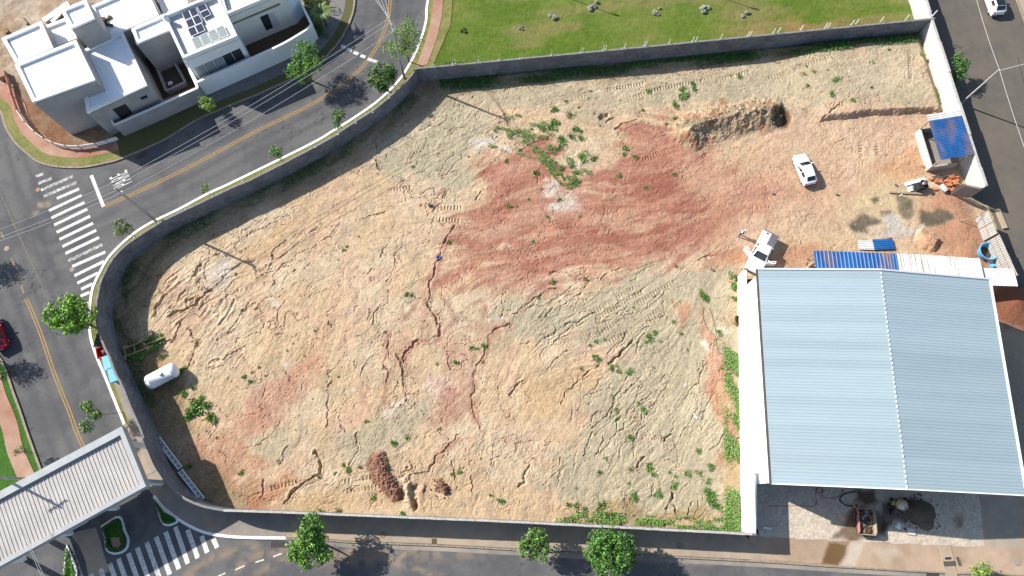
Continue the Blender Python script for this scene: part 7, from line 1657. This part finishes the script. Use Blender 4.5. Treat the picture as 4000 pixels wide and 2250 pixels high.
# ------------------------------------------------------------------ poles, lamps and wires
def pole(name, label, base, hgt, r0=.17, r1=.10, arm=None, arm_dir=0.0, lamp=None, cat='utility pole'):
    root = thing(name, label, cat, base)
    build('shaft', MB().tube([base+Vector((0, 0, -.2)), base+Vector((0, 0, hgt))], [r0, r1], 12), M_poleconc, root)
    tips = []
    if arm:
        d = Vector((math.cos(arm_dir), math.sin(arm_dir), 0)); z = Vector((0, 0, hgt-.35))
        ca = build('crossarm', MB().bar(base+z-d*arm/2+Vector((0, .0, 0)), base+z+d*arm/2, .10, .12), M_wood, root)
        for t in (-.48, -.16, .16, .48):
            p = base+z+d*arm*t; build('insulator', MB().lathe([(.03, .06), (.06, .1), (.05, .2), (.001, .24)], 8, Matrix.Translation(p)), M_conc, ca); tips.append(p+Vector((0, 0, .24)))
        build('transformer_bracket', MB().box(base+Vector((.12, 0, hgt-1.1)), (.25, .2, .3)), M_alu, root)
    if lamp:
        e = base+Vector((0, 0, hgt))+Vector(lamp); build('lamp_arm', MB().tube([base+Vector((0, 0, hgt-.3)), base+Vector((0, 0, hgt-.1))+Vector(lamp)*.5, e], .035, 6), M_alu, root)
        d = Vector(lamp).normalized(); build('lamp_head', MB().bar(e-d*.1, e+d*.55, .26, .12), M_lamp, root)
    return root, tips
b1 = G(1580, 306, .1); b2 = G(617, 869, .1); az12 = math.atan2((b2-b1).y, (b2-b1).x)
_, t1_ = pole('utility_pole', 'tall concrete utility pole at the corner of the two block walls', b1, 10.0, arm=1.9, arm_dir=az12+math.pi/2-.35)
_, t2_ = pole('utility_pole', 'concrete utility pole on the verge by the kerb drain', b2, 9.0, arm=1.6, arm_dir=az12+math.pi/2)
bR = G(3752, 406, -.45); poleR = pole('street_lamp', 'grey street lamp with long arm beyond the east wall', bR, 7.0, .12, .08, lamp=(3.6, .75, .25), cat='street lamp')
pole('utility_pole', 'tall utility pole just outside the left edge whose shadow crosses the gatehouse roof', (lambda q: Vector((q.x-6.0, q.y+2.73, 0)))(G(244, 1985, 5.3)), 10.0, arm=1.8, arm_dir=.6)
for q, l in (((2388, 56), 'garden lamp post beyond the lawn edge, casting the left thin shadow'), ((2930, 32), 'garden lamp post beyond the lawn edge, casting the right thin shadow')):
    t = G(*q); pole('garden_lamp', l, Vector((t.x-5.0, t.y+2.28, .05)), 4.0, .05, .04, lamp=(.02, .02, .1), cat='lamp post')
def wire(a, b, label, sag=.5, r=.02, group='overhead wires'):
    pts = [a.lerp(b, k/14)+Vector((0, 0, -sag*4*(k/14)*(1-k/14))) for k in range(15)]; return tag(build('wire', MB().tube(pts, r, 5), M_wire), label, 'wire', group)
WO = ['first', 'second', 'third', 'fourth']
for k in range(4):
    if k in (0, 1, 3): wire(t1_[k], t2_[k], 'overhead wire between the two utility poles, %s insulator of the crossarm' % WO[k], .7)
    wire(t1_[k], G(1405+26*k, -90, 9.4), 'overhead wire running north from the corner pole, %s from the left' % WO[k], .25)
    if k in (0, 2, 3): wire(t2_[k], G(-260, 985+14*k, 9.0), 'overhead wire crossing the left street from the drain pole, %s insulator' % WO[k], .5)
rt0 = bR+Vector((0, 0, 7.0)); wire(rt0, G(3800, -60, 7.0), 'overhead wire over the east street north of the lamp', .2); wire(rt0, G(4070, 760, 7.0), 'overhead wire over the east street south of the lamp', .2)
ga_, gb2 = G(110, 2200, 6.8), G(180, 2330, 6.8)
for k in range(2): wire(G(60+8*k, 2030, 7.4), G(200+10*k, 2340, 6.6), 'thin wire passing over the gatehouse roof, %s one' % ('left', 'right')[k], .1)
# ------------------------------------------------------------------ trees and plants
def tree(name, label, lobes, n, size, cols, trunk=.10, seed=1, group=None, ground=.1, clus=.42, base=None, fill=.32):
    """lobes: (plan x, plan y, height, radius, half height) surveyed at the lobe's height"""
    rr = random.Random(seed); L = [(G(x, y, z), r, h) for x, y, z, r, h in lobes]
    b = base or Vector((sum(c.x*r for c, r, h in L)/sum(r for c, r, h in L), sum(c.y*r for c, r, h in L)/sum(r for c, r, h in L), ground))
    root = thing(name, label, 'tree', b, group)
    mb = MB(); tot = sum(r*r for c, r, h in L); tips = []
    for c, r, h in L:
        nl = int(n*r*r/tot); nc = max(7, int(7*(r/clus)**1.8))
        cl = []
        for i in range(nc):
            d = Vector((rr.gauss(0, 1), rr.gauss(0, 1), rr.gauss(0, 1))).normalized(); t = (rr.uniform(fill**3, 1.0))**(1/3)*rr.uniform(.82, 1.06)
            p = c+Vector((d.x*r*t, d.y*r*t, d.z*h*t)); cl.append((p, rr.uniform(.55, 1.35), rr.uniform(.5, 1.5)))
        tips += [q[0] for q in cl[::max(1, nc//8)]]
        for i in range(nl):
            p, s, br_ = rr.choice(cl); d = Vector((rr.gauss(0, 1), rr.gauss(0, 1), rr.gauss(0, .8))).normalized(); q = p+d*clus*r**.3*s*rr.uniform(.3, 1)
            nrm = (d+Vector((0, 0, .6))+Vector((rr.gauss(0, .5), rr.gauss(0, .5), 0))).normalized(); a = nrm.orthogonal().normalized(); a.rotate(Matrix.Rotation(rr.uniform(0, 6.28), 3, nrm)); bb = nrm.cross(a)
            sz = size*rr.uniform(.6, 1.35); k = br_*rr.uniform(.8, 1.2); cc = rr.choice(cols)
            mb.add([q-a*sz*.5, q+bb*sz*.33, q+a*sz*.55, q-bb*sz*.33], [(0, 1, 2, 3)], (cc[0]*k, cc[1]*k, cc[2]*k, 1))
    build('crown', mb, M_leaf, root)
    top = sum((c for c, r, h in L), Vector((0, 0, 0)))/len(L); tk = MB()
    mid = b.lerp(Vector((top.x, top.y, max(.5, top.z*.75))), .55)+Vector((.05, .03, 0))
    tk.tube([b+Vector((0, 0, -.15)), b+Vector((0, 0, .1)), mid, Vector((top.x, top.y, top.z))], [trunk*1.3, trunk, trunk*.75, trunk*.4], 8)
    for t in tips: tk.tube([mid.lerp(top, .4), mid.lerp(t, .6)+Vector((0, 0, .1)), t], [trunk*.45, trunk*.28, trunk*.1], 5)
    build('trunk', tk, M_bark, root)
    return root
def tl(c, r, pts): return [tuple(T(c, r, [(x, y)])[0])+(z, rad, h) for x, y, z, rad, h in pts]
tree('street_tree', 'bright green round tree overhanging the left street by the curved wall', tl(0, 2, [(600, 250, 4.2, 1.55, 1.3), (730, 190, 4.5, 1.5, 1.3), (820, 300, 4.0, 1.45, 1.2), (690, 350, 4.3, 1.5, 1.3), (560, 320, 3.8, 1.0, .9)]), 7500, .20, BRG, .14, 1, clus=.36)
tree('street_tree', 'dark round tree on the verge beside the corner utility pole', tl(1, 0, [(1270, 760, 3.0, 1.75, 1.5), (1210, 800, 2.6, 1.1, .9), (1340, 720, 3.0, 1.0, .9), (1270, 850, 2.4, 1.0, .8)]), 6500, .17, DKG+MDG[:1]+OLV[:1], .12, 2, clus=.3)
tree('street_tree', 'feathery light green tree overhanging the street behind the corner pole', tl(1, 0, [(1470, 330, 4.4, 1.5, .8), (1540, 240, 4.8, 1.0, .6), (1590, 380, 4.2, 1.2, .7), (1350, 480, 4.0, 1.2, .7), (1440, 520, 3.8, 1.2, .7), (1560, 480, 3.8, 1.0, .6)]), 4200, .13, BRG+YLG, .09, 3, clus=.42, fill=.2)
tree('garden_tree', 'feathery green tree standing against the white garden wall', tl(1, 0, [(480, 540, 3.6, 1.7, 1.2), (410, 700, 3.2, 1.3, 1.0), (560, 640, 3.4, 1.4, 1.0), (470, 760, 2.8, 1.1, .8)]), 6500, .15, MDG+BRG[:2], .13, 4, clus=.4)
tree('garden_tree', 'small yellowish tree below the courtyard wall', tl(0, 0, [(2080, 1040, 2.0, .95, .7), (2120, 1080, 1.8, .6, .5), (2040, 1000, 1.9, .6, .5)]), 1500, .13, YLG+BRG[:1], .05, 5, clus=.3)
tree('young_tree', 'small double-crowned young tree by the kerb below the dark round tree', tl(1, 0, [(832, 1160, 2.4, .85, .7), (805, 1255, 1.8, .5, .4)]), 1400, .13, MDG, .045, 6, clus=.25)
tree('young_tree', 'small young tree on the middle of the curved verge', tl(1, 1, [(195, 80, 2.0, .85, .6), (225, 120, 1.7, .5, .4)]), 1100, .12, MDG+BRG[:1], .045, 7, clus=.28)
tree('young_tree', 'tiny yellow-green sapling on the curved verge', tl(0, 1, [(2062, 430, 1.5, .5, .5), (2040, 470, 1.3, .35, .3)]), 500, .11, BRG+YLG, .03, 8, clus=.2)
tree('young_tree', 'olive green young tree beside the kerb near the storm drain', tl(0, 1, [(1215, 820, 2.2, .95, .6), (1280, 850, 2.0, .7, .5), (1200, 890, 1.9, .6, .4)]), 1500, .13, OLV+MDG[:1], .045, 9, clus=.3)
tree('young_tree', 'thin leaning tree with three small leaf tufts above the gatehouse', tl(0, 2, [(880, 1195, 3.0, .70, .5), (950, 1270, 2.8, .70, .5), (868, 1390, 3.0, .72, .5)]), 1700, .15, MDG+YLG[:1], .035, 10, clus=.25, base=G(*T(0, 2, [(1235, 1250)])[0], .1))
tree('street_tree', 'tall irregular green tree on the south sidewalk, the leftmost one', tl(1, 3, [(560, 950, 4.2, 1.25, 1.0), (540, 1060, 4.0, 1.35, 1.1), (600, 1120, 3.6, 1.2, .9), (400, 1200, 3.2, 1.0, .7), (520, 1240, 3.4, 1.3, .8), (680, 1230, 3.0, 1.0, .7)]), 7500, .20, MDG+BRG[:2], .13, 11, clus=.34)
tree('street_tree', 'medium round green tree on the south sidewalk, the middle one', tl(2, 3, [(230, 1100, 3.2, 1.35, 1.0), (170, 1170, 2.9, 1.1, .8), (300, 1180, 2.9, 1.1, .8), (250, 1030, 3.0, .8, .7)]), 4800, .18, MDG+OLV[:1], .11, 12, clus=.32)
tree('street_tree', 'large dense round green tree on the south sidewalk, the rightmost one', tl(2, 3, [(1000, 1200, 4.0, 2.25, 1.7), (900, 1120, 3.6, 1.5, 1.2), (1110, 1150, 3.6, 1.5, 1.2), (960, 1330, 3.2, 1.5, 1.1), (1120, 1270, 3.2, 1.4, 1.1), (860, 1230, 3.2, 1.3, 1.0)]), 11000, .18, MDG+DKG[:1], .16, 13, clus=.30)
tree('young_tree', 'blurred small light green tree at the bottom right corner', tl(3, 3, [(2140, 1390, 2.0, .9, .6), (2080, 1400, 1.8, .6, .4), (2200, 1360, 1.8, .6, .4)]), 1100, .13, YLG+BRG[:2], .04, 14, clus=.35)
tree('street_tree', 'climbing green shrub in the shade behind the east wall', tl(3, 0, [(1930, 590, 2.2, .75, .7), (1950, 680, 1.9, .9, .8), (1930, 760, 1.4, .8, .7), (1990, 620, 2.0, .5, .5)]), 2600, .15, DKG+MDG[:2], .06, 15, ground=-.45, clus=.32)
tree('young_tree', 'sparse sapling on the footpath at the lower left edge', tl(0, 3, [(200, 170, 2.0, .5, .4), (170, 210, 1.8, .45, .3), (260, 200, 1.8, .4, .3)]), 350, .12, OLV+MDG, .03, 16, clus=.35)
def shadow_tree(px, label, seed, r, h, cols, n):
    s = G(*px); c = Vector((s.x-h*1.402*.910, s.y+h*1.402*.4147, 0)); pj = None
    rr = random.Random(seed)
    # survey position of the crown centre
    v = ROT.T @ (np.array([c.x, c.y, h])-np.array([0, 0, H])); x = 2000+FPX*v[0]/-v[2]; y = 1125-FPX*v[1]/-v[2]
    return tree('street_tree', label, [(x, y, h, r, r*.7), (x+14, y-16, h+.4, r*.7, r*.5), (x-16, y+20, h-.4, r*.8, r*.5)], n, .18, cols, .1, seed, clus=.5, fill=.2)
shadow_tree(T(0, 2, [(235, 850)])[0], 'tree just outside the left edge beside the red car', 21, 1.3, 3.6, MDG, 1600)
shadow_tree(T(0, 1, [(30, 1310)])[0], 'tree just outside the left edge above the red car', 22, 1.6, 4.0, MDG, 2600)
# palm and bushes beside the solar house
pm = G(*T(1, 0, [(660, 120)])[0], 2.6); pl_ = thing('palm', 'palm with arching fronds in the dark garden beside the solar house', 'palm', (pm.x, pm.y, .12))
build('trunk', MB().tube([(pm.x, pm.y, 0), (pm.x, pm.y, 2.4)], [.16, .1], 8), M_bark, pl_); pr_ = random.Random(2)
for k in range(14):
    a = 2*math.pi*k/14+pr_.uniform(-.15, .15); Lf = pr_.uniform(1.3, 1.8); d = Vector((math.cos(a), math.sin(a), 0)); sd = Vector((-d.y, d.x, 0)); fm = MB()
    for j in range(12):
        t = j/12; c = Vector((pm.x, pm.y, 2.4))+d*Lf*t+Vector((0, 0, .6*math.sin(t*2.6)-.5*t*t)); w = .30*math.sin(math.pi*min(1, t*.9+.12)); k2 = pr_.uniform(.8, 1.3)
        for s_ in (-1, 1): fm.add([c, c+d*.16, c+sd*s_*w+d*.22-Vector((0, 0, .08)), c+sd*s_*w*.9+d*.1-Vector((0, 0, .1))], [(0, 1, 2, 3)], (.09*k2, .14*k2, .035*k2, 1))
    build('frond', fm, M_leaf, pl_)
def bush(name, label, px, z, r, h, n, size, cols, seed, cat='shrub', ground=None, group=None):
    c = G(*px, z); g_ = ground if ground is not None else .1; rr = random.Random(seed); root = thing(name, label, cat, (c.x, c.y, g_), group); mb = MB()
    lob = [(Vector((rr.gauss(0, .45)*r, rr.gauss(0, .45)*r, rr.uniform(.2, .9)*h)), rr.uniform(.3, .55), rr.uniform(.7, 1.3)) for _ in range(max(6, int(12*r)))]
    def smp(r2):
        o, s, k = r2.choice(lob); d = Vector((r2.gauss(0, 1), r2.gauss(0, 1), abs(r2.gauss(0, .8)))).normalized(); return Vector((c.x, c.y, g_))+o+Vector((d.x*r*s, d.y*r*s, d.z*h*.5)), d
    leaf_cloud(mb, n, smp, size, cols, rr); build('leaves', mb, M_leaf, root)
    build('stem', MB().tube([(c.x, c.y, g_-.05), (c.x, c.y, g_+h*.6)], .04, 5), M_bark, root); return root
bush('bush', 'dark clipped bush at the top edge beside the solar house', T(1, 0, [(545, 15)])[0], .6, 1.3, 1.3, 1800, .15, DKG, 31)
bush('bush', 'low dark bush between the garden wall and the stone pavement', T(1, 0, [(600, 270)])[0], .3, .9, .5, 900, .14, DKG, 32)
bush('bush', 'dark bush below the palm in the garden', T(1, 0, [(660, 330)])[0], .3, .8, .6, 900, .14, DKG+MDG[:1], 33)
gd = [xy(q) for q in GT(1, 0, [(470, 0), (600, 350), (680, 390), (760, 250), (830, 90), (830, -200), (450, -200)])]; struct('garden_bed', sheet_top(gd, .135), M_verge_dark)
for i, (px, r, l) in enumerate(((T(1, 0, [(2075, 305)])[0], .42, 'small dull shrub at the far left of the lawn'), (T(2, 0, [(95, 275)])[0], .36, 'tiny grey shrub on the lawn near the north wall'), (T(2, 0, [(415, 172)])[0], .58, 'silver-grey shrub on the lawn, leftmost of the five large ones'), (T(2, 0, [(815, 72)])[0], .70, 'silver-grey shrub on the lawn crossed by a thin lamp shadow'), (T(2, 0, [(1446, 124)])[0], .56, 'silver-grey shrub on the lawn, middle of the five large ones'), (T(2, 0, [(1930, 102)])[0], .76, 'silver-grey shrub on the lawn, the widest of the five'), (T(2, 0, [(2350, 124)])[0], .62, 'silver-grey shrub on the lawn, rightmost of the five large ones'))):
    bush('lawn_shrub', l, px, .15, r*.8, .26*r/.6, int(2600*r), .12, GRY if i else OLV, 50+i, group='shrubs on the lawn', ground=.06)
# weeds on the soil: a few tuft shapes, each tuft an object of its own
def tuft_mesh(seed, cols, n, spread):
    rr = random.Random(seed); mb = MB(); lob = [(rr.gauss(0, .27), rr.gauss(0, .27), rr.uniform(.5, 1)) for _ in range(9)]
    for i in range(n):
        x, y, s = rr.choice(lob); d = Vector((rr.gauss(0, 1), rr.gauss(0, 1), rr.uniform(.4, 1.6))).normalized(); p = Vector((x+rr.gauss(0, .22)*s, y+rr.gauss(0, .22)*s, rr.uniform(.02, .30)*s))
        a = d; b = d.orthogonal().normalized(); b.rotate(Matrix.Rotation(rr.uniform(0, 6.28), 3, d)); sz = rr.uniform(.18, .42)*spread; k = rr.uniform(.7, 1.3); cc = rr.choice(cols)
        mb.add([p, p+a*sz*.5+b*sz*.22, p+a*sz, p+a*sz*.5-b*sz*.22], [(0, 1, 2, 3)], (cc[0]*k, cc[1]*k, cc[2]*k, 1))
    me = bpy.data.meshes.new('weed_tuft'); me.from_pydata([tuple(v) for v in mb.v], [], mb.f); at = me.color_attributes.new('Col', 'FLOAT_COLOR', 'POINT'); at.data.foreach_set('color', np.array(mb.c, np.float32).ravel()); me.materials.append(M_leaf); me.update(); return me
WG = [(.11, .23, .04, 1), (.14, .28, .05, 1), (.08, .18, .035, 1), (.18, .30, .07, 1)]
TM = [tuft_mesh(s, WG, 210, 1.0) for s in range(5)]; TO = [tuft_mesh(s+20, OLV+WG[:1]+YLG[:1], 110, 1.0) for s in range(3)]
W = {}
W[(2, 0)] = [(2290, 770, .35), (2195, 755, .18), (1375, 920, .35), (1505, 835, .15), (1550, 838, .15), (1710, 900, .4), (1825, 850, .4), (1830, 895, .35), (1700, 980, .5), (1640, 1060, .5), (1740, 950, .4), (790, 915, .22), (670, 1080, .25), (770, 985, .15), (1090, 1010, .2), (420, 1110, .45), (430, 1240, .5), (395, 1290, .5), (300, 1290, .4), (200, 1300, .25), (540, 1020, .3, 1), (575, 1150, .5, 1), (650, 1310, .5), (590, 1370, .5, 1), (500, 1400, .5), (690, 1390, .4), (830, 1140, .25, 1), (890, 1265, .25), (1640, 1200, .5, 1), (1550, 1245, .3, 1), (1310, 1110, .3, 1)]
W[(3, 0)] = [(680, 800, .45), (640, 950, .42), (860, 1010, .3), (390, 670, .25), (460, 720, .35, 1), (360, 750, .35, 1), (395, 860, .35, 1), (1060, 635, .25), (1020, 630, .15), (1550, 560, .4), (1610, 625, .2), (1700, 940, .45), (1720, 990, .45), (1745, 1040, .4), (1690, 900, .3), (1215, 500, .3, 1), (1040, 880, .3, 1), (600, 705, .25, 1)]
W[(2, 1)] = [(80, 60, .35), (470, 40, .35), (700, 140, .5), (820, 150, .45), (1130, 45, .42), (1240, 130, .3), (1130, 110, .3), (1075, 325, .32), (500, 240, .4), (480, 300, .32), (520, 345, .3), (600, 230, .4), (640, 290, .4), (610, 400, .45), (630, 350, .4), (1630, 305, .3), (475, 560, .3), (170, 555, .25), (350, 730, .25), (680, 730, .25), (210, 980, .28), (50, 630, .2), (740, 1360, .3), (1650, 1230, .3, 1), (410, 1390, .5, 1), (230, 300, .5, 1), (1340, 440, .35, 1), (2260, 1370, .75, 1), (2200, 1330, .5, 1), (2230, 1430, .5), (1040, 410, .2)]
W[(1, 1)] = [(1580, 230, .25), (2540, 630, .32), (1950, 990, .4, 1), (1030, 930, .2), (915, 1030, .26), (885, 1070, .28), (385, 1270, .26), (825, 1165, .14), (2520, 170, .35), (2140, 130, .2)]
W[(0, 1)] = [(2370, 1310, .26), (2400, 940, .16)]
W[(1, 2)] = [(1320, 30, .25, 1), (1510, 65, .3), (1570, 70, .3, 1), (590, 430, .2), (630, 420, .14), (375, 560, .2), (310, 630, .25, 1), (485, 685, .18), (30, 800, .28), (95, 885, .2), (830, 895, .2), (1115, 1345, .26), (1590, 1180, .24, 1), (1850, 1415, .28), (2170, 600, .3), (2290, 590, .32), (2230, 610, .24), (1820, 760, .28, 1), (2010, 750, .32), (2280, 740, .28, 1), (1280, 580, .18), (575, 1120, .14)]
W[(2, 2)] = [(850, 540, .32), (790, 580, .28), (820, 690, .36), (870, 720, .32), (940, 520, .22), (1380, 500, .45), (1440, 460, .32), (1350, 540, .28), (1500, 540, .24), (1940, 90, .5), (1910, 50, .36), (1960, 120, .36), (2240, 110, .4), (265, 100, .28), (1000, 800, .36), (1080, 840, .36), (1180, 850, .36), (1060, 790, .28, 1), (1760, 620, .28), (1010, 1085, .2), (1270, 1165, .28), (1320, 1230, .32), (1040, 1220, .3, 1), (1075, 1320, .28), (700, 810, .3, 1), (1420, 805, .24), (2270, 680, .4), (2080, 450, .32), (1220, 200, .22), (2100, 800, .3, 1), (1700, 460, .3, 1), (1620, 340, .3, 1), (2240, 20, .3, 1)]
W[(2, 3)] = [(870, 410, .36, 1), (1380, 355, .4), (1420, 430, .3), (1190, 370, .35, 1), (1590, 410, .28), (1650, 450, .28), (1770, 420, .42), (1880, 420, .4, 1), (2000, 360, .45), (1975, 500, .32), (1640, 540, .36), (1170, 520, .24), (1230, 650, .45), (1480, 620, .36), (1430, 640, .28), (650, 565, .25, 1), (560, 740, .4, 1), (640, 750, .4, 1), (720, 770, .4, 1), (900, 730, .6, 1), (870, 790, .5, 1), (2000, 660, .65), (2050, 740, .55), (1960, 620, .5), (960, 850, .6, 1), (1050, 890, .7, 1), (560, 890, .55, 1), (640, 900, .5, 1), (1180, 60, .4, 1), (940, 270, .3, 1), (1880, 190, .3), (2300, 830, .5), (2220, 860, .4)]
W[(0, 2)] = [(1450, 180, .18), (1510, 530, .55), (1600, 560, .6), (1380, 580, .4), (1650, 690, .32), (1840, 830, .4), (1940, 1000, .42, 1), (1850, 1060, .45), (1980, 1200, .85), (2080, 1180, .6), (2120, 1310, .6), (1900, 1280, .6), (2040, 1110, .36), (1960, 1260, .7), (2450, 900, .3), (2510, 940, .3), (2540, 850, .25), (1600, 940, .45, 1), (1720, 960, .5, 1)]
W[(0, 3)] = [(1890, 350, .36), (2180, 60, .28, 1), (2420, 420, .3)]
W[(1, 3)] = [(225, 290, .25, 1), (880, 330, .28), (930, 385, .36), (795, 415, .22), (635, 450, .32, 1), (1385, 110, .36), (1520, 60, .3, 1), (1180, 670, .32), (1970, 430, .28), (2050, 400, .32), (1870, 475, .18), (2260, 270, .2), (2360, 640, .28), (2460, 690, .36), (650, 795, .36, 1), (830, 800, .5, 1), (1480, 825, .3), (1045, 355, .32, 1)]
ZONE = {(2, 0): 'near the north wall', (3, 0): 'near the north-east corner', (2, 1): 'on the red clay', (1, 1): 'on the tan soil below the curved wall', (0, 1): 'in the western corner of the lot', (1, 2): 'in the middle of the lot', (2, 2): 'on the greenish soil left of the warehouse', (2, 3): 'in the south-east corner of the lot', (0, 2): 'near the white gas tank', (0, 3): 'near the long troughs', (1, 3): 'along the south wall'}
wr2 = random.Random(77); W_OBJ = {}
for key, L in W.items():
    for e in L:
        dry = len(e) > 3; p = GS(*T(*key, [e[:2]])[0]); o = bpy.data.objects.new('weed_tuft', wr2.choice(TO if dry else TM)); C.objects.link(o)
        o.location = (p.x, p.y, p.z-.02); o.rotation_euler = (0, 0, wr2.uniform(0, 6.28)); s = e[2]*(1.0 if e[2] < .3 else 1.3); o.scale = (s*wr2.uniform(.85, 1.2), s*wr2.uniform(.85, 1.2), s*.9)
        o['_dry'] = dry; o['_px'] = T(*key, [e[:2]])[0][0]; W_OBJ.setdefault((key, dry), []).append((o['_px'], o)); del o['_dry'], o['_px']
ORD = lambda n: str(n)+('th' if 10 <= n % 100 <= 20 else {1: 'st', 2: 'nd', 3: 'rd'}.get(n % 10, 'th'))
for (key, dry), L in W_OBJ.items():
    L.sort(key=lambda t: t[0])
    for i, (_, o) in enumerate(L):
        pos = 'the only one there' if len(L) == 1 else 'leftmost' if i == 0 else 'rightmost' if i == len(L)-1 else ORD(i+1)+' from the left'
        tag(o, '%s weed tuft %s, %s' % ('half-dry olive' if dry else 'fresh green', ZONE[key], pos), 'weed', ('dry ' if dry else 'green ')+'weeds '+ZONE[key])
# uncountable ground cover at the foot of the walls
def cover(name, label, sampler, n, size, cols, seed):
    rr = random.Random(seed); mb = MB(); leaf_cloud(mb, n, sampler, size, cols, rr, .8); o = build(name, mb, M_leaf, kind='stuff'); return tag(o, label, 'ground cover')
def along(pts, d0, d1, dens=3.0, thr=.38):
    pts = [Vector((p[0], p[1], 0)) for p in pts]; seg = [(pts[i+1]-pts[i]).length for i in range(len(pts)-1)]
    def s(rr):
        while True:
            i = rr.choices(range(len(seg)), seg)[0]; t = rr.random(); p = pts[i].lerp(pts[i+1], t); d = (pts[i+1]-pts[i]).normalized(); n = Vector((-d.y, d.x, 0))
            e = d0+(d1-d0)*rr.random()**1.2; q = p+n*e
            f = float(vnoise(np.array([q.x/dens]), np.array([q.y/dens+e]), 7)[0])
            if rr.random() < (f-thr)*2.6*(1-(abs(e)-abs(d0))/(abs(d1-d0)+.01)*.6): return Vector((q.x, q.y, soil_z(q.x, q.y)+rr.uniform(.02, .26))), Vector((0, 0, 1))
    return s
cover('ground_cover', 'dark green ground cover along the foot of the north wall', along([NCOR.lerp(ECOR, .04), wall_n[1], ECOR.lerp(NCOR, .01)], -.15, -1.75, 4.0, .12), 12000, .18, DKG+MDG[:1], 61)
cover('ground_cover', 'bright weeds along the foot of the warehouse boundary wall', along([bq[0].lerp(bq[2], .3), bq[2]+Vector((-.1, .5, 0))], -.2, -1.7, 1.1, .27), 4400, .17, WG+OLV[:1], 62)
cover('ground_cover', 'bright weeds along the right half of the south wall', along([wall_s[1].lerp(wall_s[3], .58), wall_s[3]], .15, 1.4, 1.0), 2800, .17, WG+OLV[:1], 63)
cover('ground_cover', 'sparse dark weeds along the foot of the curved wall', along([p for p in wall_nw[4:-30:8]], .15, 1.6, 2.5), 4200, .15, DKG+OLV[:1], 64)
cover('ground_cover', 'overgrown weeds around the rusty frame', along([G(500, 1395), G(640, 1330)], -.9, 1.0, 1.2), 1800, .16, WG, 65)
cover('ground_cover', 'sparse seedlings scattered on the greenish silt and clay near the large weeds', along([G(1930, 500), G(2150, 560), G(2280, 700)], -2.6, 2.6, 1.0, .46), 5200, .13, WG+OLV, 66)
